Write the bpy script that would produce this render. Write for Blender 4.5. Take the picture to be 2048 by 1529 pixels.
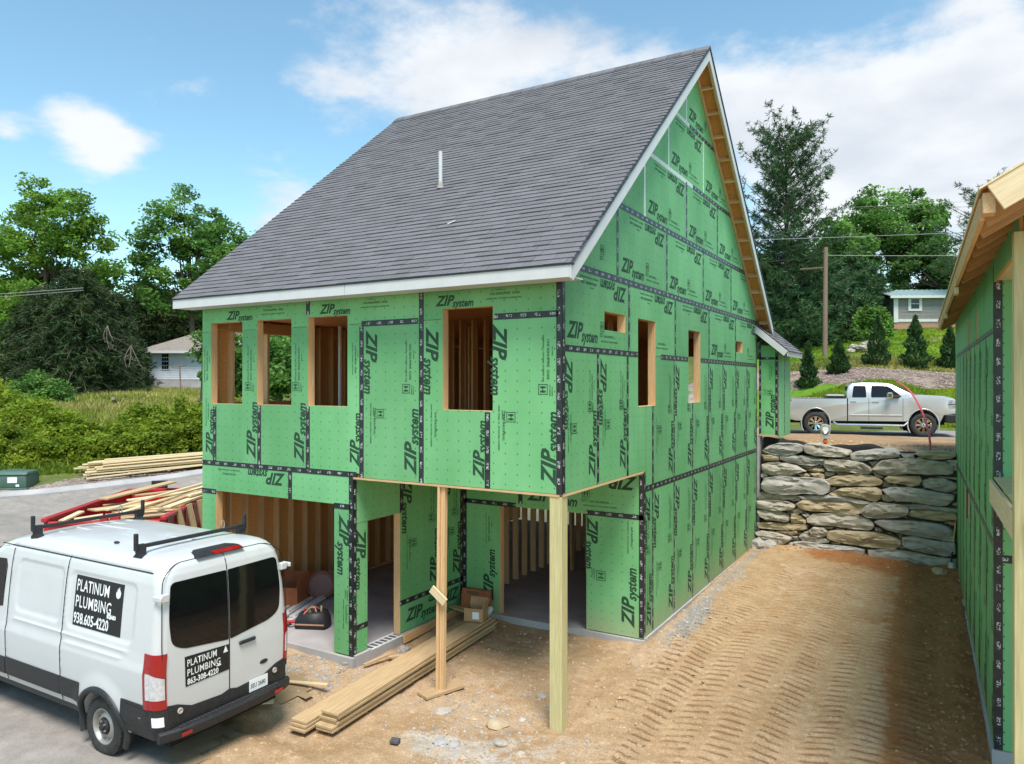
import bpy, bmesh, math, random
import numpy as np
from mathutils import Matrix, Vector, noise as mnoise
R=math.radians
random.seed(7); rng=np.random.default_rng(7)
S=bpy.context.scene
for o in list(bpy.data.objects): bpy.data.objects.remove(o)
COL=S.collection

# ------------------------------------------------------------------ camera
cam_d=bpy.data.cameras.new('camera'); cam_d.sensor_width=36; cam_d.lens=25.91
cam_d.clip_start=.1; cam_d.clip_end=2000
cam=bpy.data.objects.new('camera',cam_d); COL.objects.link(cam)
cam.location=(4.5835,-9.1436,4.93); cam.rotation_euler=(R(90.08),0,R(30.506))
S.camera=cam
CAM=np.array(cam.location)
# ------------------------------------------------------------------ sky
SUN_EL,SUN_AZ=R(63),R(142)          # azimuth clockwise from +y
W=bpy.data.worlds.new('World'); S.world=W; W.use_nodes=True
nt=W.node_tree; nt.nodes.clear()
def N(t,typ,**k):
    n=t.nodes.new(typ)
    for a,v in k.items(): setattr(n,a,v)
    return n
def math_(t,op,a,b=None,clamp=False):
    n=N(t,'ShaderNodeMath',operation=op,use_clamp=clamp)
    for i,v in enumerate((a,b)):
        if v is None: continue
        if isinstance(v,(int,float)): n.inputs[i].default_value=v
        else: t.links.new(v,n.inputs[i])
    return n.outputs[0]
sky=N(nt,'ShaderNodeTexSky',sky_type='NISHITA',sun_disc=False,sun_elevation=SUN_EL,sun_rotation=SUN_AZ,altitude=600,air_density=1.0,dust_density=.6,ozone_density=2.2)
tc=N(nt,'ShaderNodeTexCoord'); DIR=tc.outputs['Generated']
sep=N(nt,'ShaderNodeSeparateXYZ'); nt.links.new(DIR,sep.inputs[0])
# clouds live on a plane far overhead: direction / (height + small number)
zc=math_(nt,'MAXIMUM',sep.outputs[2],0.0)
den=math_(nt,'ADD',zc,.22)
comb=N(nt,'ShaderNodeCombineXYZ')
nt.links.new(math_(nt,'DIVIDE',sep.outputs[0],den),comb.inputs[0]); nt.links.new(math_(nt,'DIVIDE',sep.outputs[1],den),comb.inputs[1])
def noise_w(scale,detail,rough,off=(0,0,0)):
    mp=N(nt,'ShaderNodeMapping'); mp.inputs['Location'].default_value=off; nt.links.new(comb.outputs[0],mp.inputs[0])
    n=N(nt,'ShaderNodeTexNoise'); n.inputs['Scale'].default_value=scale; n.inputs['Detail'].default_value=detail; n.inputs['Roughness'].default_value=rough
    nt.links.new(mp.outputs[0],n.inputs['Vector']); return n.outputs['Fac']
big=noise_w(.9,4,.55,(3.1,1.7,0)); fine=noise_w(3.6,8,.6,(9.2,4.4,0)); shade_n=noise_w(2.1,6,.55,(5.5,2.2,1))
# cumulus banks standing where the photograph has them (sky directions, measured off the picture)
def skydir(u,v):
    a,b=(u-1024)/1474.,-(v-764.5)/1474.
    y=R(30.506); c,s=math.cos(y),math.sin(y); d=Vector((a*c-s,a*s+c,b)); return d.normalized()
banks=[(1000,105,.085,.44),(760,85,.11,.44),(880,180,.08,.36),(1220,150,.12,.46),(1400,190,.10,.36),(640,225,.055,.36),(165,252,.046,.56),(225,285,.03,.32),(1840,230,.10,.50),(1640,330,.13,.48),(1990,190,.06,.34),(2020,330,.14,.42),(1760,400,.16,.46),(560,430,.09,.34),(5,250,.022,.46),(560,8,.05,.30),(1990,25,.05,.36),(250,560,.22,.14),(1530,230,.06,.30)]
acc=math_(nt,'ADD',math_(nt,'MULTIPLY',math_(nt,'SUBTRACT',big,.64),.9),math_(nt,'MULTIPLY',math_(nt,'SUBTRACT',fine,.5),1.5))
for (u,v,r,w) in banks:
    d=skydir(u,v)
    vm=N(nt,'ShaderNodeVectorMath',operation='DISTANCE'); nt.links.new(DIR,vm.inputs[0]); vm.inputs[1].default_value=d
    q=math_(nt,'DIVIDE',vm.outputs['Value'],r)
    e=math_(nt,'MULTIPLY',math_(nt,'EXPONENT',math_(nt,'MULTIPLY',math_(nt,'MULTIPLY',q,q),-1.0)),w)
    acc=math_(nt,'ADD',acc,e)
cov=N(nt,'ShaderNodeMapRange',interpolation_type='SMOOTHSTEP'); nt.links.new(acc,cov.inputs[0])
cov.inputs[1].default_value=.17; cov.inputs[2].default_value=.62; cov.inputs[3].default_value=0; cov.inputs[4].default_value=.93
ccol=N(nt,'ShaderNodeMix',data_type='RGBA'); ccol.inputs['A'].default_value=(2.75,2.9,3.15,1); ccol.inputs['B'].default_value=(3.55,3.62,3.72,1)
sh=N(nt,'ShaderNodeMapRange'); nt.links.new(shade_n,sh.inputs[0]); sh.inputs[1].default_value=.36; sh.inputs[2].default_value=.56
nt.links.new(sh.outputs[0],ccol.inputs['Factor'])
skyb=N(nt,'ShaderNodeMix',data_type='RGBA',blend_type='MULTIPLY'); skyb.inputs['Factor'].default_value=1; skyb.inputs['B'].default_value=(.84,.98,.84,1)
nt.links.new(sky.outputs[0],skyb.inputs['A'])
mixc=N(nt,'ShaderNodeMix',data_type='RGBA'); nt.links.new(cov.outputs[0],mixc.inputs['Factor'])
nt.links.new(skyb.outputs['Result'],mixc.inputs['A']); nt.links.new(ccol.outputs['Result'],mixc.inputs['B'])
bg=N(nt,'ShaderNodeBackground'); bg.inputs['Strength'].default_value=.13; nt.links.new(mixc.outputs['Result'],bg.inputs[0])
wo=N(nt,'ShaderNodeOutputWorld'); nt.links.new(bg.outputs[0],wo.inputs[0])
# ------------------------------------------------------------------ sun
sd=bpy.data.lights.new('sun','SUN'); sd.energy=2.3; sd.angle=R(24); sd.color=(1,.95,.88)
so=bpy.data.objects.new('sun',sd); COL.objects.link(so)
sv=Vector((math.sin(SUN_AZ)*math.cos(SUN_EL),math.cos(SUN_AZ)*math.cos(SUN_EL),math.sin(SUN_EL)))
so.rotation_euler=sv.to_track_quat('Z','Y').to_euler(); so.location=(20,-20,40)
S.view_settings.view_transform='Standard'; S.view_settings.look='None'; S.view_settings.gamma=1; S.view_settings.exposure=1.10
S.view_settings.use_curve_mapping=False
S.render.engine='CYCLES'; S.cycles.max_bounces=7; S.cycles.transparent_max_bounces=8

# ------------------------------------------------------------------ materials
def mat(name,col,rough=.8,col2=None,scale=6,detail=5,stretch=(1,1,1),orand=0.,bump=0.,bscale=60,metal=0.,spec=.4,tint=False,coat=0.,contrast=(.35,.65),emit=None,transl=0.,extra=None,coord='Object'):
    m=bpy.data.materials.new(name); m.use_nodes=True; t=m.node_tree; b=t.nodes['Principled BSDF']
    b.inputs['Roughness'].default_value=rough; b.inputs['Metallic'].default_value=metal; b.inputs['Specular IOR Level'].default_value=spec
    b.inputs['Coat Weight'].default_value=coat
    c=N(t,'ShaderNodeRGB'); c.outputs[0].default_value=(*col,1); out=c.outputs[0]
    tcn=N(t,'ShaderNodeTexCoord'); mp=N(t,'ShaderNodeMapping'); mp.inputs['Scale'].default_value=stretch
    src=tcn.outputs[coord]
    if orand:   # shift the pattern from object to object
        oi=N(t,'ShaderNodeObjectInfo'); va=N(t,'ShaderNodeVectorMath',operation='ADD'); t.links.new(src,va.inputs[0])
        cx=N(t,'ShaderNodeCombineXYZ'); r_=math_(t,'MULTIPLY',oi.outputs['Random'],37.)
        for i in range(3): t.links.new(r_,cx.inputs[i])
        t.links.new(cx.outputs[0],va.inputs[1]); src=va.outputs[0]
    t.links.new(src,mp.inputs[0])
    if col2:
        n=N(t,'ShaderNodeTexNoise'); n.inputs['Scale'].default_value=scale; n.inputs['Detail'].default_value=detail; n.inputs['Roughness'].default_value=.6
        t.links.new(mp.outputs[0],n.inputs['Vector'])
        mr=N(t,'ShaderNodeMapRange'); t.links.new(n.outputs['Fac'],mr.inputs[0]); mr.inputs[1].default_value=contrast[0]; mr.inputs[2].default_value=contrast[1]
        mx=N(t,'ShaderNodeMix',data_type='RGBA'); t.links.new(mr.outputs[0],mx.inputs['Factor']); t.links.new(out,mx.inputs['A']); mx.inputs['B'].default_value=(*col2,1)
        out=mx.outputs['Result']
    if extra: out=extra(t,out,mp.outputs[0],tcn)
    def mulv(out,fac):
        mx=N(t,'ShaderNodeMix',data_type='RGBA',blend_type='MULTIPLY'); mx.inputs['Factor'].default_value=1
        t.links.new(out,mx.inputs['A']); t.links.new(fac,mx.inputs['B']); return mx.outputs['Result']
    if orand:
        f=math_(t,'ADD',math_(t,'MULTIPLY',oi.outputs['Random'],orand*2),1-orand); out=mulv(out,f)
    if tint:
        at=N(t,'ShaderNodeAttribute',attribute_name='tint'); out=mulv(out,at.outputs['Fac'])
    t.links.new(out,b.inputs['Base Color'])
    if bump:
        n2=N(t,'ShaderNodeTexNoise'); n2.inputs['Scale'].default_value=bscale; n2.inputs['Detail'].default_value=6; n2.inputs['Roughness'].default_value=.65
        t.links.new(mp.outputs[0],n2.inputs['Vector'])
        bp=N(t,'ShaderNodeBump'); bp.inputs['Strength'].default_value=bump; bp.inputs['Distance'].default_value=.02
        t.links.new(n2.outputs['Fac'],bp.inputs['Height']); t.links.new(bp.outputs[0],b.inputs['Normal'])
    if transl:
        tr=N(t,'ShaderNodeBsdfTranslucent'); t.links.new(out,tr.inputs[0]); ms=N(t,'ShaderNodeMixShader'); ms.inputs[0].default_value=transl
        t.links.new(b.outputs[0],ms.inputs[1]); t.links.new(tr.outputs[0],ms.inputs[2]); t.links.new(ms.outputs[0],t.nodes['Material Output'].inputs[0])
    if emit: b.inputs['Emission Color'].default_value=(*emit[0],1); b.inputs['Emission Strength'].default_value=emit[1]
    return m
def knots(dark,sc=(1.6,9,9),th=.13):
    def f(t,out,vec,tcn):
        mp=N(t,'ShaderNodeMapping'); mp.inputs['Scale'].default_value=sc; t.links.new(vec,mp.inputs[0])
        v=N(t,'ShaderNodeTexVoronoi'); v.inputs['Scale'].default_value=1.; t.links.new(mp.outputs[0],v.inputs['Vector'])
        mr=N(t,'ShaderNodeMapRange'); t.links.new(v.outputs['Distance'],mr.inputs[0]); mr.inputs[1].default_value=th*.5; mr.inputs[2].default_value=th; mr.inputs[3].default_value=.85; mr.inputs[4].default_value=0
        mx=N(t,'ShaderNodeMix',data_type='RGBA'); t.links.new(mr.outputs[0],mx.inputs['Factor']); t.links.new(out,mx.inputs['A']); mx.inputs['B'].default_value=(*dark,1)
        return mx.outputs['Result']
    return f
def nail_dots(dark,px=.2,py=.15,rad=.009):
    def f(t,out,vec,tcn):
        s=N(t,'ShaderNodeSeparateXYZ'); t.links.new(tcn.outputs['Object'],s.inputs[0])
        fx=math_(t,'SUBTRACT',math_(t,'FRACT',math_(t,'DIVIDE',s.outputs[0],px)),.5); fy=math_(t,'SUBTRACT',math_(t,'FRACT',math_(t,'DIVIDE',s.outputs[1],py)),.5)
        fx=math_(t,'MULTIPLY',fx,px); fy=math_(t,'MULTIPLY',fy,py*.6)
        d=math_(t,'SQRT',math_(t,'ADD',math_(t,'MULTIPLY',fx,fx),math_(t,'MULTIPLY',fy,fy)))
        k=math_(t,'LESS_THAN',d,rad); k=math_(t,'MULTIPLY',k,.75)
        mx=N(t,'ShaderNodeMix',data_type='RGBA'); t.links.new(k,mx.inputs['Factor']); t.links.new(out,mx.inputs['A']); mx.inputs['B'].default_value=(*dark,1)
        return mx.outputs['Result']
    return f
def tape_print(t,out,vec,tcn):      # white lettering blocks printed down the middle of the seam tape
    s=N(t,'ShaderNodeSeparateXYZ'); t.links.new(tcn.outputs['Object'],s.inputs[0])
    oi=N(t,'ShaderNodeObjectInfo')
    lx=math_(t,'ADD',s.outputs[0],math_(t,'MULTIPLY',oi.outputs['Random'],9.))
    word=math_(t,'LESS_THAN',math_(t,'FRACT',math_(t,'MULTIPLY',lx,4.2)),.42)
    band=math_(t,'LESS_THAN',math_(t,'ABSOLUTE',s.outputs[1]),.021)
    mp=N(t,'ShaderNodeMapping'); mp.inputs['Scale'].default_value=(1,1.1,1); t.links.new(tcn.outputs['Object'],mp.inputs[0])
    v=N(t,'ShaderNodeTexNoise'); v.inputs['Scale'].default_value=58; v.inputs['Detail'].default_value=1; t.links.new(mp.outputs[0],v.inputs['Vector'])
    gl=math_(t,'GREATER_THAN',v.outputs['Fac'],.53)
    k=math_(t,'MULTIPLY',math_(t,'MULTIPLY',word,band),gl); k=math_(t,'MULTIPLY',k,.85)
    mx=N(t,'ShaderNodeMix',data_type='RGBA'); t.links.new(k,mx.inputs['Factor']); t.links.new(out,mx.inputs['A']); mx.inputs['B'].default_value=(.62,.62,.62,1)
    return mx.outputs['Result']
def dusty(col,amt=.5,z0=.0,z1=.6):   # soil splashed onto the bottom of a wall panel (object y = height)
    def f(t,out,vec,tcn):
        out=nail_dots((.02,.085,.03))(t,out,vec,tcn)
        s=N(t,'ShaderNodeSeparateXYZ'); t.links.new(tcn.outputs['Object'],s.inputs[0])
        n=N(t,'ShaderNodeTexNoise'); n.inputs['Scale'].default_value=2.2; n.inputs['Detail'].default_value=5; t.links.new(tcn.outputs['Object'],n.inputs['Vector'])
        h=math_(t,'ADD',s.outputs[1],math_(t,'MULTIPLY',math_(t,'SUBTRACT',n.outputs['Fac'],.5),.7))
        mr=N(t,'ShaderNodeMapRange'); t.links.new(h,mr.inputs[0]); mr.inputs[1].default_value=z0; mr.inputs[2].default_value=z1; mr.inputs[3].default_value=amt; mr.inputs[4].default_value=0
        mx=N(t,'ShaderNodeMix',data_type='RGBA'); t.links.new(mr.outputs[0],mx.inputs['Factor']); t.links.new(out,mx.inputs['A']); mx.inputs['B'].default_value=(*col,1)
        return mx.outputs['Result']
    return f
def grime(t,out,vec,tcn):     # road film thrown up on the lower body, faint runs higher up
    s=N(t,'ShaderNodeSeparateXYZ'); t.links.new(tcn.outputs['Object'],s.inputs[0])
    n=N(t,'ShaderNodeTexNoise'); n.inputs['Scale'].default_value=3.; n.inputs['Detail'].default_value=8; n.inputs['Roughness'].default_value=.7; t.links.new(tcn.outputs['Object'],n.inputs['Vector'])
    h=math_(t,'ADD',s.outputs[2],math_(t,'MULTIPLY',math_(t,'SUBTRACT',n.outputs['Fac'],.5),1.0))
    mr=N(t,'ShaderNodeMapRange'); t.links.new(h,mr.inputs[0]); mr.inputs[1].default_value=.45; mr.inputs[2].default_value=1.25; mr.inputs[3].default_value=.30; mr.inputs[4].default_value=.0
    mx=N(t,'ShaderNodeMix',data_type='RGBA'); t.links.new(mr.outputs[0],mx.inputs['Factor']); t.links.new(out,mx.inputs['A']); mx.inputs['B'].default_value=(.36,.31,.255,1)
    m2=N(t,'ShaderNodeMapRange'); t.links.new(n.outputs['Fac'],m2.inputs[0]); m2.inputs[1].default_value=.52; m2.inputs[2].default_value=.75; m2.inputs[3].default_value=0; m2.inputs[4].default_value=.10
    m3=N(t,'ShaderNodeMix',data_type='RGBA'); t.links.new(m2.outputs[0],m3.inputs['Factor']); t.links.new(mx.outputs['Result'],m3.inputs['A']); m3.inputs['B'].default_value=(.40,.37,.33,1)
    return m3.outputs['Result']
G1,G2=(.140,.392,.155),(.195,.475,.21)
MT=dict(
 zip=mat('green_sheathing',G1,.62,G2,1.1,6,(1,.5,1),orand=.10,spec=.3,bump=.04,bscale=90,extra=nail_dots((.02,.085,.03))),
 zipd=mat('green_sheathing_dusty',G1,.66,G2,1.1,6,(1,.5,1),orand=.10,spec=.3,bump=.04,bscale=90,extra=dusty((.40,.31,.20))),
 zipedge=mat('sheathing_cut_edge',(.36,.56,.36),.8),
 osb=mat('osb',(.55,.245,.075),.8,(.70,.37,.13),26,3,(1,2.2,1),orand=.1),
 ink=mat('sheathing_ink',(.022,.062,.032),.7), inkl=mat('sheathing_small_print',(.035,.11,.05),.7),
 tape=mat('seam_tape',(.012,.013,.016),.42,(.03,.03,.034),9,4,extra=tape_print,spec=.5),
 tapew=mat('pale_seam_tape',(.50,.56,.54),.5,(.7,.74,.72),20,4,orand=.1),
 spruce=mat('spruce_lumber',(.60,.36,.165),.72,(.74,.50,.27),3,5,(1,22,22),orand=.12,bump=.06,bscale=12,extra=knots((.22,.09,.03))),
 spruced=mat('framing_lumber',(.60,.33,.14),.75,(.72,.43,.20),3,5,(1,20,20),orand=.14,extra=knots((.17,.07,.025))),
 spruceg=mat('stacked_lumber',(.40,.265,.135),.75,(.58,.415,.235),2.4,6,(1,24,24),orand=.1,bump=.08,bscale=10,extra=knots((.16,.09,.04),(1.1,6,6),.11)),
 treated=mat('treated_lumber',(.46,.40,.19),.75,(.60,.52,.27),2.2,6,(1,20,20),orand=.05,bump=.08,bscale=9,extra=knots((.26,.20,.08),(.9,7,7),.10)),
 palewood=mat('fresh_pine_lumber',(.68,.52,.30),.75,(.78,.63,.40),2,5,(1,16,16),orand=.12,extra=knots((.35,.18,.07))),
 subfascia=mat('roof_edge_wood',(.56,.34,.14),.75,(.66,.42,.20),3,5,(1,14,14),orand=.1),
 white=mat('white_trim',(.62,.62,.61),.5,(.58,.58,.58),3,3),
 black=mat('black_plastic',(.018,.018,.02),.5,(.03,.03,.032),30,3),
 dark=mat('dark_void',(.006,.006,.006),.9),
 shingle=mat('asphalt_shingle',(.142,.137,.148),.92,(.178,.173,.184),30,6,(1,1,1),tint=True,bump=.35,bscale=160,spec=.2),
 concrete=mat('concrete',(.36,.345,.34),.85,(.46,.44,.43),1.4,7,bump=.1,bscale=30,spec=.2),
 slab=mat('floor_slab',(.30,.285,.29),.8,(.47,.44,.43),1.1,8,bump=.06,bscale=25,spec=.25,contrast=(.3,.7)),
 paint=mat('van_paint',(.61,.61,.61),.32,(.575,.575,.575),1.5,4,spec=.5,coat=.5,extra=grime),
 glass=mat('dark_tinted_glass',(.005,.005,.006),.05,spec=.45),
 rubber=mat('tyre_rubber',(.028,.027,.026),.85,(.05,.046,.042),14,5,bump=.1,bscale=50),
 steel=mat('wheel_steel',(.42,.40,.37),.45,(.34,.31,.28),12,4,metal=.6),
 chrome=mat('chrome',(.75,.75,.77),.16,metal=1.),
 red=mat('red_lens',(.30,.004,.008),.12,spec=.6,coat=.6), clear=mat('clear_lens',(.60,.58,.58),.15,(.48,.45,.46),25,2,spec=.6,coat=.5),
 lamp=mat('headlight_glass',(.22,.23,.25),.1,(.55,.56,.58),14,2,spec=.7,coat=.6), soffit=mat('shaded_roof_deck',(.27,.125,.045),.85,(.36,.18,.07),20,3), rafterw=mat('shaded_rafter_lumber',(.42,.235,.10),.75,(.52,.31,.15),3,5,(1,20,20),orand=.12), darkblock=mat('dark_block_cell',(.07,.068,.07),.9,(.11,.105,.105),20,3), signw=mat('white_lettering',(.82,.82,.82),.6), signb=mat('black_sign',(.014,.014,.015),.5),  # soffit and rafterw: wood tones darkened, eave shade put into the colour
 redpaint=mat('red_trailer_paint',(.52,.018,.025),.42,(.40,.02,.025),7,4,coat=.2),
 silver=mat('silver_truck_paint',(.60,.595,.585),.3,(.57,.565,.555),2,3,metal=.45,coat=.6),
 stone=mat('field_stone',(.47,.42,.36),.9,(.32,.275,.22),5,8,(1,1,2.2),orand=.12,bump=.5,bscale=16,spec=.2),
 stonet=mat('tan_field_stone',(.50,.40,.265),.9,(.36,.275,.175),5,8,(1,1,2.2),orand=.12,bump=.5,bscale=16,spec=.2),
 stoneg=mat('blue_grey_stone',(.47,.44,.405),.9,(.33,.30,.265),6,8,(1,1,2),orand=.12,bump=.5,bscale=18,spec=.2),
 earth=mat('packed_earth',(.11,.075,.045),.95,(.17,.12,.07),6,6,bump=.4,bscale=12),
 fabric=mat('landscape_fabric',(.010,.010,.011),.75,(.02,.02,.021),20,3),
 cardboard=mat('cardboard',(.40,.245,.115),.85,(.46,.295,.15),5,4,orand=.08), cardred=mat('reddish_box_card',(.36,.115,.045),.8,(.42,.15,.065),5,4),
 orange=mat('orange_pipe',(.75,.16,.03),.5), redpipe=mat('red_conduit',(.62,.09,.10),.45), vinyl=mat('white_vinyl',(.76,.76,.77),.5,(.68,.68,.69),3,3,(1,8,8),orand=.06),
 utilgreen=mat('utility_green',(.075,.135,.105),.5,(.09,.155,.12),4,3),
 pole=mat('weathered_pole',(.20,.13,.09),.9,(.28,.19,.14),3,5,(18,18,1),bump=.3,bscale=20),
 sidingw=mat('white_siding',(.66,.69,.74),.6,(.60,.63,.68),2,4), sidingg=mat('grey_siding',(.215,.205,.185),.65,(.245,.235,.21),2,4),
 oldroof=mat('faded_shingle_roof',(.25,.215,.185),.9,(.33,.285,.245),5,6,orand=.1), metalroof=mat('pale_green_metal_roof',(.42,.55,.54),.4,(.47,.60,.58),3,3,metal=.2),
 brick=mat('brick_red',(.42,.23,.155),.9,(.50,.30,.21),9,4,orand=.12),
 bark=mat('tree_bark',(.085,.062,.045),.95,(.14,.108,.08),9,5,(4,4,1),bump=.4,bscale=14), barkg=mat('grey_branch_bark',(.20,.165,.13),.95,(.27,.225,.18),9,5,(4,4,1)),
 wire=mat('power_cable',(.05,.05,.05),.6), wirel=mat('pale_cable',(.30,.31,.30),.5),
)
def leafmat(name,c,c2,transl=.50): return mat(name,c,.6,c2,.35,3,tint=True,transl=transl,spec=.25,contrast=(.4,.6))
LEAF=dict(maple=leafmat('maple_leaves',(.09,.18,.022),(.16,.27,.04)),
 oak=leafmat('oak_leaves',(.08,.175,.035),(.145,.265,.055)),
 deep=leafmat('dark_leaves',(.045,.10,.024),(.08,.155,.035)),
 hem=leafmat('evergreen_needles',(.030,.062,.020),(.06,.095,.028),.15), pine=leafmat('pine_needles',(.040,.095,.038),(.07,.14,.05),.15),
 arb=leafmat('arborvitae_foliage',(.04,.09,.025),(.065,.13,.035),.15),
 bush=leafmat('bush_leaves',(.17,.26,.02),(.30,.37,.035)), grass=leafmat('grass_blades',(.24,.29,.045),(.42,.38,.11),.35))
# ------------------------------------------------------------------ helpers
def link(o,parent=None):
    COL.objects.link(o)
    if parent: o.parent=parent
    return o
def tag(o,label=None,cat=None,group=None,kind=None):
    if label: o['label']=label
    if cat: o['category']=cat
    if group: o['group']=group
    if kind: o['kind']=kind
    return o
def empty(name,loc=(0,0,0),rz=0,label=None,cat=None,group=None):
    o=bpy.data.objects.new(name,None); o.empty_display_size=.3; o.location=loc; o.rotation_euler=(0,0,rz); link(o)
    return tag(o,label,cat,group)
def copy_tree(o,parent=None):
    c=o.copy(); COL.objects.link(c)
    if parent: c.parent=parent
    for ch in list(o.children): copy_tree(ch,c)
    return c
def mk(name,verts,faces,m,parent=None,mat4=None,smooth=False,tint=None,fmat=None):
    me=bpy.data.meshes.new(name)
    if isinstance(verts,np.ndarray) and isinstance(faces,np.ndarray):
        nv,nf,k=len(verts),len(faces),faces.shape[1]
        me.vertices.add(nv); me.vertices.foreach_set('co',verts.astype(np.float32).ravel())
        me.loops.add(nf*k); me.loops.foreach_set('vertex_index',faces.astype(np.int32).ravel())
        me.polygons.add(nf); me.polygons.foreach_set('loop_start',np.arange(0,nf*k,k,dtype=np.int32)); 
        me.update(calc_edges=True)
    else:
        me.from_pydata([tuple(v) for v in verts],[],[tuple(f) for f in faces]); me.update()
    for mm in (m if isinstance(m,(list,tuple)) else [m]): me.materials.append(mm)
    if fmat is not None: me.polygons.foreach_set('material_index',np.asarray(fmat,dtype=np.int32))
    if tint is not None:
        a=me.attributes.new('tint','FLOAT','POINT'); a.data.foreach_set('value',np.asarray(tint,dtype=np.float32))
    me.polygons.foreach_set('use_smooth',[smooth]*len(me.polygons))
    o=bpy.data.objects.new(name,me); link(o,parent)
    if mat4 is not None: o.matrix_basis=mat4
    return o
class MB:
    """collects simple shapes, then links them as one mesh object"""
    def __init__(s): s.v=[]; s.f=[]
    def add(s,v,f):
        b=len(s.v); s.v+= [tuple(p) for p in v]; s.f+=[tuple(i+b for i in q) for q in f]; return s
    def box(s,a,b,c=0.,M=None):
        x0,y0,z0=[min(p,q) for p,q in zip(a,b)]; x1,y1,z1=[max(p,q) for p,q in zip(a,b)]
        if c<=0:
            v=[(x0,y0,z0),(x1,y0,z0),(x1,y1,z0),(x0,y1,z0),(x0,y0,z1),(x1,y0,z1),(x1,y1,z1),(x0,y1,z1)]
            f=[(3,2,1,0),(4,5,6,7),(0,1,5,4),(1,2,6,5),(2,3,7,6),(3,0,4,7)]
        else:   # chamfered box
            v=[];idx={}
            for ix,(X,sx) in enumerate(((x0,1),(x1,-1))):
                for iy,(Y,sy) in enumerate(((y0,1),(y1,-1))):
                    for iz,(Z,sz) in enumerate(((z0,1),(z1,-1))):
                        for ax,p in enumerate(((X,Y+sy*c,Z+sz*c),(X+sx*c,Y,Z+sz*c),(X+sx*c,Y+sy*c,Z))):
                            idx[ix,iy,iz,ax]=len(v); v.append(p)
            g=lambda *k: idx[k]
            f=[]
            for i in (0,1):
                q=[g(i,0,0,0),g(i,1,0,0),g(i,1,1,0),g(i,0,1,0)]; f.append(q if i else q[::-1])
                q=[g(0,i,0,1),g(1,i,0,1),g(1,i,1,1),g(0,i,1,1)]; f.append(q[::-1] if i else q)
                q=[g(0,0,i,2),g(1,0,i,2),g(1,1,i,2),g(0,1,i,2)]; f.append(q if i else q[::-1])
            for i in (0,1):
                for j in (0,1):
                    s_=(i+j)%2
                    q=[g(0,i,j,1),g(1,i,j,1),g(1,i,j,2),g(0,i,j,2)]; f.append(q if s_ else q[::-1])
                    q=[g(i,0,j,0),g(i,1,j,0),g(i,1,j,2),g(i,0,j,2)]; f.append(q[::-1] if s_ else q)
                    q=[g(i,j,0,0),g(i,j,1,0),g(i,j,1,1),g(i,j,0,1)]; f.append(q if s_ else q[::-1])
                    for k in (0,1):
                        q=[g(i,j,k,0),g(i,j,k,1),g(i,j,k,2)]; f.append(q if (i+j+k)%2 else q[::-1])
        if M is not None: v=[M@Vector(p) for p in v]
        return s.add(v,f)
    def prism(s,poly,d0,d1,fn=lambda a,b,d:(a,d,b)):
        n=len(poly); v=[fn(a,b,d0) for a,b in poly]+[fn(a,b,d1) for a,b in poly]
        f=[tuple(range(n)),tuple(range(2*n-1,n-1,-1))]+[((i+1)%n,i,n+i,n+(i+1)%n) for i in range(n)]
        return s.add(v,f)
    def tube(s,pts,r,n=8,cap=True):
        pts=[Vector(p) for p in pts]; rr=r if isinstance(r,(list,tuple)) else [r]*len(pts)
        up=None; rings=[]
        for i,p in enumerate(pts):
            d=(pts[min(i+1,len(pts)-1)]-pts[max(i-1,0)]).normalized()
            if up is None: up=d.orthogonal().normalized()
            a=(up-d*up.dot(d)); a=a.normalized() if a.length>1e-6 else d.orthogonal().normalized(); up=a; b=d.cross(a)
            rings.append([p+(a*math.cos(2*math.pi*k/n)+b*math.sin(2*math.pi*k/n))*rr[i] for k in range(n)])
        v=[q for g in rings for q in g]; f=[]
        for i in range(len(pts)-1):
            for k in range(n): f.append((i*n+k,i*n+(k+1)%n,(i+1)*n+(k+1)%n,(i+1)*n+k))
        if cap: f.append(tuple(range(n-1,-1,-1))); f.append(tuple((len(pts)-1)*n+k for k in range(n)))
        return s.add(v,f)
    def lathe(s,prof,n=24,M=None,cap=False):   # prof: (radius, height) about z
        v=[];f=[]
        for r,h in prof:
            for k in range(n): v.append(Vector((r*math.cos(2*math.pi*k/n),r*math.sin(2*math.pi*k/n),h)))
        for i in range(len(prof)-1):
            for k in range(n): f.append((i*n+k,i*n+(k+1)%n,(i+1)*n+(k+1)%n,(i+1)*n+k))
        if cap: f.append(tuple(range(n-1,-1,-1))); f.append(tuple((len(prof)-1)*n+k for k in range(n)))
        if M is not None: v=[M@p for p in v]
        return s.add(v,f)
    def out(s,name,m,parent=None,mat4=None,smooth=False,tint=None): 
        o=mk(name,s.v,s.f,m,parent,mat4,False,tint)
        if smooth: shade(o)
        return o
def shade(o,ang=35):
    me=o.data; me.polygons.foreach_set('use_smooth',[True]*len(me.polygons))
    bm=bmesh.new(); bm.from_mesh(me); c=R(ang)
    for e in bm.edges: e.smooth=(len(e.link_faces)==2 and e.calc_face_angle(0)<c)
    bm.to_mesh(me); bm.free()
def basis(o,x,y,z): 
    return Matrix(((x[0],y[0],z[0],o[0]),(x[1],y[1],z[1],o[1]),(x[2],y[2],z[2],o[2]),(0,0,0,1)))
_bc={}
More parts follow.
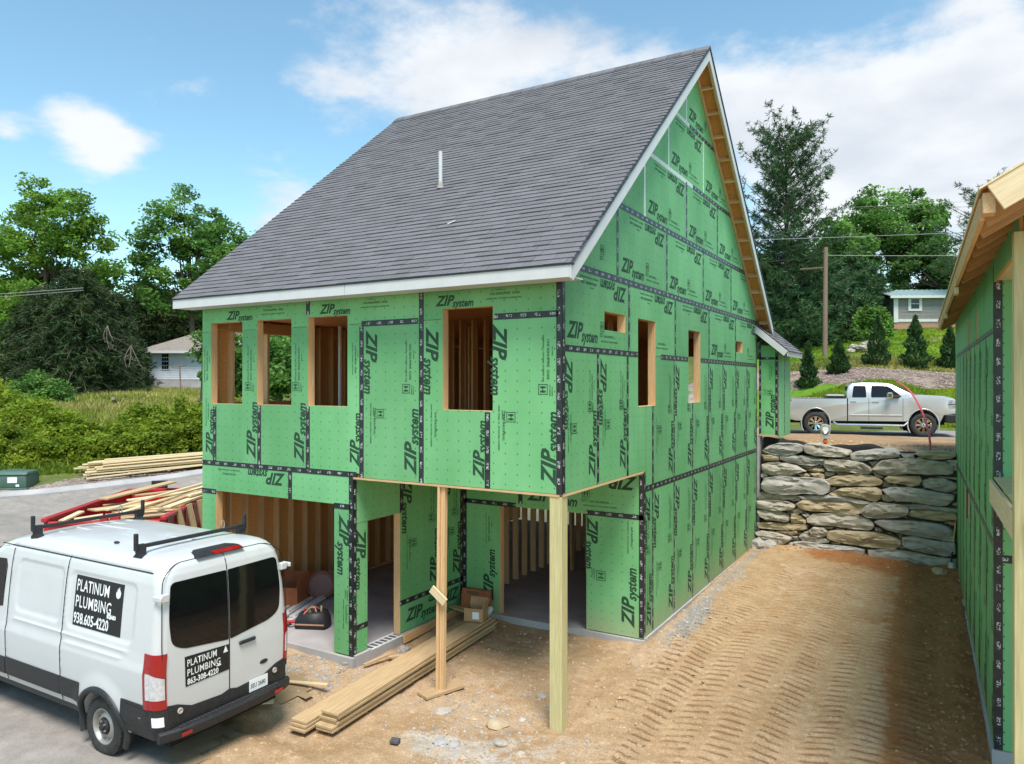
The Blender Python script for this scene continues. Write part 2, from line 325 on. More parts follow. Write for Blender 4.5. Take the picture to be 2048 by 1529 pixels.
def board(name,p0,p1,w,t,m,parent=None,up=(0,0,1),c=.003):
    """a piece of lumber from p0 to p1 (axis through the middle), w across, t along 'up'; its own x runs along the grain"""
    p0,p1=Vector(p0),Vector(p1); d=p1-p0; L=d.length; x=d/L; u=Vector(up); z=(u-x*u.dot(x)).normalized(); y=z.cross(x)
    k=(round(L,3),round(w,4),round(t,4),m.name,c)
    if k not in _bc:
        b=MB().box((0,-w/2,-t/2),(L,w/2,t/2),c); me=bpy.data.meshes.new(name); me.from_pydata(b.v,[],b.f); me.materials.append(m); me.update(); _bc[k]=me
    o=bpy.data.objects.new(name,_bc[k]); link(o,parent); o.matrix_basis=basis(p0,x,y,z); return o
_tc={}
def text_mesh(s,size=1.,shear=0.,bold=0.,m=None,space=1.,sx=1.,res=2):
    k=(s,size,shear,bold,m.name,space,sx)
    if k in _tc: return _tc[k]
    cu=bpy.data.curves.new('lettering','FONT'); cu.body=s; cu.size=size; cu.shear=shear; cu.offset=bold; cu.space_character=space; cu.resolution_u=res; cu.fill_mode='FRONT'; cu.space_line=.9
    o=bpy.data.objects.new('lettering',cu); COL.objects.link(o); bpy.context.view_layer.update()
    me=bpy.data.meshes.new_from_object(o.evaluated_get(bpy.context.evaluated_depsgraph_get())); bpy.data.objects.remove(o); bpy.data.curves.remove(cu)
    if sx!=1: me.transform(Matrix.Diagonal((sx,1,1,1)))
    me.materials.clear(); me.materials.append(m); me.name='lettering'; _tc[k]=me; return me
def join_meshes(parts,m,name):  # [(mesh, Matrix)] -> one mesh
    v=[];f=[]
    for me,M in parts:
        b=len(v); v+=[M@p.co for p in me.vertices]; f+=[tuple(i+b for i in p.vertices) for p in me.polygons]
    me=bpy.data.meshes.new(name); me.from_pydata(v,[],f); me.materials.append(m); me.update(); return me
def T(x,y,z=0,rot=0,s=1.): return Matrix.Translation((x,y,z))@Matrix.Rotation(rot,4,'Z')@Matrix.Scale(s,4)

# ------------------------------------------------------------------ terrain heights
class TPS:
    def __init__(s,pts,sm=.02):
        P=np.array(pts,float); s.c=P[:,:2]; n=len(P)
        A=s.k(s.c,s.c)+np.eye(n)*sm; Q=np.c_[np.ones(n),s.c]
        Mx=np.block([[A,Q],[Q.T,np.zeros((3,3))]]); w=np.linalg.solve(Mx,np.r_[P[:,2],0,0,0]); s.w=w[:n]; s.a=w[n:]
    def k(s,a,b): return np.sqrt(((a[:,None]-b[None])**2).sum(-1)+.01)
    def __call__(s,x,y):
        sh=np.shape(x); q=np.c_[np.ravel(x),np.ravel(y)]; r=np.empty(len(q))
        for i in range(0,len(q),20000): 
            b=q[i:i+20000]; r[i:i+20000]=s.k(b,s.c)@s.w+s.a[0]+b@s.a[1:]
        return r.reshape(sh)
LOW=TPS([(0,-.3,.10),(-.1,.1,.10),(0,3.1,.36),(-2,0,.2),(-2,3,.3),(-3.85,-.1,.28),(-5.5,-.2,.34),(-7.7,-.3,.36),(0,8,.44),(0,12.3,.5),(5,12.3,.3),(5,7,.25),(5.1,2,.15),(2.5,6,.3),(2.5,12,.42),(2.5,0,.12),(3,-5,.1),(4.6,-9,.1),(0,-6,.15),
 (-3.3,-2.9,.31),(-4.4,-3.9,.32),(-9.3,-2.9,.36),(-9.3,-4,.36),(-5,-8,.3),(-12,-8,.5),(-12,1,.55),(-9,4,.8),(-14,5,1.15),(-16,0,1.15),(-19.7,2,1.53),(-17.2,7.,1.86),(-20.8,3.2,1.60),(-20.5,4.65,1.84),(-18.6,8.1,1.86),(-20,10,2.25),(-23,6,2.2),(-22,-4,1.4),(-26,4,2.6),(-26,10,2.69),(-30,-8,2.2),(-43,20,4.14),(-53,29,4.79),(-49,31,4.79),(-60,10,4.6),(-70,45,6.),(-60,-25,3.),(-30,-30,1.),(0,-30,0),(30,-30,0),(-9,14,2.6),(-14,20,3.0),(-25,30,3.6),(-30,50,5.2),(-90,0,7),(-90,60,9),(-60,90,10),(8,0,.2),(20,0,.4),(9,10,.5),(20,12,1)],.02)
UP=TPS([(0,12.8,3.18),(2.5,12.8,3.10),(5,12.8,3.16),(1,16,3.2),(5,16,3.2),(2,18.6,3.18),(-3,18,3.2),(8,18,3.2),(2,20.2,2.93),(.3,22,2.92),(3.9,22.8,2.92),(-6,20,2.93),(10,22,2.92),(-3,24.5,2.95),(4,26.0,2.95),(9,27,2.95),(1,31,5.15),(4.5,32,5.0),(-2.5,29.6,4.2),(9,33,5.0),(-.5,34.5,5.55),(2,36,5.85),(5,36.5,5.75),(9,37,5.9),(-1.5,37.5,6.2),(2,42,6.9),(1,62,9.5),(5,66,9.8),(12,60,9.3),(-10,30,4.4),(-10,45,6.2),(-14,20,3.),(-25,30,3.6),(-30,50,5.2),(-20,70,9),(20,30,4.5),(25,60,9),(-60,90,11),(0,110,15),(40,110,14)],.02)
def sstep(a,b,x): t=np.clip((x-a)/(b-a),0,1); return t*t*(3-2*t)
def hgt(x,y):
    x=np.asarray(x,float); y=np.asarray(y,float)
    lo=LOW(x,y); up=UP(x,y)
    near=sstep(12.62,12.72,y)               # the step held back by the stone wall
    soft=sstep(14,60,y+.0*x)
    left=sstep(-11.5,-8.2,x)
    return lo+(up-lo)*(near*left+soft*(1-left))
def gz(x,y): return float(hgt(np.array([x]),np.array([y]))[0])
def vnoise(x,y,f,seed=0,oct=4):
    """cheap value noise for arrays"""
    r=np.zeros(np.shape(x)); a=1.; tot=0
    g=np.random.default_rng(seed).random((64,64))
    for o in range(oct):
        X=x*f+17.3*o; Y=y*f+5.1*o; xi=np.floor(X).astype(int); yi=np.floor(Y).astype(int); fx=X-xi; fy=Y-yi
        fx=fx*fx*(3-2*fx); fy=fy*fy*(3-2*fy)
        G=lambda i,j: g[(xi+i)%64,(yi+j)%64]
        r+=a*((G(0,0)*(1-fx)+G(1,0)*fx)*(1-fy)+(G(0,1)*(1-fx)+G(1,1)*fx)*fy); tot+=a; a*=.5; f*=2
    return r/tot
def grid(name,xs,ys,zf,m,keep=None,attrs=None,kind='structure'):
    X,Y=np.meshgrid(xs,ys); Z=zf(X,Y); nx,ny=len(xs),len(ys)
    V=np.stack([X,Y,Z],-1).reshape(-1,3); i=np.arange(nx*ny).reshape(ny,nx)
    F=np.stack([i[:-1,:-1],i[:-1,1:],i[1:,1:],i[1:,:-1]],-1).reshape(-1,4)
    if keep is not None:
        cx=(X[:-1,:-1]+X[1:,1:])/2; cy=(Y[:-1,:-1]+Y[1:,1:])/2; F=F[keep(cx,cy).ravel()]
        used=np.zeros(len(V),bool); used[F.ravel()]=True; rm=np.cumsum(used)-1; F=rm[F]; V=V[used]
    o=mk(name,V,F,m,smooth=True)
    for k,fn in (attrs or {}).items():
        at=o.data.attributes.new(k,'FLOAT','POINT'); at.data.foreach_set('value',np.asarray(fn(V[:,0],V[:,1]),np.float32))
    tag(o,kind=kind); return o
# ------------------------------------------------------------------ ground
def ground_mat(name,base,layers,bump=.5,bscale=9,grain=40):
    """layers: (attribute, colour a, colour b)"""
    m=bpy.data.materials.new(name); m.use_nodes=True; t=m.node_tree; b=t.nodes['Principled BSDF']; b.inputs['Roughness'].default_value=.95; b.inputs['Specular IOR Level'].default_value=.15
    tcn=N(t,'ShaderNodeTexCoord'); P=tcn.outputs['Object']
    def nz(s,d=6,r=.6):
        n=N(t,'ShaderNodeTexNoise'); n.inputs['Scale'].default_value=s; n.inputs['Detail'].default_value=d; n.inputs['Roughness'].default_value=r; t.links.new(P,n.inputs['Vector']); return n.outputs['Fac']
    def mr(v,a,c,lo=0,hi=1):
        n=N(t,'ShaderNodeMapRange'); t.links.new(v,n.inputs[0]); n.inputs[1].default_value=a; n.inputs[2].default_value=c; n.inputs[3].default_value=lo; n.inputs[4].default_value=hi; return n.outputs[0]
    def mix(f,A,B,bl='MIX'):
        n=N(t,'ShaderNodeMix',data_type='RGBA',blend_type=bl)
        for k,v in (('Factor',f),('A',A),('B',B)):
            if isinstance(v,tuple): n.inputs[k].default_value=(*v,1)
            elif isinstance(v,(int,float)): n.inputs[k].default_value=v
            else: t.links.new(v,n.inputs[k])
        return n.outputs['Result']
    n1=nz(.55,6); n2=nz(grain,3,.7); n3=nz(5,7,.65); n4=nz(1.7,8,.7)
    def two(a,c): return mix(mr(n4,.38,.62),a,c)
    out=two(*base)
    for (at,a,c) in layers:
        an=N(t,'ShaderNodeAttribute',attribute_name=at)
        f=math_(t,'ADD',an.outputs['Fac'],math_(t,'MULTIPLY',math_(t,'SUBTRACT',n3,.5),1.1)); f=mr(f,.38,.62)
        out=mix(f,out,two(a,c))
    g=mr(n2,.3,.7,.74,1.2); out=mix(1.,out,g,'MULTIPLY'); g2=mr(n3,.3,.7,.84,1.12); out=mix(1.,out,g2,'MULTIPLY')
    t.links.new(out,b.inputs['Base Color'])
    bp=N(t,'ShaderNodeBump'); bp.inputs['Strength'].default_value=bump; bp.inputs['Distance'].default_value=.05
    h=math_(t,'ADD',n3,math_(t,'MULTIPLY',n2,.35)); t.links.new(h,bp.inputs['Height']); t.links.new(bp.outputs[0],b.inputs['Normal'])
    return m
dirt=ground_mat('bare_dirt',((.375,.240,.128),(.44,.305,.18)),[('clay',(.29,.115,.042),(.34,.16,.066)),('gravel',(.27,.235,.20),(.33,.295,.26)),('lime',(.48,.43,.37),(.41,.35,.28)),('pale',(.42,.28,.165),(.46,.335,.215)),('groove_shade',(.215,.128,.065),(.25,.155,.082))],.30)  # last layer paints shade into the track grooves as darker soil
road_m=ground_mat('worn_concrete_road',((.275,.245,.215),(.335,.30,.265)),[('dirt',(.34,.23,.13),(.39,.285,.175)),('tyre',(.20,.185,.17),(.27,.25,.23))],.10,grain=90)
terr=ground_mat('grassy_ground',((.10,.135,.03),(.155,.17,.05)),[('lawn',(.095,.215,.018),(.13,.26,.026)),('dry',(.30,.235,.075),(.23,.23,.055)),('mulch',(.24,.175,.135),(.34,.265,.215)),('soil',(.345,.205,.105),(.41,.27,.15)),('wood',(.05,.045,.025),(.07,.065,.03)),('gravel',(.24,.20,.17),(.38,.34,.30))],.8,grain=24)

# crawler tracks pressed into the dirt between the houses: (x at y=-2, x at y=5, x at y=12, width, bar spacing, depth, y start, y end)
TR=[(.52,.62,1.05,.36,.185,.034,.4,9.8),(1.02,1.02,1.55,.36,.18,.03,-2.0,10.4),(1.52,1.50,2.02,.38,.185,.032,-2.6,11.2),(2.08,2.02,2.42,.40,.19,.036,-2.8,11.5),(2.66,2.56,2.88,.40,.185,.034,-2.4,11.7),(3.18,3.14,3.32,.36,.18,.03,-2.6,10.5),(3.66,3.66,3.74,.40,.19,.038,-2.4,11.6),(4.16,4.2,4.12,.36,.19,.038,-.5,11.2)]
def tracks(x,y,groove_shade=False):
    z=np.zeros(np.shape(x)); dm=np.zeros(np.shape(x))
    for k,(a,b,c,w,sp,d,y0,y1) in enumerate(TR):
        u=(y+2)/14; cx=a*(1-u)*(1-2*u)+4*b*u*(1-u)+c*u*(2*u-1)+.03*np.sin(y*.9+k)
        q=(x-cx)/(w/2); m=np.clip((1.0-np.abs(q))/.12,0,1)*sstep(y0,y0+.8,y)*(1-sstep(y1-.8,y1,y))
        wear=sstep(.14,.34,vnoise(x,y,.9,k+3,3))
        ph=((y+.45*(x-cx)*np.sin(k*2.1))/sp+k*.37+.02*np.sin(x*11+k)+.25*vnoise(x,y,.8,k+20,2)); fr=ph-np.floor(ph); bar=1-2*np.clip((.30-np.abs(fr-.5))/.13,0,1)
        dm=np.maximum(dm,m*wear*(.5-.5*bar)*(.75+.5*vnoise(x,y,3.,k+50,2)))  # groove mask: where the tread shade is painted in
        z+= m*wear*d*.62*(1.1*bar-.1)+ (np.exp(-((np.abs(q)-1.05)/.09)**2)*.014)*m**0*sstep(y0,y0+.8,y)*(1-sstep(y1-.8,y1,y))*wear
    return dm if groove_shade else z
def yard_z(x,y):
    z=hgt(x,y)+ (vnoise(x,y,.8,1,4)-.5)*.10*sstep(-.6,.3,np.abs(y+.0))+ (vnoise(x,y,5,2,4)-.5)*(.035+.03*sstep(1.2,.2,x))
    z+=tracks(x,y)
    # berm of loose soil along the neighbour's wall and low heap at the foot of the stone wall
    z+=.10*np.exp(-((x-4.75)/.28)**2)*sstep(1,4,y)*vnoise(x,y,2,6,3)*1.6+.14*np.exp(-((y-12.05)/.3)**2)*vnoise(x,y,2,9,3)
    inside=(x<-.02)&(y>3.2)|((x<-3.86)&(y>.02)); z=np.where(inside,np.minimum(z,.2),z)
    z=np.where((x>-3.86)&(y>-.5)&(x<-.0)&(y<3.15),z-.02,z)
    van=sstep(-2.3,-3.6,x)*sstep(-.2,-1.2,y); z=np.where((x<-2)&(y<0),z-(z-hgt(x,y)+.025)*van,z)
    st=sstep(.95,.55,np.abs(x+2.92))*sstep(-2.6,-2.1,y)*sstep(3.2,2.9,y); z=z+(np.minimum(z,.145+.026*(y+1.75))-z)*st
    return z
YX=np.r_[np.arange(-9,-.5,.12),np.arange(-.5,5.36,.06)]; YX=np.r_[YX,5.4]; YY=np.r_[np.arange(-9.5,-3.6,.09),np.arange(-3.6,-2.9,.04),np.arange(-2.9,12.0,.0145),np.arange(12.0,12.6,.03),12.62]
def f_clay(x,y): return 1.15*sstep(3.5,4.4,x)*sstep(-1.,1.5,y)*np.where(y<2.,sstep(5.35,4.7,x),1)+.85*sstep(10.4,12.0,y)*sstep(0.6,2.2,x)+.38*sstep(2.2,3.8,x)*sstep(2,6,y)+.15*vnoise(x,y,.5,31,3)
def f_gravel(x,y):
    a=1.0*np.exp(-((x-.36)/.26)**2)*sstep(3.0,3.6,y)*(1-sstep(4.6,6.5,y)) + .55*np.exp(-((x-.25)/.24)**2)*sstep(4,6,y)
    b=.95*sstep(-3.1,-4.1,x)*sstep(-1.6,-.5,y)*(1-sstep(.1,.3,y)); c=.5*np.exp(-(((x+1.1)/.9)**2+((y+.2)/.8)**2))
    return np.minimum(a+b+c,1.1)
def f_lime(x,y):
    return .62*np.exp(-(((x+1.2)/.55)**2+((y+1.3)/.3)**2))+.4*np.exp(-(((x+.2)/1.6)**2+((y+.6)/1.2)**2))+.55*np.exp(-(((x-.25)/.4)**2+((y-2.5)/.5)**2))+.3*sstep(.2,.8,vnoise(x,y,.4,44,3))*sstep(2,-2,y)
yard=grid('ground',YX,YY,yard_z,dirt,attrs=dict(clay=f_clay,gravel=f_gravel,lime=f_lime,groove_shade=lambda x,y:.78*tracks(x,y,True),pale=lambda x,y:.6*sstep(.40,.65,vnoise(x,y,.6,81,3))*(1-sstep(2.6,4.,x))+.35*sstep(1.,-2.,y)))
# ------------------------------------------------------------------ rest of the land
TX=np.unique(np.r_[np.arange(-9,5.41,1.2),5.4,np.arange(-36,-9,.6),np.arange(5.4,16,.6),np.arange(16,40,2),np.arange(-70,-36,1.7),np.arange(-400,-70,18),np.arange(40,400,18)]); 
TY=np.unique(np.r_[np.arange(-9.5,12.6,.8),12.62,12.73,np.arange(12.9,48,.5),np.arange(48,80,1.6),np.arange(80,500,20),np.arange(-30,-9.5,1.5),np.arange(-300,-30,20)])
def terr_z(x,y):
    far=sstep(90,300,np.hypot(x,y)); z=hgt(x,y); z=z*(1-far)+np.minimum(z,16)*far
    return z+(vnoise(x,y,.25,11,4)-.5)*.5*sstep(13,40,np.hypot(x+2,y-5))*sstep(26.5,33,np.where(x>-10,y,40))+(vnoise(x,y,1.5,12,3)-.5)*.10*sstep(12.8,13.5,np.where(x>-9,y,14))
def f_lawn(x,y): return np.where((x>-9)&(y>24),.9*sstep(26.,27.,y)*(1-sstep(30.0,31.4,y+.3*np.sin(x*2)))+.9*sstep(36,39,y-.5*np.sin(x))*(1-sstep(75,80,y)),0)
def f_dry(x,y): return np.where(x<-14,.75*sstep(.42,.6,vnoise(x,y,.16,51,3))*sstep(-24,-28,x)*(1-sstep(-50,-56,x)),.55*(sstep(34.5,36,y)*(1-sstep(37,41,y))))
def f_mulch(x,y): return np.where((x>-9)&(y>24),1.2*sstep(30.2,31.2,y+.3*np.sin(x*2))*(1-sstep(35.5,37,y-.4*np.sin(x*1.3))),0)
def f_soil(x,y): return np.where((x>-11),1.2*(1-sstep(19.2,20.2,y))*sstep(12,12.6,y)+1.2*(y<12.6),0)+np.where((x>5.3)&(y<14),1,0)
def f_wood(x,y): return np.where(x<-20,1.1*sstep(0,5,(x+16)*-.62-y*.2-26+.25*(y-8)),0)+1.1*sstep(66,74,y)
def kerb_x(y): return -19.75+(y-2.05)*np.where(y>2.05,.508,.34)
def f_grav(x,y): d=kerb_x(y)-x; return 1.2*sstep(-.2,.1,d)*(1-sstep(1.25,1.75,d+.35*np.sin(y*.8)))
land=grid('terrain',TX,TY,terr_z,terr,keep=lambda x,y:~((x>-9)&(x<5.4)&(y>-9.5)&(y<12.62)),attrs=dict(lawn=f_lawn,dry=f_dry,mulch=f_mulch,soil=f_soil,wood=f_wood,gravel=f_grav))
# the road: from behind the camera past the van, up to the left of the house; and the upper road behind it
def road_edge(y): return -3.35+(-.55)*(y+2.6)-.25*np.sin(y*1.9)+.2*np.sin(y*4.3)
def keep_road(x,y):
    e=np.where(y<-.6,np.minimum(road_edge(np.minimum(y,-.6)),-2.3),-7.9)
    return (x>kerb_x(y)+.42)&(x<e+(vnoise(x,y,1.6,61,3)-.5)*.9)
RX=np.arange(-24.4,-2,.16); RY=np.arange(-12,11,.16)
def f_rdirt(x,y): return .85*sstep(1.5,0,-(x-np.minimum(road_edge(np.minimum(y,-.6)),-2.3)))*sstep(-9,-6,x)+.35*np.exp(-((x-kerb_x(y)-.5)/.4)**2)
def f_tyre(x,y): return np.where(x<-8,.50*sstep(.48,.62,vnoise(x*.55+y*.2,y*1.5-x*.5,.5,62,4)),.18*vnoise(x,y,.5,63,3))
rd=grid('road',RX,RY,lambda x,y: np.maximum(hgt(x,y),np.where((x>-9),yard_z(x,y),0))+np.clip((np.where(y<-.6,np.minimum(road_edge(np.minimum(y,-.6)),-2.3),-7.9)-x-.1)*.07-.012,-.03,np.where((x>-8.2)&(y<-.6),np.clip((-.75-y)*.08-.012,-.03,.03),.03)),road_m,keep=keep_road,attrs=dict(dirt=f_rdirt,tyre=f_tyre))
grid('upper_road',np.arange(-12,16,.5),np.arange(19.9,26.2,.3),lambda x,y: UP(x,y)*0+2.955+.004*(y-22),road_m,attrs=dict(dirt=lambda x,y:.5*sstep(20.8,20,y),tyre=lambda x,y:x*0))
# kerbs
def kerb(name,pts,wd,hh):
    n=len(pts); V=[];F=[]
    for i,(x,y,z) in enumerate(pts):
        a=pts[max(i-1,0)];b=pts[min(i+1,n-1)]; d=Vector((b[0]-a[0],b[1]-a[1],0)).normalized(); q=Vector((-d.y,d.x,0))
        c=Vector((x,y,z))
        for s_,h in ((-wd/2,-.2),(-wd/2,hh*.2),(-wd*.1,hh*.35),(.1*wd,hh),(wd/2,hh),(wd/2,-.2)): V.append(c+q*s_+Vector((0,0,h)))
    for i in range(n-1):
        for k in range(5): F.append((i*6+k,(i+1)*6+k,(i+1)*6+k+1,i*6+k+1))
    return tag(mk(name,V,F,MT['concrete']),kind='structure')
ks=np.arange(-12,11,.7); kerb('kerb',[(float(kerb_x(y))+.2,float(y),gz(float(kerb_x(y)),float(y))+.03) for y in ks],.5,.12)
kerb('kerb',[(x,26.0+.16*x,2.96+.02) for x in np.arange(-12,14,1.)],.35,.15)
# ------------------------------------------------------------------ the house under construction
P=1.2192
house=empty('unfinished_house',(-3.84,6.1,0),0,'steep-roofed unfinished house in green sheathing with its upper storey overhanging the dirt yard on posts','house')
HI=Matrix.Translation((3.84,-6.1,0))    # house children are placed in world numbers, then moved under the house origin
def hp(o): o.parent=house; o.matrix_basis=HI@o.matrix_basis; return o
def plate(name,poly,holes,th,mats,parent,mat4,clip=()):
    xs=[p[0] for p in poly]; ys=[p[1] for p in poly]; X=sorted({min(xs),max(xs),*[h for r in holes for h in (r[0],r[2])]}); Y=sorted({min(ys),max(ys),*[h for r in holes for h in (r[1],r[3])]})
    X=[x for x in X if min(xs)-1e-6<=x<=max(xs)+1e-6]; Y=[y for y in Y if min(ys)-1e-6<=y<=max(ys)+1e-6]
    bm=bmesh.new(); vv={}
    def V(x,y):
        if (x,y) not in vv: vv[x,y]=bm.verts.new((x,y,0))
        return vv[x,y]
    for i in range(len(X)-1):
        for j in range(len(Y)-1):
            cx,cy=(X[i]+X[i+1])/2,(Y[j]+Y[j+1])/2
            if any(r[0]<cx<r[2] and r[1]<cy<r[3] for r in holes): continue
            bm.faces.new((V(X[i],Y[j]),V(X[i+1],Y[j]),V(X[i+1],Y[j+1]),V(X[i],Y[j+1])))
    for (px,py,nx,ny) in clip:    # cut away the side the normal points to
        g=list(bm.verts)+list(bm.edges)+list(bm.faces); bmesh.ops.bisect_plane(bm,geom=g,plane_co=(px,py,0),plane_no=(nx,ny,0),clear_outer=True)
    if not bm.faces: bm.free(); return None
    r=bmesh.ops.inset_region(bm,faces=list(bm.faces),thickness=.009,use_even_offset=True); ring=set(r['faces'])
    for f in bm.faces: f.material_index=2 if f in ring else 0
    fr=list(bm.faces); e=bmesh.ops.extrude_face_region(bm,geom=fr)
    nv=[v for v in e['geom'] if isinstance(v,bmesh.types.BMVert)]; bmesh.ops.translate(bm,verts=nv,vec=(0,0,-th))
    bmesh.ops.recalc_face_normals(bm,faces=list(bm.faces))
    for f in bm.faces:
        if f.calc_center_median().z<-1e-4: f.material_index=1
    me=bpy.data.meshes.new(name); bm.to_mesh(me); bm.free()
    for m in mats: me.materials.append(m)
    o=bpy.data.objects.new(name,me); link(o,parent); o.matrix_basis=mat4; return o
# printed marks on the sheathing
def logo(k=1.):
    z=text_mesh('ZIP',.325,.32,.0115,MT['ink'],1.02,1.0); s=text_mesh('system',.25,.28,.0075,MT['ink'],1.0,.82); 
    wz=max(v.co.x for v in z.vertices)
    z.name='printed_logo'; s.name='printed_word'; return [(z,T(0,0)),(s,T(wz-.06,-.045))]
LOGO=logo(); LW=max((M@v.co).x for me,M in LOGO for v in me.vertices); 
def small(kind):
    if kind==0: return ([(text_mesh('SUH SNUUPRULL',.052,0,.0015,MT['inkl']),T(0,.075)),(text_mesh('NORT PANEL TA  ON DOORS COVERED',.036,0,.0012,MT['inkl']),T(-.12,0))])
    if kind==1: return ([(text_mesh('UNS RENUIPIRIE  GARB',.055,0,.0015,MT['inkl']),T(0,.07)),(text_mesh('HURIPOORO + ON PANEL COOMTER AND',.034,0,.0012,MT['inkl']),T(-.06,0)),(text_mesh('OR 24 SEAL',.028,0,.001,MT['inkl']),T(.1,.145))])
    b=MB(); 
    for (a,c,d,e) in ((0,0,.012,.15),(.138,0,.15,.15),(0,.138,.15,.15),(0,0,.15,.012),(.03,.03,.06,.12),(.03,.07,.12,.085),(.09,.03,.12,.12)): b.add([(a,c,0),(d,c,0),(d,e,0),(a,e,0)],[(0,1,2,3)])
    me=bpy.data.meshes.new('stamp'); me.from_pydata(b.v,[],b.f); me.materials.append(MT['inkl'])
    return ([(me,T(0,0)),(text_mesh('GRADE 1/2',.032,0,.001,MT['inkl']),T(-.02,-.045)),(text_mesh('SHEATH 24',.026,0,.001,MT['inkl']),T(-.02,-.08))])
SM=[small(0),small(1),small(2)]
def mark(me,parent,x,y,rot,s=1.):
    for m_,M in me:
        nm='printed_logo' if m_.name.startswith('printed_logo') else 'printed_word' if m_.name.startswith('printed_word') else 'grade_stamp' if m_.name.startswith('stamp') else 'small_print'
        o=bpy.data.objects.new(nm,m_); link(o,parent); o.matrix_basis=Matrix.Translation((x,y,.0018))@Matrix.Rotation(rot,4,'Z')@Matrix.Scale(s,4)@M
UPW,DNW=math.pi/2,-math.pi/2
def fits(x0,y0,x1,y1,w,h,holes,clip):
    if x0<.02 or y0<.02 or x1>w-.02 or y1>h-.02: return False
    for r in holes:
        if x0<r[2]+.01 and x1>r[0]-.01 and y0<r[3]+.01 and y1>r[1]-.01: return False
    for (px,py,nx,ny) in clip:
        for x,y in ((x0,y0),(x1,y0),(x0,y1),(x1,y1)):
            if (x-px)*nx+(y-py)*ny>-.02: return False
    return True
def dress(o,w,h,holes,clip,vert,sc=1.):
    """lay the printed marks on one panel where they fit"""
    L,H=LW*sc,.24*sc
    def put(me,x,y,rot,s,bw,bh):     # bw,bh: length and height of the print before turning
        c,n=round(math.cos(rot)),round(math.sin(rot)); xs=[x,x+bw*c-bh*n]; ys=[y,y+bw*n+bh*c]
        if fits(min(xs),min(ys),max(xs),max(ys),w,h,holes,clip): mark(me,o,x,y,rot,s); return True
    if vert:
        put(LOGO,w-.10,.12,UPW,sc,L,H) or put(LOGO,w-.06,.12,UPW,sc*.85,L*.85,H*.85)
        put(LOGO,.10,h-.12,DNW,sc,L,H)
        if h>1.9: put(SM[0],.18,1.1,DNW,1.,.6,.12) or put(SM[0],.10,1.1,DNW,.8,.6,.12); put(SM[1],w-.30,h-.35,DNW,1.,.72,.16) or put(SM[1],w-.2,h-.35,DNW,.8,.72,.16)
        put(SM[2],w-.22,h*.55,UPW,1.,.15,.16); put(SM[2],.32,.3+h*.33,DNW,1.,.15,.16)
    else:
        put(LOGO,.16,.16,0,sc,L,H); put(LOGO,w-.14,h-.12,math.pi,sc,L,H)
        put(SM[0],.16+L+.25,.14,0,1.,.6,.12); put(SM[1],w-.28-L,h-.10,math.pi,1.,.7,.16) or put(SM[1],.7,h-.12,math.pi,.9,.7,.16)
        put(SM[2],.16+L+.10,.30,0,1.,.15,.15)
FRONT=lambda y=0.: (lambda x0,z0: basis((x0,y,z0),(1,0,0),(0,0,1),(0,-1,0)))
SIDE=lambda x=0.: (lambda y0,z0: basis((x,y0,z0),(0,1,0),(0,0,1),(1,0,0)))
TH=.03
def panel(fr,x0,z0,x1,z1,vert=True,holes=(),clip=(),m='zip',marks=True,sc=1.,parent=None,put=hp):
    g=.004; w,h=x1-x0-2*g,z1-z0-2*g; a,b=x0+g,z0+g
    hl=[(max(0,r[0]-a),max(0,r[1]-b),min(w,r[2]-a),min(h,r[3]-b)) for r in holes if r[0]-a<w and r[2]-a>0 and r[1]-b<h and r[3]-b>0]
    cl=[(c[0]-a,c[1]-b,c[2],c[3]) for c in clip]
    o=plate('sheathing_panel',[(0,0),(w,0),(w,h),(0,h)],hl,TH,[MT[m],MT['osb'],MT['zipedge']],None,fr(a,b),cl)
    if o is None: return
    put(o)
    if marks: dress(o,w,h,hl,cl,vert,sc)
    return o
def tape(fr,x0,z0,x1,z1,w=.092,m='tape',put=hp,lift=.0045):
    d=Vector((x1-x0,z1-z0)); L=d.length; M=fr(x0,z0)@Matrix.Rotation(math.atan2(d.y,d.x),4,'Z')
    jit=random.uniform(-.004,.004)
    o=mk('seam_tape',*(lambda b:(b.v,b.f))(MB().box((0,-w/2+jit,-.02),(L,w/2+jit,lift))),MT[m]); o.matrix_basis=M; put(o); return o
def opening(fr,r,depth=.14,m='spruced',put=hp,sill=True):
    """lumber lining of a window or door hole: jambs, sill and header stand just inside the wall"""
    x0,z0,x1,z1=r; t=.038; d0=-.006
    def bd(n,a,b): 
        o=mk(n,*(lambda q:(q.v,q.f))(MB().box((0,-t/2,-depth),(b,t/2,0),.002)),MT[m]); o.matrix_basis=a; put(o)
    F=fr(x0,z0)
    bd('jamb',fr(x0-t/2+.001,z0)@Matrix.Translation((0,0,d0))@Matrix.Rotation(math.pi/2,4,'Z'),z1-z0)
    bd('jamb',fr(x1+t/2-.001,z0)@Matrix.Translation((0,0,d0))@Matrix.Rotation(math.pi/2,4,'Z'),z1-z0)
    if sill: bd('sill',fr(x0-t,z0-t/2+.001)@Matrix.Translation((0,0,d0-.002)),x1-x0+2*t)
    bd('header',fr(x0-t,z1+t/2-.001)@Matrix.Translation((0,0,d0-.002)),x1-x0+2*t)
F0,S0=FRONT(0),SIDE(0)
ZB,ZT=3.38,6.35; ZL=3.06
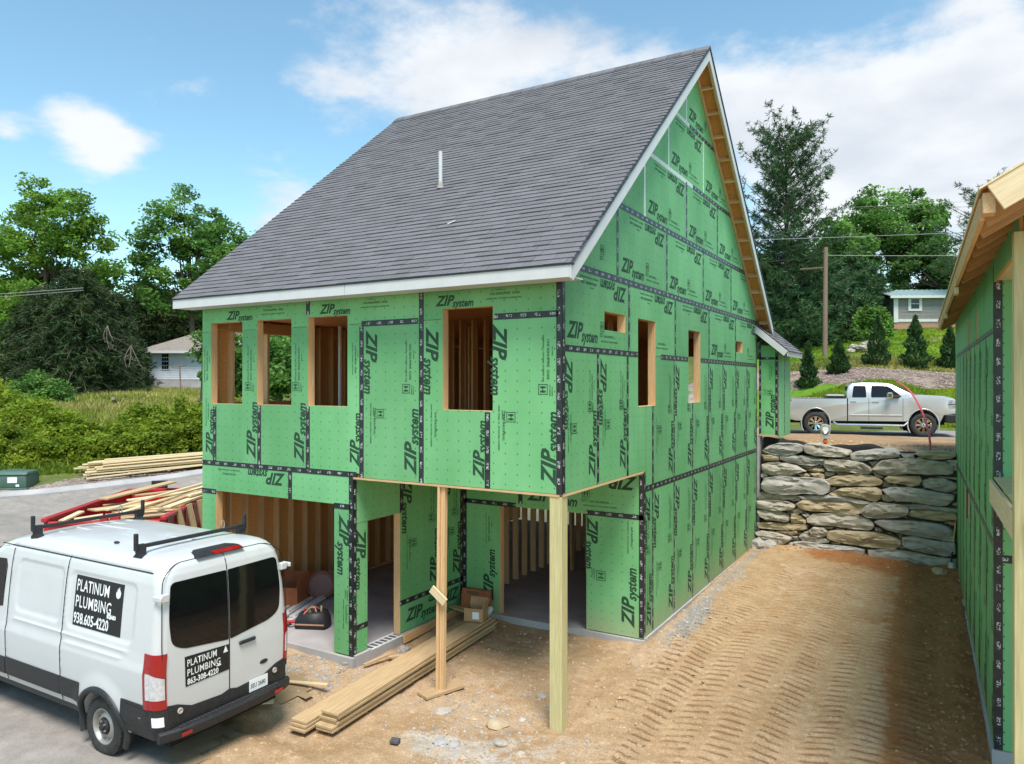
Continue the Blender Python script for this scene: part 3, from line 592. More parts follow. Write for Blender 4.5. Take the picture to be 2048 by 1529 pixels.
# --- front, upper storey
wins=[(-7.43,4.54,-6.55,6.06),(-6.16,4.54,-5.28,6.06),(-4.87,4.54,-3.97,6.06),(-2.03,4.52,-1.13,6.06)]
bx=[-7.68,-7.32,-6.10,-4.88,-3.66,-2.44,-1.22,-.0]; 
TR_=5.90
for i in range(7):
    a,b=bx[i],bx[i+1]; z1=TR_; zb=ZB if a>=-3.9 else 3.44
    panel(F0,a,zb,b,z1,True,wins,marks=True,sc=.98)
for a,b in ((-7.68,-4.88),(-4.88,-2.44),(-2.44,0)): 
    o=panel(F0,a,TR_,b,ZT+.1,False,wins,marks=False)
    x=max(a,-7.25)-a; mark(LOGO,o,x+.28,.205,0,.66); mark(SM[1],o,x+1.25,.25,0,.9)
for (x0,z0,x1,z1) in [(-3.66,TR_,-2.50,TR_),(-1.10,TR_,-.05,TR_),(-3.66,ZB,-3.66,5.85),(-2.44,ZB,-2.44,ZT),(-1.22,ZB,-1.22,4.50),(-7.32,3.46,-7.32,4.50),(-6.10,3.46,-6.10,4.52),(-4.88,3.46,-4.88,4.52),(-4.88,6.10,-4.88,ZT),(-7.68,3.42,-3.77,3.42)]: tape(F0,x0,z0,x1,z1)
tape(F0,-.047,ZB,-.047,ZT,.088); tape(S0,.045,ZB,.045,6.42,.085)
for r in wins: opening(F0,r,m='spruce')
# --- front, lower storey: garage opening, band and pillar
gar=(-7.28,.40,-4.27,2.90)
panel(F0,-7.68,2.90,-5.31,3.42,False,marks=False)
o=panel(F0,-5.31,2.90,-3.85,3.42,False,marks=False)
o=[c for c in house.children if c.name.startswith('sheathing_panel')][-2]; mark(LOGO,o,2.22,.42,math.pi,.9); mark(SM[0],o,.95,.42,math.pi,.95)
panel(F0,-7.68,.40,-7.28,2.90,True,marks=False); o=panel(F0,-4.27,.42,-3.85,2.90,True,marks=False)
mark(LOGO,o,.12,2.30,DNW,.95); mark(SM[2],o,.33,1.05,DNW,1.1); mark(SM[0],o,.2,.82,DNW,.75)
for (x0,z0,x1,z1) in [(-5.31,2.90,-5.31,3.38),(-7.68,2.88,-7.28,2.88),(-4.27,2.88,-3.85,2.88)]: tape(F0,x0,z0,x1,z1)
tape(F0,-3.895,.42,-3.895,3.46,.085)
G0=SIDE(-3.85)
tape(G0,.045,.44,.045,3.40,.08)
opening(F0,gar,m='spruced',sill=False)
# --- recess under the upper storey: its left wall (facing +x) and back wall (facing the front)
door=(.36,.40,1.22,2.60)
panel(G0,0,.44,.36,.86,True,marks=False); o=panel(G0,0,.86,.36,2.60,True,marks=False)
panel(G0,0,2.60,1.28,3.38,False,marks=False)
mark(LOGO,o,.09,1.62,DNW,.95)
tape(G0,.09,.86,.36,.86); tape(G0,1.26,2.6,1.26,3.38); 
o=panel(G0,1.22,.98,2.44,3.38,True); panel(G0,2.44,.98,3.2,3.38,True); panel(G0,1.22,.44,3.2,.98,False,sc=.95)
tape(G0,1.22,.98,3.2,.98); tape(G0,3.16,.44,3.16,3.38,.08); tape(G0,2.44,1.0,2.44,3.38,.02)
opening(G0,door,m='spruce',sill=False)
B0=FRONT(3.2)
bd_=(-2.96,.40,-1.11,2.53)
panel(B0,-3.85,.40,-2.96,2.53,True,m='zipd',marks=False); o=[c for c in house.children if c.name.startswith('sheathing_panel')][-1]; mark(LOGO,o,.72,.25,UPW,.95); mark(SM[1],o,.55,1.9,DNW,.9)
panel(B0,-3.85,2.53,-2.5,3.38,False,marks=False); panel(B0,-2.5,2.53,0,3.38,False); 
o=panel(B0,-1.11,.42,0,2.53,True,m='zipd',marks=False); mark(LOGO,o,.92,.18,UPW,1.); mark(LOGO,o,.02,2.05,DNW,.9); mark(SM[2],o,.20,1.1,DNW,1.2); mark(SM[0],o,.80,1.95,DNW,.9)
for (x0,z0,x1,z1) in [(-3.80,2.56,-2.6,2.56),(-2.5,2.6,-2.5,3.38),(-1.11,2.56,0,2.56),(-3.80,.4,-3.80,3.38)]: tape(B0,x0,z0,x1,z1)
tape(B0,-.047,.44,-.047,3.3,.085); tape(S0,3.2+.045,.5,3.2+.045,3.37,.085)
opening(B0,bd_,m='spruce',sill=False)
# --- side wall facing the neighbour
swin=[(1.47,5.76,2.34,6.05),(2.92,4.52,3.81,6.05),(5.81,4.52,6.66,6.03),(9.70,5.72,10.49,6.0)]
END=12.18
ZM=5.42
sb=[P*i for i in range(10)]+[END]
for i in range(10):
    a,b=sb[i],sb[i+1]
    if b<=3.3: panel(S0,a,ZB,b,ZM,True,swin,sc=.97)
    elif a<3.2: panel(S0,a,ZL+.32,b,ZM,True,swin,sc=.97) if False else (panel(S0,a,ZB,3.2,ZM,True,swin,marks=False),panel(S0,3.2,ZL,b,ZM,True,swin,marks=False))
    else: panel(S0,a,ZL,b,ZM,True,swin,sc=.97)
    if b>3.3: panel(S0,max(a,3.2),.44,b,ZL,True,m='zipd',sc=.97 if i>2 else .9)
# gable rows, cut off under the rafters
EY,EZ,RY_,RZ=-.45,6.51,6.1,11.9; SL=(RZ-EZ)/(RY_-EY); nl=math.hypot(SL,1)
UND=.17   # underside of roof at the wall
cl=[(0,EZ+.45*SL-UND,-SL/nl,1/nl),(12.2,EZ+.45*SL-UND,SL/nl,1/nl)]
rows=[(ZM,6.61,[0,2.5,4.95,7.35,9.75,END]),(6.61,7.83,[0,2.0,4.44,6.88,9.3,END]),(7.83,9.05,[0,3.25,5.68,8.05,END]),(9.05,10.26,[0,4.55,6.9,END]),(10.26,11.5,[0,5.68,END])]
for k,(z0,z1,xs) in enumerate(rows):
    for a,b in zip(xs,xs[1:]): panel(S0,a,z0,b,z1,False,swin,cl,sc=1.0)
    for x in xs[1:-1]:
        h=min(z1,EZ+.45*SL-UND+ (x*SL if x<6.1 else (12.2-x)*SL)-.03)
        if k: tape(S0,x,z0+.04,x,h,.075 if k<3 else .06,'tape' if (k<2 or (k==2 and x>5)) else 'tapew')
        else: tape(S0,x,z0+.04,x,z1-.04,.08)
def span(z): 
    d=(z-(EZ+.45*SL-UND))/SL; return max(.06,d+.06),min(END,12.2-d-.06)
for z in (6.61,7.83,9.05,10.26):
    a,b=span(z)
    if z<9: tape(S0,a,z,b,z,.10)
    elif z<10: tape(S0,a,z,a+3.2,z,.085,'tapew'); tape(S0,a+3.2,z,b,z,.085)
    else: tape(S0,a,z,a+1.5,z,.08,'tapew'); tape(S0,a+1.5,z,b,z,.08)
tape(S0,.09,ZM,2.9,ZM); tape(S0,4.1,ZM,5.78,ZM); tape(S0,6.7,ZM,END,ZM); tape(S0,3.29,ZL,END,ZL,.10)
for i in range(1,10):
    y=sb[i]; w=.075 if i<4 else .06
    z0=ZB if y<3.2 else ZL+.05
    segs=[(z0,ZM-.05)]
    for r in swin:
        if r[0]<y<r[2]: segs=[(z0,r[1]-.01)]
    for a,b in segs: tape(S0,y,a,y,b,w)
    if y>3.3: tape(S0,y,.46,y,ZL-.05,.06)
for r in swin: opening(S0,r,m='spruce')
tape(S0,END-.04,.5,END-.04,6.6,.08)
# --- remaining outer walls: left side with its openings, back
LW_=lambda y0,z0: basis((-7.68,-y0,z0),(0,-1,0),(0,0,1),(-1,0,0))
lop=[(-1.40,4.55,-.62,5.98),(-2.62,4.55,-1.5,5.98)]
for i in range(10):
    a,b=-sb[i+1],-sb[i]
    panel(LW_,a,ZL,b,5.98,True,lop,marks=False); panel(LW_,a,.44,b,ZL,True,marks=False)
clL=[(0,EZ+.45*SL-UND,SL/nl,1/nl),(-12.2,EZ+.45*SL-UND,-SL/nl,1/nl)]
for z0,z1 in ((5.98,7.83),(7.83,9.7),(9.7,11.6)): 
    for a,b in ((-12.18,-6.1),(-6.1,0)): panel(LW_,a,z0,b,z1,False,(),clL,marks=False)
BK=lambda x0,z0: basis((-x0,12.2,z0),(-1,0,0),(0,0,1),(0,1,0))
for i in range(6): panel(BK,.0+1.28*i,3.0,1.28*(i+1),6.4,True,[(1.45,3.42,2.35,5.7)],marks=False)
# --- floors, slabs, foundation
def hbox(name,a,b,m,c=0.): o=MB().box(a,b,c).out(name,MT[m]); return hp(o)
hbox('garage_slab',(-7.66,-.02,.16),(-3.87,12.1,.40),'slab'); hbox('floor_slab',(-3.84,3.22,.16),(-.02,12.1,.40),'slab')
hbox('foundation',(-7.7,-.06,-.4),(-3.80,.0,.405),'concrete'); hbox('foundation',(-3.87,.02,-.4),(-3.79,.37,.43),'concrete'); hbox('foundation',(-3.87,1.24,-.4),(-3.79,3.2,.43),'concrete'); hbox('foundation',(-3.87,.37,-.4),(-3.79,1.24,.395),'concrete'); hbox('cell_shade_plate',(-4.02,.40,.39),(-3.80,1.22,.412),'darkblock'); hbox('foundation',(-3.8,3.13,-.4),(.03,3.2,.41),'concrete')  # dark plate below the block ribs paints the shade inside the cells
hbox('foundation',(-.1,3.22,-.3),(.035,12.22,.435),'concrete'); hbox('foundation',(-.25,12.22,.0),(.06,12.6,3.42),'concrete')
hbox('upper_floor',(-7.64,.04,3.14),(-3.87,12.15,3.40),'spruced'); hbox('upper_floor',(-3.86,.035,3.385),(-.04,12.14,3.42),'osb'); hbox('ceiling_deck',(-7.6,.06,6.20),(-.06,12.1,6.24),'osb')
hbox('rim_board',(-.035,.04,3.345),(.004,3.19,3.378),'spruce'); hbox('rim_board',(-3.84,-.006,3.345),(-.04,.03,3.377),'spruce')
# open cells of the block course under the side door
for k in range(7):
    y=.40+k*.122; b=MB(); b.box((-4.03,y,.402),(-3.79,y+.022,.424)); b.box((-4.03,y+.022,.402),(-4.0,y+.122,.424)); b.box((-3.82,y+.022,.402),(-3.79,y+.122,.424)); hp(b.out('foundation_block',MT['vinyl']))
# --- studs
def stud(p,z0,z1,dx,dy,m='spruced'): hp(board('stud',(p[0],p[1],z0),(p[0],p[1],z1),dx,dy,MT[m],up=(0,1,0)))
for i in range(14):   # left wall, seen through the garage opening and the upper windows
    y=.12+.40*i; stud((-7.58,y),.44,3.12,.14,.04,'spruce')
    if not(.5<y<2.66): stud((-7.58,y),3.44,6.18,.14,.04)
for y in (.58,1.45,2.68): stud((-7.58,y),3.44,6.18,.14,.06,'spruce')
hp(board('plate',(-7.58,.02,.42),(-7.58,6,.42),.14,.038,MT['spruced'])); 
hp(board('header',(-7.58,.5,6.05),(-7.58,2.75,6.05),.14,.22,MT['spruced']))
for i in range(15):   # partition behind the recess door
    stud((-3.92,3.35+.42*i),.44,3.34,.14,.04,'spruce')
hp(board('stud',(-3.96,.33,.44),(-3.96,.33,2.6),.14,.04,MT['spruce'],up=(0,1,0)))
for i in range(8): stud((-3.55+.41*i,6.8),.44,3.34,.04,.14,'spruced')
for i in range(16): stud((-4.6+.29*i,3.0),3.46,6.18,.04,.14)
for i in range(12): stud((-4.3,3.0+.45*i),3.46,6.18,.14,.04)
for i in range(10): stud((-4.6+.42*i,4.6),3.46,6.18,.04,.14,'spruce')
hp(MB().tube([(-6.9,2.9,3.44),(-6.9,2.9,6.18)],.04,10).out('drain_pipe',MT['vinyl'],smooth=True))
hp(board('stud',(-5.9,1.05,3.44),(-5.9,1.05,6.18),.09,.04,MT['palewood'],up=(0,1,0)))
# --- posts
pm=MB().box((-.095,-.095,-.25),(.095,.095,3.338),.006); o=pm.out('corner_post',MT['treated']); o.matrix_basis=Matrix.Translation((-.10,.10,0))
# grain runs up the post: turn a board instead
bpy.data.objects.remove(o); hp(board('corner_post',(-.105,.10,-.2),(-.105,.10,3.343),.19,.19,MT['treated'],up=(0,1,0),c=.006))
# --- roof
def roofp(y,z,off=0.): return Vector((0,y,z))
LX,RX_=-7.94,.36
fn=Vector((0,-SL,1)).normalized(); fs=Vector((0,1,SL)).normalized(); SLL=math.hypot(RY_-EY,RZ-EZ)
FR=basis((LX,EY,EZ),(1,0,0),fs,fn)            # x across, y up the slope, z off the roof
bn=Vector((0,SL,1)).normalized(); bs=Vector((0,-1,SL)).normalized()
BR=basis((RX_,12.65,EZ),(-1,0,0),bs,bn)
Wd=RX_-LX
for M in (FR,BR):
    o=MB().box((0.01,0,-.06),(Wd-.01,SLL-.01,-.022)).out('roof_deck',MT['osb']); o.matrix_basis=M; hp(o)
EXP=.140; nrow=int(SLL/EXP)
cand=[]
for r in range(nrow+1):
    y=r*EXP; x=-.02-random.uniform(0,.25)
    while x<Wd:
        w=random.choice((.25,.33,.33,.42)); x1=min(x+w,Wd+.02); x0=max(x,-.02)
        if x1-x0>.04: cand.append((x0,x1,y,random.random()))
        x+=w
def shing(x0,x1,y,q,b,tl):
    t=.011 if q<.7 else .017; h=min(EXP+.03,SLL-y); n=len(b.v)
    b.box((x0+.002,y-.004,-.02),(x1-.002,y+h,-.014)); 
    v=b.v[n:]; 
    for i in range(4): pass
    b.v[n:]=[(p[0],p[1],(p[2] if p[2]<-.015 else (-.006+t if p[1]<y else -.012))) for p in v]; tl+= [.90+.20*((q*7.3)%1)]*8
pc=np.array([list(FR@Vector(((c[0]+c[1])/2,c[2]+.07,0))) for c in cand]); order=np.argsort(np.linalg.norm(pc-CAM,axis=1)); near_=set(order[:300].tolist())
_sh={}
for i in sorted(near_):
    x0,x1,y,q=cand[i]; k=(round(x1-x0,2),int(q*12))
    if k not in _sh:
        b=MB();tl=[]; shing(0,k[0],0,(k[1]+.5)/12,b,tl); me=bpy.data.meshes.new('shingle'); me.from_pydata(b.v,[],b.f); me.materials.append(MT['shingle']); a=me.attributes.new('tint','FLOAT','POINT'); a.data.foreach_set('value',tl); _sh[k]=me
    o=bpy.data.objects.new('shingle',_sh[k]); link(o); o.matrix_basis=FR@Matrix.Translation((x0,y,0)); hp(o)
b=MB();tl=[]
for i,c in enumerate(cand):
    if i not in near_: shing(*c,b,tl)
o=b.out('shingle_field',MT['shingle'],tint=tl); o.matrix_basis=FR; hp(o); o['kind']='stuff'
b=MB();tl=[]
for r in range(nrow+1):
    for k in range(9): shing(k*Wd/9,(k+1)*Wd/9,r*EXP,random.random(),b,tl)
o=b.out('shingle_field',MT['shingle'],tint=tl); o.matrix_basis=BR; hp(o); o['kind']='stuff'
for k in range(28):
    x=LX+k*Wd/28
    o=MB().add([(0,-.14,-.14*SL+.02),(.31,-.14,-.14*SL+.02),(.31,0,.03),(0,0,.03),(.31,.14,-.14*SL+.02),(0,.14,-.14*SL+.02),(0,-.14,-.14*SL-.004),(.31,-.14,-.14*SL-.004),(.31,.14,-.14*SL-.004),(0,.14,-.14*SL-.004),(0,0,.0),(.31,0,.0)],[(0,1,2,3),(3,2,4,5),(7,6,10,11),(11,10,9,8),(0,6,7,1),(4,8,9,5),(0,3,10,6),(3,5,9,10),(1,7,11,2),(2,11,8,4)]).out('ridge_cap',MT['shingle'],tint=[.8+.3*random.random()]*12); o.matrix_basis=Matrix.Translation((x,RY_,RZ+.005)); hp(o)
# fascia, rakes, lookouts
def hboard(name,p0,p1,w,t,m,up=(0,0,1),c=.003): return hp(board(name,p0,p1,w,t,MT[m],up=up,c=c))
hboard('fascia_board',(LX,EY+.013,6.405),(-3.62,EY+.013,6.405),.024,.17,'white'); hboard('fascia_board',(-3.612,EY+.013,6.405),(RX_-.03,EY+.013,6.405),.024,.17,'white')
o=MB().box((LX-.01,-.012,-.028),(RX_+.02,.05,.0)).out('drip_edge',MT['black']); o.matrix_basis=Matrix.Translation((0,EY,EZ-.0)); hp(o)
hbox('soffit_board',(LX,EY+.026,6.33),(RX_-.03,-.032,6.345),'white')
for s_ in (0,1):
    e0=Vector((RX_,EY if s_==0 else 12.65,EZ)); r0=Vector((RX_,RY_,RZ)); n_=fn if s_==0 else bn; d=(r0-e0).normalized()
    # white rake board with plumb foot
    q=[(0,-.03),(0,-.19)] 
    A=e0-Vector((0,0,.03)); B=r0-Vector((0,0,.03)); dz=Vector((0,0,-.215))
    v=[];
    for x in (RX_-.026,RX_): v+=[(x,A.y,A.z),(x,A.y,A.z-.17),(x,A.y+(.06 if s_==0 else -.06),A.z-.20),(x,B.y,B.z-.245),(x,B.y,B.z)]
    hp(mk('rake_board',v,[(0,1,2,3,4),(9,8,7,6,5),(0,5,6,1),(1,6,7,2),(2,7,8,3),(3,8,9,4),(4,9,5,0)],MT['white']))
    b0=MB().box((-.012,0,-.03),(.02,SLL,.004)); o=b0.out('drip_edge',MT['black']); M=basis(e0,(1,0,0) if s_==0 else (-1,0,0),d,n_) ; o.matrix_basis=M if s_==0 else M@Matrix.Translation((-.008,0,0)); hp(o)
    off=n_*-.135
    hboard('sub_rake',e0+off+Vector((-.05,0,0))+d*.05,r0+off+Vector((-.05,0,0))-d*.12,.036,.14,'spruce',up=n_)
    hboard('ledger',e0+off+Vector((-RX_+.022,0,0))+d*.55,r0+off+Vector((-RX_+.022,0,0))-d*.12,.036,.14,'spruce',up=n_)
    k=.35
    while k<SLL-.2:
        c_=e0+d*k+n_*-.135; hboard('lookout',c_+Vector((-.07,0,0)),c_+Vector((-RX_+.04,0,0)),.036,.138,'spruce',up=n_); k+=.61
    hboard('soffit_return',e0+Vector((-.03,.03 if s_==0 else -.03,-.12)),e0+Vector((-RX_,.03 if s_==0 else -.03,-.12)),.03,.14,'spruce')
o=MB().box((LX,12.62,6.32),(RX_,12.65,6.49)).out('fascia_board',MT['white']); hp(o)
for s_ in (0,1):
    e0=Vector((LX,EY if s_==0 else 12.65,EZ)); r0=Vector((LX,RY_,RZ)); n_=fn if s_==0 else bn
    hboard('rake_board',e0+n_*-.12,r0+n_*-.12,.026,.18,'white',up=n_)
# vent pipe with its rubber boot, scrap of flashing
vp=FR.inverted()@Vector((-3.6,2.08,8.59)); 
b=MB().tube([(0,0,-.12),(0,0,.68)],.038,14); vo=b.out('vent_pipe',MT['white'],smooth=True); vo.matrix_basis=Matrix.Translation((-3.60,2.10,8.60)); hp(vo)
b=MB().lathe([(.075,-.02),(.052,.05),(.042,.10),(.040,.11)],14); b.box((-.17,-.14,-.075),(.15,.16,-.068),M=Matrix.Rotation(math.atan(SL),4,'X')); bo=b.out('pipe_boot',MT['stoneg'],smooth=True); bo.parent=vo
o=MB().box((-.07,-.012,0.004),(.07,.015,.012)).out('flashing_scrap',MT['white']); o.matrix_basis=Matrix.Translation(Vector((-2.44,.815,7.575)))@fn.to_track_quat('Z','X').to_matrix().to_4x4()@Matrix.Rotation(2.2,4,'Z'); hp(o)
# --- lean-to at the far corner: recessed porch wall with a small roof falling to the right
Lf=FRONT(12.24); Ls=SIDE(.56)
o=panel(Lf,.06,3.48,.56,5.62,True,marks=False); mark(LOGO,o,.37,.18,UPW,.9); mark(SM[2],o,.20,1.25,DNW,1.); mark(SM[0],o,.26,1.9,DNW,.7)
panel(Lf,.06,5.62,.56,5.98,False,marks=False); tape(Lf,.06,5.62,.56,5.62,.07); tape(Lf,.52,3.48,.52,5.98,.07); tape(Lf,.08,3.48,.08,5.98,.06)
for a,b_ in ((12.24,13.2),(13.2,14.1)): panel(Ls,a,3.40,b_,5.95,True,marks=False)
tape(Ls,12.29,3.45,12.29,5.95,.07); tape(Ls,13.2,3.45,13.2,5.95,.06)
ls=Vector((.94,0,-.80)).normalized(); ln=Vector((.80,0,.94)).normalized()
LR=basis((-.05,11.95,6.62),(0,1,0),-ls,ln)   # x back, y up the slope
LLn=1.26
o=MB().box((0,-LLn,-.10),(2.3,0.25,-.02)).out('porch_roof_deck',MT['white']); o.matrix_basis=LR; hp(o)
b=MB();tl=[]
for r in range(10):
    for k in range(5): 
        n=len(b.v); y=-LLn+r*.14; b.box((k*.46,y,-.02),(k*.46+.456,min(y+.17,.25),-.012)); b.v[n:]=[(p[0],p[1],(p[2] if p[2]<-.015 else (.008 if p[1]<y+.01 else -.01))) for p in b.v[n:]]; tl+=[.7+.5*random.random()]*8
o=b.out('porch_shingles',MT['shingle'],tint=tl); o.matrix_basis=LR; hp(o); o['kind']='stuff'
c0=LR@Vector((-.012,0.1,-.11)); c1=LR@Vector((-.012,-LLn+.02,-.11)); hboard('porch_rake_board',c0,c1,.024,.16,'white',up=ln)
c0=LR@Vector((0,-LLn-.012,-.09)); c1=LR@Vector((2.3,-LLn-.012,-.09)); hboard('porch_fascia_board',c0,c1,.024,.13,'white')
b=MB().box((0,-LLn,-.022),(2.3,-LLn+.02,-.004)); b.box((-.01,-LLn,-.022),(.015,.2,-.002)); o=b.out('porch_drip_edge',MT['black']); o.matrix_basis=LR; hp(o)
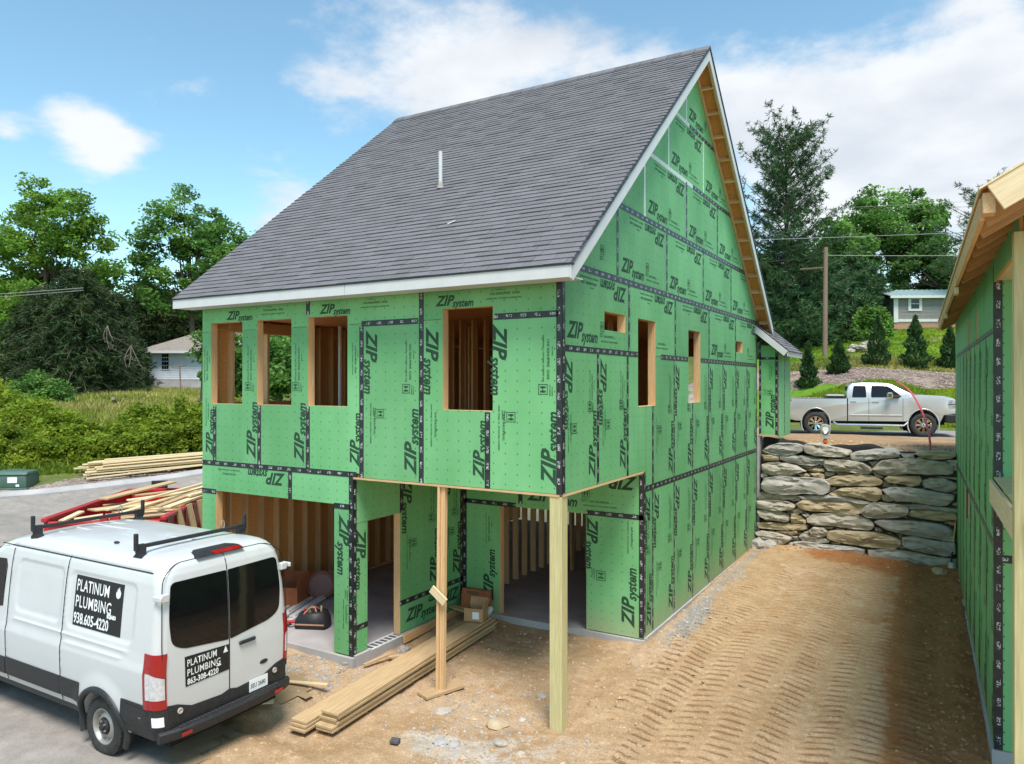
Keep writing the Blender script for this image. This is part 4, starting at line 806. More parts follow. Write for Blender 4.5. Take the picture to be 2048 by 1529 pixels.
# ------------------------------------------------------------------ dry stone retaining wall
STONES=[('g',[(0.15,3.05),(0.32,3.17),(0.55,3.25),(1.01,3.26),(1.2,3.21),(1.2,3.07),(1.03,2.98),(0.75,2.93),(0.47,2.94),(0.29,2.98)]),('s',[(1.23,3.21),(1.31,3.27),(1.61,3.26),(1.99,3.2),(2.38,3.14),(2.39,3.05),(2.22,2.96),(1.93,2.96),(1.56,2.97),(1.28,3.03)]),('g',[(2.41,3.05),(2.56,3.12),(2.95,3.19),(3.39,3.22),(3.53,3.13),(3.54,3.05),(3.3,2.99),(2.92,2.94),(2.56,2.85),(2.42,2.92)]),('g',[(3.58,3.09),(3.87,3.11),(3.88,2.96),(3.81,2.93),(3.66,2.98)]),('t',[(3.89,3.12),(4.05,3.18),(4.52,3.19),(4.77,3.17),(4.79,3.1),(4.64,3.04),(4.33,3.0),(4.05,3.03)]),('t',[(0.13,2.91),(0.38,2.94),(0.58,2.92),(0.58,2.81),(0.38,2.75),(0.18,2.76)]),('g',[(0.62,2.9),(0.95,2.94),(1.34,2.94),(1.64,2.89),(1.8,2.89),(1.69,2.8),(1.53,2.69),(1.14,2.7),(0.81,2.75),(0.62,2.82)]),('s',[(1.75,2.85),(1.93,2.9),(2.3,2.89),(2.72,2.83),(2.89,2.7),(2.91,2.63),(2.82,2.54),(2.56,2.56),(2.2,2.58),(1.88,2.58),(1.76,2.67)]),('s',[(2.93,2.68),(3.11,2.92),(3.62,2.99),(4.14,2.99),(4.61,2.93),(4.73,2.8),(4.7,2.65),(4.29,2.62),(3.76,2.62),(3.32,2.55),(3.15,2.54)]),('g',[(4.61,3.0),(4.81,3.01),(4.81,2.74),(4.74,2.76)]),('s',[(0.15,2.64),(0.32,2.7),(0.78,2.72),(1.06,2.66),(1.28,2.53),(1.14,2.48),(0.78,2.36),(0.41,2.38),(0.16,2.47)]),('t',[(1.14,2.65),(1.39,2.67),(1.61,2.65),(1.72,2.67),(1.39,2.6)]),('t',[(1.31,2.56),(1.53,2.63),(1.75,2.63),(1.75,2.53),(1.5,2.5)]),('s',[(0.12,2.41),(0.27,2.44),(0.29,2.3),(0.18,2.25),(0.11,2.32)]),('t',[(1.09,2.43),(1.28,2.48),(1.39,2.4),(1.36,2.36),(1.17,2.37)]),('t',[(1.41,2.47),(1.61,2.5),(1.75,2.47),(1.75,2.37),(1.5,2.37)]),('s',[(1.75,2.51),(1.99,2.54),(2.0,2.47),(1.88,2.41),(1.77,2.43)]),('t',[(2.01,2.54),(2.39,2.55),(2.35,2.51),(2.12,2.46)]),('g',[(0.16,2.11),(0.24,2.27),(0.52,2.34),(1.17,2.36),(1.72,2.35),(1.87,2.23),(1.87,2.03),(1.74,1.96),(1.28,1.94),(0.75,1.87),(0.29,1.9),(0.16,1.99)]),('t',[(1.81,2.34),(2.04,2.44),(2.51,2.52),(2.94,2.5),(3.15,2.4),(3.13,2.29),(2.89,2.23),(2.46,2.23),(2.04,2.19),(1.87,2.22)]),('s',[(2.92,2.63),(3.17,2.5),(3.16,2.46),(3.0,2.48)]),('t',[(3.21,2.45),(3.32,2.54),(3.62,2.55),(4.0,2.57),(4.05,2.46),(4.0,2.35),(3.81,2.3),(3.52,2.35),(3.3,2.36)]),('g',[(4.07,2.45),(4.24,2.54),(4.52,2.55),(4.81,2.43),(4.81,2.3),(4.64,2.22),(4.33,2.24),(4.1,2.32)]),('g',[(4.33,2.6),(4.82,2.57),(4.82,2.52),(4.52,2.55)]),('s',[(3.16,2.32),(3.33,2.28),(3.3,2.23),(3.17,2.22)]),('s',[(1.89,2.12),(2.04,2.15),(2.03,2.07),(1.92,2.03)]),('t',[(1.91,1.97),(2.2,2.14),(2.69,2.2),(3.02,2.21),(3.15,2.1),(3.13,1.96),(2.99,1.85),(2.77,1.9),(2.38,1.94),(2.04,1.93)]),('g',[(3.17,2.15),(3.37,2.25),(3.81,2.27),(4.29,2.21),(4.73,2.16),(4.74,2.06),(4.57,1.88),(4.24,1.88),(3.81,1.91),(3.49,1.9),(3.32,2.0)]),('s',[(-0.01,1.74),(0.12,1.88),(0.52,1.87),(1.06,1.88),(1.12,1.83),(0.95,1.75),(0.44,1.68),(0.06,1.68)]),('g',[(0.85,1.72),(1.06,1.81),(1.16,1.79),(1.14,1.71),(0.95,1.68)]),('s',[(0.02,1.63),(0.38,1.68),(0.81,1.68),(1.03,1.57),(0.95,1.47),(0.64,1.42),(0.21,1.41),(0.02,1.45)]),('t',[(1.06,1.62),(1.23,1.75),(1.77,1.76),(2.35,1.79),(2.77,1.76),(2.74,1.67),(2.61,1.5),(2.43,1.46),(1.99,1.48),(1.39,1.47),(1.17,1.49)]),('g',[(1.1,1.85),(1.77,1.94),(2.3,1.92),(2.94,1.82),(2.79,1.77),(2.3,1.8),(1.77,1.78),(1.23,1.75)]),('s',[(2.65,1.54),(2.77,1.73),(2.99,1.83),(3.44,1.83),(3.71,1.78),(3.76,1.69),(3.71,1.56),(3.42,1.48),(3.02,1.43),(2.77,1.45)]),('t',[(3.76,1.57),(3.81,1.69),(4.1,1.72),(4.52,1.72),(4.8,1.67),(4.81,1.54),(4.45,1.49),(4.05,1.52)]),('g',[(3.57,1.82),(4.05,1.86),(4.82,1.81),(4.82,1.69),(4.17,1.74),(3.78,1.72)]),('s',[(0.03,1.36),(0.24,1.41),(0.67,1.39),(0.86,1.3),(0.85,1.12),(0.61,1.12),(0.24,1.13),(0.05,1.23)]),('s',[(0.88,1.45),(1.09,1.5),(1.23,1.42),(1.17,1.38),(0.95,1.38)]),('t',[(0.91,1.37),(1.12,1.36),(1.1,1.3),(0.92,1.28)]),('t',[(0.91,1.25),(1.14,1.3),(1.32,1.17),(1.28,1.11),(0.92,1.1)]),('s',[(1.19,1.36),(1.35,1.39),(1.39,1.34),(1.28,1.28)]),('s',[(1.34,1.26),(1.5,1.39),(2.04,1.45),(2.56,1.46),(2.89,1.37),(2.96,1.24),(2.89,1.11),(2.56,1.09),(2.04,1.12),(1.5,1.11),(1.35,1.17)]),('g',[(2.99,1.33),(3.12,1.41),(3.57,1.42),(4.05,1.43),(4.47,1.41),(4.7,1.3),(4.73,1.02),(4.52,1.02),(4.14,1.07),(3.64,1.09),(3.22,1.17)]),('t',[(0.02,1.02),(0.38,1.06),(0.95,1.07),(1.31,1.08),(1.32,0.98),(1.17,0.92),(0.67,0.88),(0.06,0.88)]),('s',[(-0.01,0.74),(0.15,0.8),(0.52,0.79),(0.86,0.73),(0.93,0.66),(0.75,0.52),(0.38,0.54),(0.09,0.64)]),('t',[(0.5,0.82),(1.06,0.89),(1.07,0.81),(0.95,0.76),(0.67,0.79)]),('s',[(1.39,0.94),(1.5,1.04),(1.74,1.06),(1.85,0.95),(1.8,0.85),(1.61,0.81),(1.45,0.85)]),('s',[(1.13,0.75),(1.23,0.85),(1.55,0.83),(1.93,0.74),(1.88,0.67),(1.5,0.63),(1.23,0.65)]),('t',[(1.84,0.89),(1.93,1.0),(2.35,1.03),(2.94,1.06),(3.39,0.99),(3.57,0.91),(3.58,0.79),(3.42,0.68),(3.02,0.67),(2.51,0.69),(2.04,0.72),(1.86,0.79)]),('g',[(3.63,1.0),(3.95,1.06),(4.33,1.0),(4.75,0.99),(4.78,0.75),(4.61,0.64),(4.17,0.68),(3.76,0.73),(3.63,0.81)]),('g',[(1.03,0.58),(1.28,0.64),(1.77,0.62),(2.43,0.63),(2.73,0.58),(2.71,0.45),(2.3,0.36),(1.64,0.33),(1.17,0.42)]),('g',[(2.85,0.58),(3.32,0.66),(3.81,0.67),(4.28,0.61),(4.77,0.59),(4.81,0.33),(4.28,0.31),(3.56,0.33),(2.87,0.36)]),('s',[(1.25,0.88),(1.38,0.93),(1.41,0.87),(1.31,0.82)]),('s',[(1.66,1.06),(2.0,1.08),(1.93,1.03),(1.74,1.01)]),('g',[(2.05,1.05),(2.26,1.06),(2.25,1.01),(2.09,1.01)]),('s',[(2.97,1.19),(3.14,1.15),(3.12,1.09),(3.01,1.09)]),('s',[(0.81,0.53),(1.0,0.59),(1.03,0.48),(0.86,0.43)]),('s',[(0.38,0.45),(0.67,0.53),(0.81,0.47),(0.61,0.33)]),('s',[(3.15,2.04),(3.29,2.05),(3.42,1.91),(3.27,1.86),(3.16,1.9)]),('s',[(2.19,2.94),(2.38,2.97),(2.4,2.89),(2.25,2.87)]),('s',[(2.82,2.86),(3.05,2.9),(2.94,2.75)]),('s',[(3.94,3.03),(4.1,3.03),(4.07,2.97),(3.98,2.97)]),('t',[(0.13,3.0),(0.24,3.04),(0.32,2.99),(0.24,2.94)]),('t',[(4.57,1.48),(4.77,1.5),(4.77,1.39),(4.66,1.41)]),('s',[(0.91,0.73),(1.09,0.75),(1.06,0.67),(0.95,0.68)]),('s',[(2.99,1.09),(3.14,1.13),(3.17,1.08),(3.04,1.04)]),('s',[(1.61,2.79),(1.75,2.85),(1.75,2.72),(1.66,2.7)]),('g',[(3.49,0.74),(3.61,0.79),(3.69,0.71),(3.57,0.71)]),('s',[(1.93,0.68),(2.17,0.71),(2.14,0.65),(1.98,0.64)])]
wall=empty('stone_wall',(2.45,12.4,.3),0,'dry-stacked retaining wall of big grey and tan boulders between the two green houses','wall')
def smooth_poly(q,n=34):
    q=[Vector(a) for a in q]
    for _ in range(0):
        r=[]
        for i in range(len(q)): a,b=q[i],q[(i+1)%len(q)]; r+=[a*.84+b*.16,a*.16+b*.84]
        q=r
    L=[0]
    for i in range(len(q)): L.append(L[-1]+(q[(i+1)%len(q)]-q[i]).length)
    out=[];
    for k in range(n):
        t=L[-1]*k/n; i=max(j for j in range(len(q)) if L[j]<=t); f=(t-L[i])/max(1e-9,L[i+1]-L[i]); out.append(q[i].lerp(q[(i+1)%len(q)],f))
    return out
for si,(kd,pl) in enumerate(STONES):
    q=smooth_poly(pl); c=sum(q,Vector((0,0)))/len(q)
    if sum(a.x*b.y-b.x*a.y for a,b in zip(q,q[1:]+q[:1]))<0: q=q[::-1]
    w=max(a.x for a in q)-min(a.x for a in q); h=max(a.y for a in q)-min(a.y for a in q)
    yb=12.20+.07*(c.y-.4)+random.uniform(-.05,.05); dep=min(.26,.55*min(w,h)+.04)
    if h<.13: dep*=.9
    rings=[(1.05,.34),(1.055,.04),(1.045,-dep*.5),(1.02,-dep*.82),(.95,-dep),(.80,-dep),(.66,-dep),(.5,-dep),(.33,-dep),(.16,-dep)]; gs=random.Random(si*13+1); fac=[(gs.uniform(.45,.95),gs.uniform(-.5,.5),gs.uniform(-.7,.7)) for _ in range(4)]+[(.6,0,gs.uniform(.3,.8)),(.6,gs.uniform(-.3,.3),-gs.uniform(.3,.8))]
    V=[];F=[];n=len(q); tx,tz=random.uniform(-.25,.25),random.uniform(-.35,.25); sd=si*7.7
    for ri,(s_,d) in enumerate(rings):
        for a in q:
            p=c+(a-c)*s_; P_=Vector((p.x,0,p.y))
            amp=.0 if ri<1 else (.035 if ri<4 else .05)
            nz_=mnoise.fractal(Vector((p.x*3.2+sd,p.y*6.5,si*1.3)),.9,2.1,5)
            rid=abs(mnoise.noise(Vector((p.x*2.6+sd,p.y*7.,3.3+si))))+.6*abs(mnoise.noise(Vector((p.x*6.+sd,p.y*15,si*.7))))
            if ri>3: d=-dep*(.76+.50*max(0.,min(.9,min(a_+b_*(p.x-c.x)/(.5*w)+c_*(p.y-c.y)/(.5*h) for a_,b_,c_ in fac))))
            y=d+ (nz_*amp - rid*.055*(ri>2))
            jz=.012*mnoise.noise(Vector((p.x*9,p.y*9,sd)))*(ri>0)
            V.append((p.x-c.x,y,p.y-c.y+jz))
    V.append((0,-dep*(.76+.5*min(.9,min(a_ for a_,b_,c_ in fac))),0))
    for ri in range(len(rings)-1):
        for k in range(n): F.append((ri*n+k,ri*n+(k+1)%n,(ri+1)*n+(k+1)%n,(ri+1)*n+k))
    for k in range(n): F.append(((len(rings)-1)*n+k,(len(rings)-1)*n+(k+1)%n,len(V)-1))
    o=mk('stone',V,F,MT[dict(g='stoneg',s='stone',t='stonet')[kd]],wall,Matrix.Translation((c.x-2.45,yb-12.4,c.y-.3))); shade(o,24)
mk('backfill',*(lambda b:(b.v,b.f))(MB().box((.10,12.42,.0),(4.86,12.7,3.02))),MT['earth'],wall,Matrix.Translation((-2.45,-12.4,-.3)))
mk('backfill',*(lambda b:(b.v,b.f))(MB().box((.10,12.36,.0),(4.86,12.42,1.9))),MT['earth'],wall,Matrix.Translation((-2.45,-12.4,-.3)))
def chink(x,z,r):
    bm=bmesh.new(); bmesh.ops.create_icosphere(bm,subdivisions=1,radius=r); sd=random.random()*40
    for v in bm.verts: v.co*=1+.5*mnoise.noise(v.co*(1.2/r)+Vector((sd,0,0))); v.co.x*=1.5; v.co.z*=.75
    me=bpy.data.meshes.new('chink_stone'); bm.to_mesh(me); bm.free(); me.materials.append(MT[random.choice(('stone','stonet','stoneg'))]); o=bpy.data.objects.new('chink_stone',me); link(o,wall); o.matrix_basis=Matrix.Translation((x-2.45,12.27-12.4+.05*(z-.4),z-.3))
def inside_any(x,z,m):
    for _,pl in STONES:
        c=False; j=len(pl)-1
        for i in range(len(pl)):
            (xi,zi),(xj,zj)=pl[i],pl[j]
            if (zi>z)!=(zj>z) and x<(xj-xi)*(z-zi)/(zj-zi)+xi: c=not c
            j=i
        if c: return True
    return False
k=0
for _ in range(1500):
    x,z=random.uniform(.15,4.8),random.uniform(.5,3.0)
    if not inside_any(x,z,0): chink(x,z,random.uniform(.035,.075)); k+=1
    if k>=120: break
# black fabric edge, curling above the top stones
V=[];F=[];n=60
for i in range(n+1):
    x=.12+4.3*i/n; w_=.5+.5*math.sin(x*3.1)*math.sin(x*1.3+1); top=3.40-.055*x-.02+.09*math.sin(x*2.7+.4)*math.exp(-((x-2.4)/1.6)**2)+.03*math.sin(x*7); y=12.46+.05*math.sin(x*4)
    for dz,dy in ((-.45,.02),(-.12,0),(0,-.02),(.0,.012),(-.3,.05)): V.append((x,y+dy+dz*.05,top+dz))
for i in range(n):
    for k in range(4): F.append((i*5+k,(i+1)*5+k,(i+1)*5+k+1,i*5+k+1))
tag(mk('landscape_fabric',V,F,MT['fabric'],smooth=True),'black landscape fabric curling along the top of the boulder wall','fabric')
# meter on its orange riser
t=empty('water_meter',(1.69,12.9,gz(1.69,12.9)),.2,'grey round meter head on an orange pipe at the top of the stone wall','meter')
b=MB().lathe([(.045,0),(.045,.06),(.062,.065),(.062,.10),(.045,.105),(.045,.15),(.066,.155),(.066,.20),(.045,.205),(.045,.26)],18); b.out('riser_pipe',MT['orange'],t,smooth=True)
b=MB(); b.add(*(lambda q:(q.v,q.f))(MB().prism([(-.10,0),(.10,0),(.125,.20),(-.125,.20)],-.07,.07))); b.out('meter_body',MT['stoneg'],t,Matrix.Translation((0,0,.26)))
Mx=Matrix.Translation((0,0,.52))@Matrix.Rotation(math.pi/2,4,'X')
hd=MB().lathe([(.0,-.08),(.13,-.08),(.145,-.05),(.145,.05),(.125,.08),(.0,.085)],26,Mx).out('meter_head',MT['stoneg'],t,smooth=True)
MB().lathe([(.075,.086),(.095,.10),(.105,.10),(.11,.085)],26).out('meter_ring',MT['chrome'],hd,Mx,smooth=True); MB().lathe([(0,.09),(.08,.089)],26).out('meter_dial',MT['signw'],hd,Mx)
# red conduit arching out of the bank
pts=[Vector((4.22,13.3,gz(4.22,13.3)-.1))]; A=Vector((4.22,13.3,3.3)); Bp=Vector((3.14,18.9,4.54))
for i in range(13):
    s_=i/12; pts.append(A.lerp(Bp,s_**1.55)+Vector((.0,0,.80*math.sin(math.pi*min(1,s_*.78))*(1-.18*s_))))
sp=[]
tag(MB().tube(pts,.028,8).out('conduit',MT['redpipe'],smooth=True),'red flexible conduit arching out of the bank in front of the pickup truck','pipe')
# shovel
t=empty('shovel',(4.66,11.86,gz(4.66,11.86)),0,'round-point shovel with a red-tipped wooden handle leaning at the right end of the stone wall','shovel')
d=Vector((.10,.20,1.0)).normalized(); MB().tube([d*.28,d*1.22],.017,8).out('handle',MT['spruce'],t,smooth=True); MB().tube([d*1.20,d*1.38],.020,8).out('grip',MT['redpipe'],t,smooth=True); MB().tube([d*.2,d*.5],.022,8).out('socket',MT['black'],t,smooth=True)
V=[];F=[]
for i in range(7):
    f=i/6; w=.115*math.sqrt(max(0,1-(1-f)**2.4)) if f<.5 else .115*(1-.08*(f-.5))
    w=max(w,.01)
    for k in range(5): a=(k-2)/2; V.append((a*w,-.03*(1-a*a)-.0,-.08+f*.31))
for i in range(6):
    for k in range(4): F.append((i*5+k,i*5+k+1,(i+1)*5+k+1,(i+1)*5+k))
o=mk('blade',V,F,MT['steel'],t,basis((.03,-.02,.02),(1,0,0),Vector((0,1,-.2)).normalized(),d),smooth=True); 
sm=o.modifiers.new('thickness','SOLIDIFY'); sm.thickness=.006
# ------------------------------------------------------------------ the neighbouring house on the right
h2=empty('unfinished_house',(5.10,1.95,0),R(1.6),'neighbouring green sheathed house along the right edge with open wooden porch and bare rafters','house')
def h2p(o): o.parent=h2; return o
S2=lambda a,z0: basis((0,-a,z0),(0,-1,0),(0,0,1),(-1,0,0))
LEN=11.15
w2=[(-5.45,5.35,-4.85,6.12),(-3.25,5.5,-2.85,6.12),(-6.55,2.25,-4.85,2.92)]
e=-LEN; xs=[]
k=0.
while k>-LEN+.01: xs.append(k); k-=1.2192
xs.append(-LEN); xs=xs[::-1]
for a,b_ in zip(xs,xs[1:]):
    panel(S2,a,.32,b_,2.90,True,w2,m='zipd',marks=a>-8,put=h2p,sc=.9); panel(S2,a,2.90,b_,5.60,True,w2,marks=a>-8,put=h2p,sc=.9)
for a,b_ in ((-LEN,-8.5),(-8.5,-6.1),(-6.1,-3.7),(-3.7,-1.2),(-1.2,0)): panel(S2,a,5.60,b_,6.62,False,w2,marks=False,put=h2p)
for x in xs[1:-1]: tape(S2,x,.36,x,5.6,.05,put=h2p)
tape(S2,-LEN,2.90,0,2.90,.09,m='tape',put=h2p); tape(S2,-LEN,5.60,0,5.60,.07,put=h2p)
for r in w2: opening(S2,r,put=h2p,m='palewood')
F2=lambda x0,z0: basis((x0,0,z0),(1,0,0),(0,0,1),(0,-1,0))
panel(F2,0,.32,1.2,2.72,True,marks=False,put=h2p); panel(F2,0,2.72,1.2,3.55,False,marks=False,put=h2p); panel(F2,0,3.70,1.2,6.6,True,marks=False,put=h2p)
for i in range(1,4): panel(F2,1.2*i,.32,1.2*i+1.2,6.6,True,marks=False,put=h2p)
tape(F2,.048,.32,.048,6.5,.095,put=h2p); tape(F2,.09,2.72,1.2,2.72,.1,put=h2p); tape(S2,-.03,.4,-.03,6.4,.06,put=h2p)
def b2(n,a,b,m,c=0.): return h2p(MB().box(a,b,c).out(n,MT[m]))
b2('foundation',(-.025,-.03,-.5),(4.9,LEN,.318),'concrete')
b2('flashing_strip',(.1,-.035,3.55),(1.2,-.005,3.69),'vinyl')
def bd2(n,p,q,w,t_,m,up=(0,0,1)): return h2p(board(n,p,q,w,t_,MT[m],up=up))
# porch deck, beam and posts
PY=-2.72
bd2('porch_post',(.035,PY,-.3),(.035,PY,6.34),.17,.17,'treated',(0,1,0)); bd2('porch_post',(4.7,PY,-.3),(4.7,PY,6.34),.17,.17,'treated',(0,1,0))
bd2('rim_joist',(-.03,-.02,3.575),(-.03,PY+.09,3.575),.04,.28,'palewood'); bd2('rim_joist',(.06,PY-.13,3.575),(4.8,PY-.13,3.575),.04,.28,'palewood'); bd2('joist',(.20,-.02,3.575),(.20,PY-.08,3.575),.04,.24,'palewood')
for i in range(9): bd2('joist',(.62+.41*i,-.02,3.56),(.62+.41*i,PY-.1,3.56),.04,.24,'palewood')
for i in range(19): bd2('deck_board',(.0,-.09-.146*i,3.735),(4.8,-.09-.146*i,3.735),.14,.03,'treated')
bd2('porch_beam',(.10,.0,6.30),(.10,PY+.085,6.30),.18,.16,'palewood'); bd2('porch_beam',(.2,PY,6.42),(4.8,PY,6.42),.14,.16,'palewood')
S3=lambda a,z0: basis((.0,-a,z0),(0,-1,0),(0,0,1),(-1,0,0)); panel(S3,0,6.20,-PY-.0,6.62,False,marks=False,put=h2p)
F3=lambda x0,z0: basis((x0,PY-.10,z0),(1,0,0),(0,0,1),(0,-1,0)); panel(F3,.10,6.34,4.8,6.62,False,marks=False,put=h2p)
# roof: rafters, sub-fascia, sheathing, barge rafter
sl=.58; ov=.38; ez=6.47; y0,y1=-3.95,LEN+.36
sv_=Vector((1,0,sl)).normalized(); sn=Vector((-sl,0,1)).normalized()
bd2('sub_fascia',(-ov+.02,y0+.22,ez-.08),(-ov+.02,y1,ez-.08),.04,.19,'subfascia'); 
bd2('sub_fascia',(-ov+.06,y0+.06,ez-.06),(-ov+.06,y0+.22,ez-.06),.09,.17,'spruce')
L2=3.24
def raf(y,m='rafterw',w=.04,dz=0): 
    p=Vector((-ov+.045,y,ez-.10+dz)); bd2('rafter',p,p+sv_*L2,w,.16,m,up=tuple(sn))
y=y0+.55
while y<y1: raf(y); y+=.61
p=Vector((-ov+.10,y0+.03,ez-.03)); bd2('barge_rafter',p,p+sv_*L2,.045,.24,'palewood',up=tuple(sn))
M_=basis((-ov-.01,y0,ez+.045),(0,1,0),sv_,-sn) 
o=MB().box((0,0,-.016),(y1-y0,L2,.0)).out('roof_sheathing',MT['palewood'],h2,M_); MB().box((.02,.02,.002),(y1-y0-.02,L2,.012)).out('roof_deck',MT['soffit'],h2,M_)  # lower sheet carries the eave shade in its dark colour
MB().box((0,0,-.016),(y1-y0,L2,.0)).out('roof_sheathing',MT['osb'],h2,basis((4.9+ov+.01,y0,ez+.045),(0,1,0),Vector((-1,0,sl)).normalized(),Vector((-sl,0,-1)).normalized()))
for yy in (PY-.13,LEN-.03): mk('gable_wall',[(.0,yy,6.6),(4.9,yy,6.6),(2.45,yy,6.6+2.45*sl),(.0,yy+.03,6.6),(4.9,yy+.03,6.6),(2.45,yy+.03,6.6+2.45*sl)],[(0,1,2),(5,4,3),(0,2,5,3),(1,4,5,2),(0,3,4,1)],MT['zip'],h2)
o=MB().box((2,1.0,-.03),(y1-y0,L2,-.018)).out('roof_underlay',MT['stoneg'],h2,M_)
bd2('lookout_scrap',(-ov+.02,1.0,ez-.24),(-ov+.02,1.25,ez-.24),.05,.09,'palewood'); bd2('lookout_scrap',(-ov+.02,5.6,ez-.22),(-ov+.02,5.9,ez-.22),.05,.09,'palewood')
bd2('roof_scrap',(.75,y0+.5,ez+.76),(.95,y0+1.1,ez+1.0),.09,.05,'spruce')
b2('back_wall',(4.85,0,.3),(4.9,LEN,6.6),'osb'); b2('end_wall',(.02,LEN-.03,.3),(4.85,LEN,6.6),'osb')
# ------------------------------------------------------------------ lumber in the yard
pr=empty('temporary_prop',(-2.10,.06,gz(-2.1,.06)),0,'tall nailed-up prop of doubled studs with a small scrap block nailed on under the overhang','prop')
zp=float(yard_z(np.array([-2.1]),np.array([.06]))[0]); pr.location.z=zp-.01
board('stud',(-.045,-.02,.055),(0-.01,-.02,3.375-zp),.085,.038,MT['spruce'],pr,up=(1,0,0)); board('stud',(.0,.02,.055),(.035,.02,3.375-zp),.085,.038,MT['spruce'],pr,up=(1,0,0)); board('stud',(.042,.0,.055),(.075,0,3.375-zp),.075,.038,MT['spruce'],pr,up=(1,0,0))
board('scrap_block',(-.12,-.09,1.62),(.14,-.09,1.44),.13,.03,MT['palewood'],pr,up=(0,-1,0))
tag(board('pad_board',(-2.24,-.24,zp+.034),(-2.0,.42,zp+.038),.26,.045,MT['spruceg']),'short flat plank lying on the dirt under the temporary prop','plank')
def gboard(p,q,w,t,m,label,group=None,name='lumber_board',up=(0,0,1),cat='board',c=.003): return tag(board(name,p,q,w,t,MT[m],up=up,c=c),label,cat,group)
GL='long boards stacked in the yard'
def ymax(x0,y0,x1,y1): t=np.linspace(0,1,25); return float(yard_z(x0+(x1-x0)*t,y0+(y1-y0)*t).max())
ORD=['bottom','second from the bottom','third from the bottom','fourth from the bottom','second from the top','top']
zb,zf=.205,.30
for i in range(6):
    j=random.uniform(-.05,.05); h_=.022+.0435*i; x=random.uniform(-.022,.022)
    gboard((-2.665+x,-1.78-.06*(i<2)+j,zb+h_),(-2.88+x+random.uniform(-.02,.02),2.68+j*3-.04*i,zf+h_),.30,.038,'spruceg','wide board in the taller yard stack by the prop, '+ORD[i],GL,c=.005)
for i in range(3):
    gboard((-3.00-.012*i,-2.02+.03*i,zb+.02+.0455*i),(-3.20,2.5,zf+.02+.0455*i),.28,.038,'spruceg',('bottom','middle','top')[i]+' board of the low stack lying against the left side of the taller stack',GL,c=.005)
tag(board('lumber_board',(-3.75,1.2,.36),(-3.72,3.0,.44),.14,.038,MT['spruced'],up=(1,0,.1)),'board on edge on the ground along the foot of the recessed side wall','board')
gboard((-3.76,2.70,.56),(-2.95,2.45,.58),.15,.03,'spruceg','short plank resting across the rubbish in front of the red-brown box','plank')
gboard((-3.55,.55,.30),(-3.1,.9,.32),.09,.03,'spruceg','small offcut lying between the doorway and the lumber stack','offcut')
gboard((-3.70,.1,.28),(-3.55,.62,.33),.05,.03,'spruceg','thin stick lying beside the grey footing stone','offcut')
gboard((-4.15,-1.12,.34),(-3.55,-.88,.33),.07,.02,'palewood','pale thin slat lying on gravel left of the lumber stack','slat')
gboard((-4.05,-1.95,.34),(-3.78,-1.72,.34),.13,.02,'palewood','small pale scrap of board on the gravel behind the van','offcut')
# open cardboard box on the lumber stack
def carton(name,loc,rz,w,d,h,m,label,flaps=True,cat='box',ring=True):
    t=empty(name,loc,rz,label,cat); k=.006
    for a,b in (((-w/2,-d/2,0),(w/2,-d/2+k,h)),((-w/2,d/2-k,0),(w/2,d/2,h)),((-w/2,-d/2+k,0),(-w/2+k,d/2-k,h)),((w/2-k,-d/2+k,0),(w/2,d/2-k,h))): MB().box(a,b).out('side_panel',MT[m],t)
    MB().box((-w/2,-d/2,0),(w/2,d/2,.006)).out('bottom_panel',MT[m],t)
    if flaps:
        for (p,ax,an) in (((0,d/2,h),'X',1.1),((w/2,0,h),'Y',.9)):
            o=MB().box((-w/2+.01,0,-.003),(w/2-.01,h*.55,.003)).out('flap',MT[m],t)
            o.matrix_basis=Matrix.Translation(p)@(Matrix.Rotation(an,4,'X') if ax=='X' else Matrix.Rotation(-math.pi/2,4,'Z')@Matrix.Rotation(1.3,4,'X'))
    return t
bx_=carton('cardboard_box',(-2.90,2.25,zf+.265),R(14),.36,.30,.24,'cardboard','open cardboard box with a white label sitting on the far end of the lumber stack')
MB().box((-.02,-.153,.05),(.11,-.151,.18)).out('paper_label',MT['signw'],bx_)
t=empty('heater_box',(-3.42,2.92,gz(-3.4,2.9)),R(4),'red-brown printed box with its lid hanging open in the corner of the recess','box')
MB().box((-.28,-.02,.08),(.28,.20,.50),.004).out('box_body',MT['cardred'],t,Matrix.Rotation(R(-10),4,'X')); MB().box((-.30,-.16,.06),(.27,-.03,.075)).out('flap',MT['cardred'],t,Matrix.Rotation(R(-8),4,'X')); MB().box((.28,0,.2),(.46,.02,.44)).out('flap',MT['cardred'],t,Matrix.Rotation(R(-12),4,'Y'))
for me,x,z,s in ((text_mesh('IIIEEIDI',.10,0,.002,MT['ink']),-.16,.40,.9),(SM[2][0][0],-.07,.17,1.2)): 
    o=bpy.data.objects.new('box_print',me); link(o,t); o.matrix_basis=Matrix.Rotation(R(-10),4,'X')@Matrix.Translation((x,-.0225,z))@Matrix.Rotation(math.pi/2,4,'X')@Matrix.Scale(s,4)
t=empty('caulk_bag',(-3.02,2.80,gz(-3,2.8)+.12),.5,'small white container standing beside the red-brown box','container'); MB().lathe([(0,0),(.05,0),(.055,.02),(.055,.17),(.03,.2),(0,.2)],12,Matrix.Rotation(.5,4,'Y')).out('bottle',MT['vinyl'],t,smooth=True)
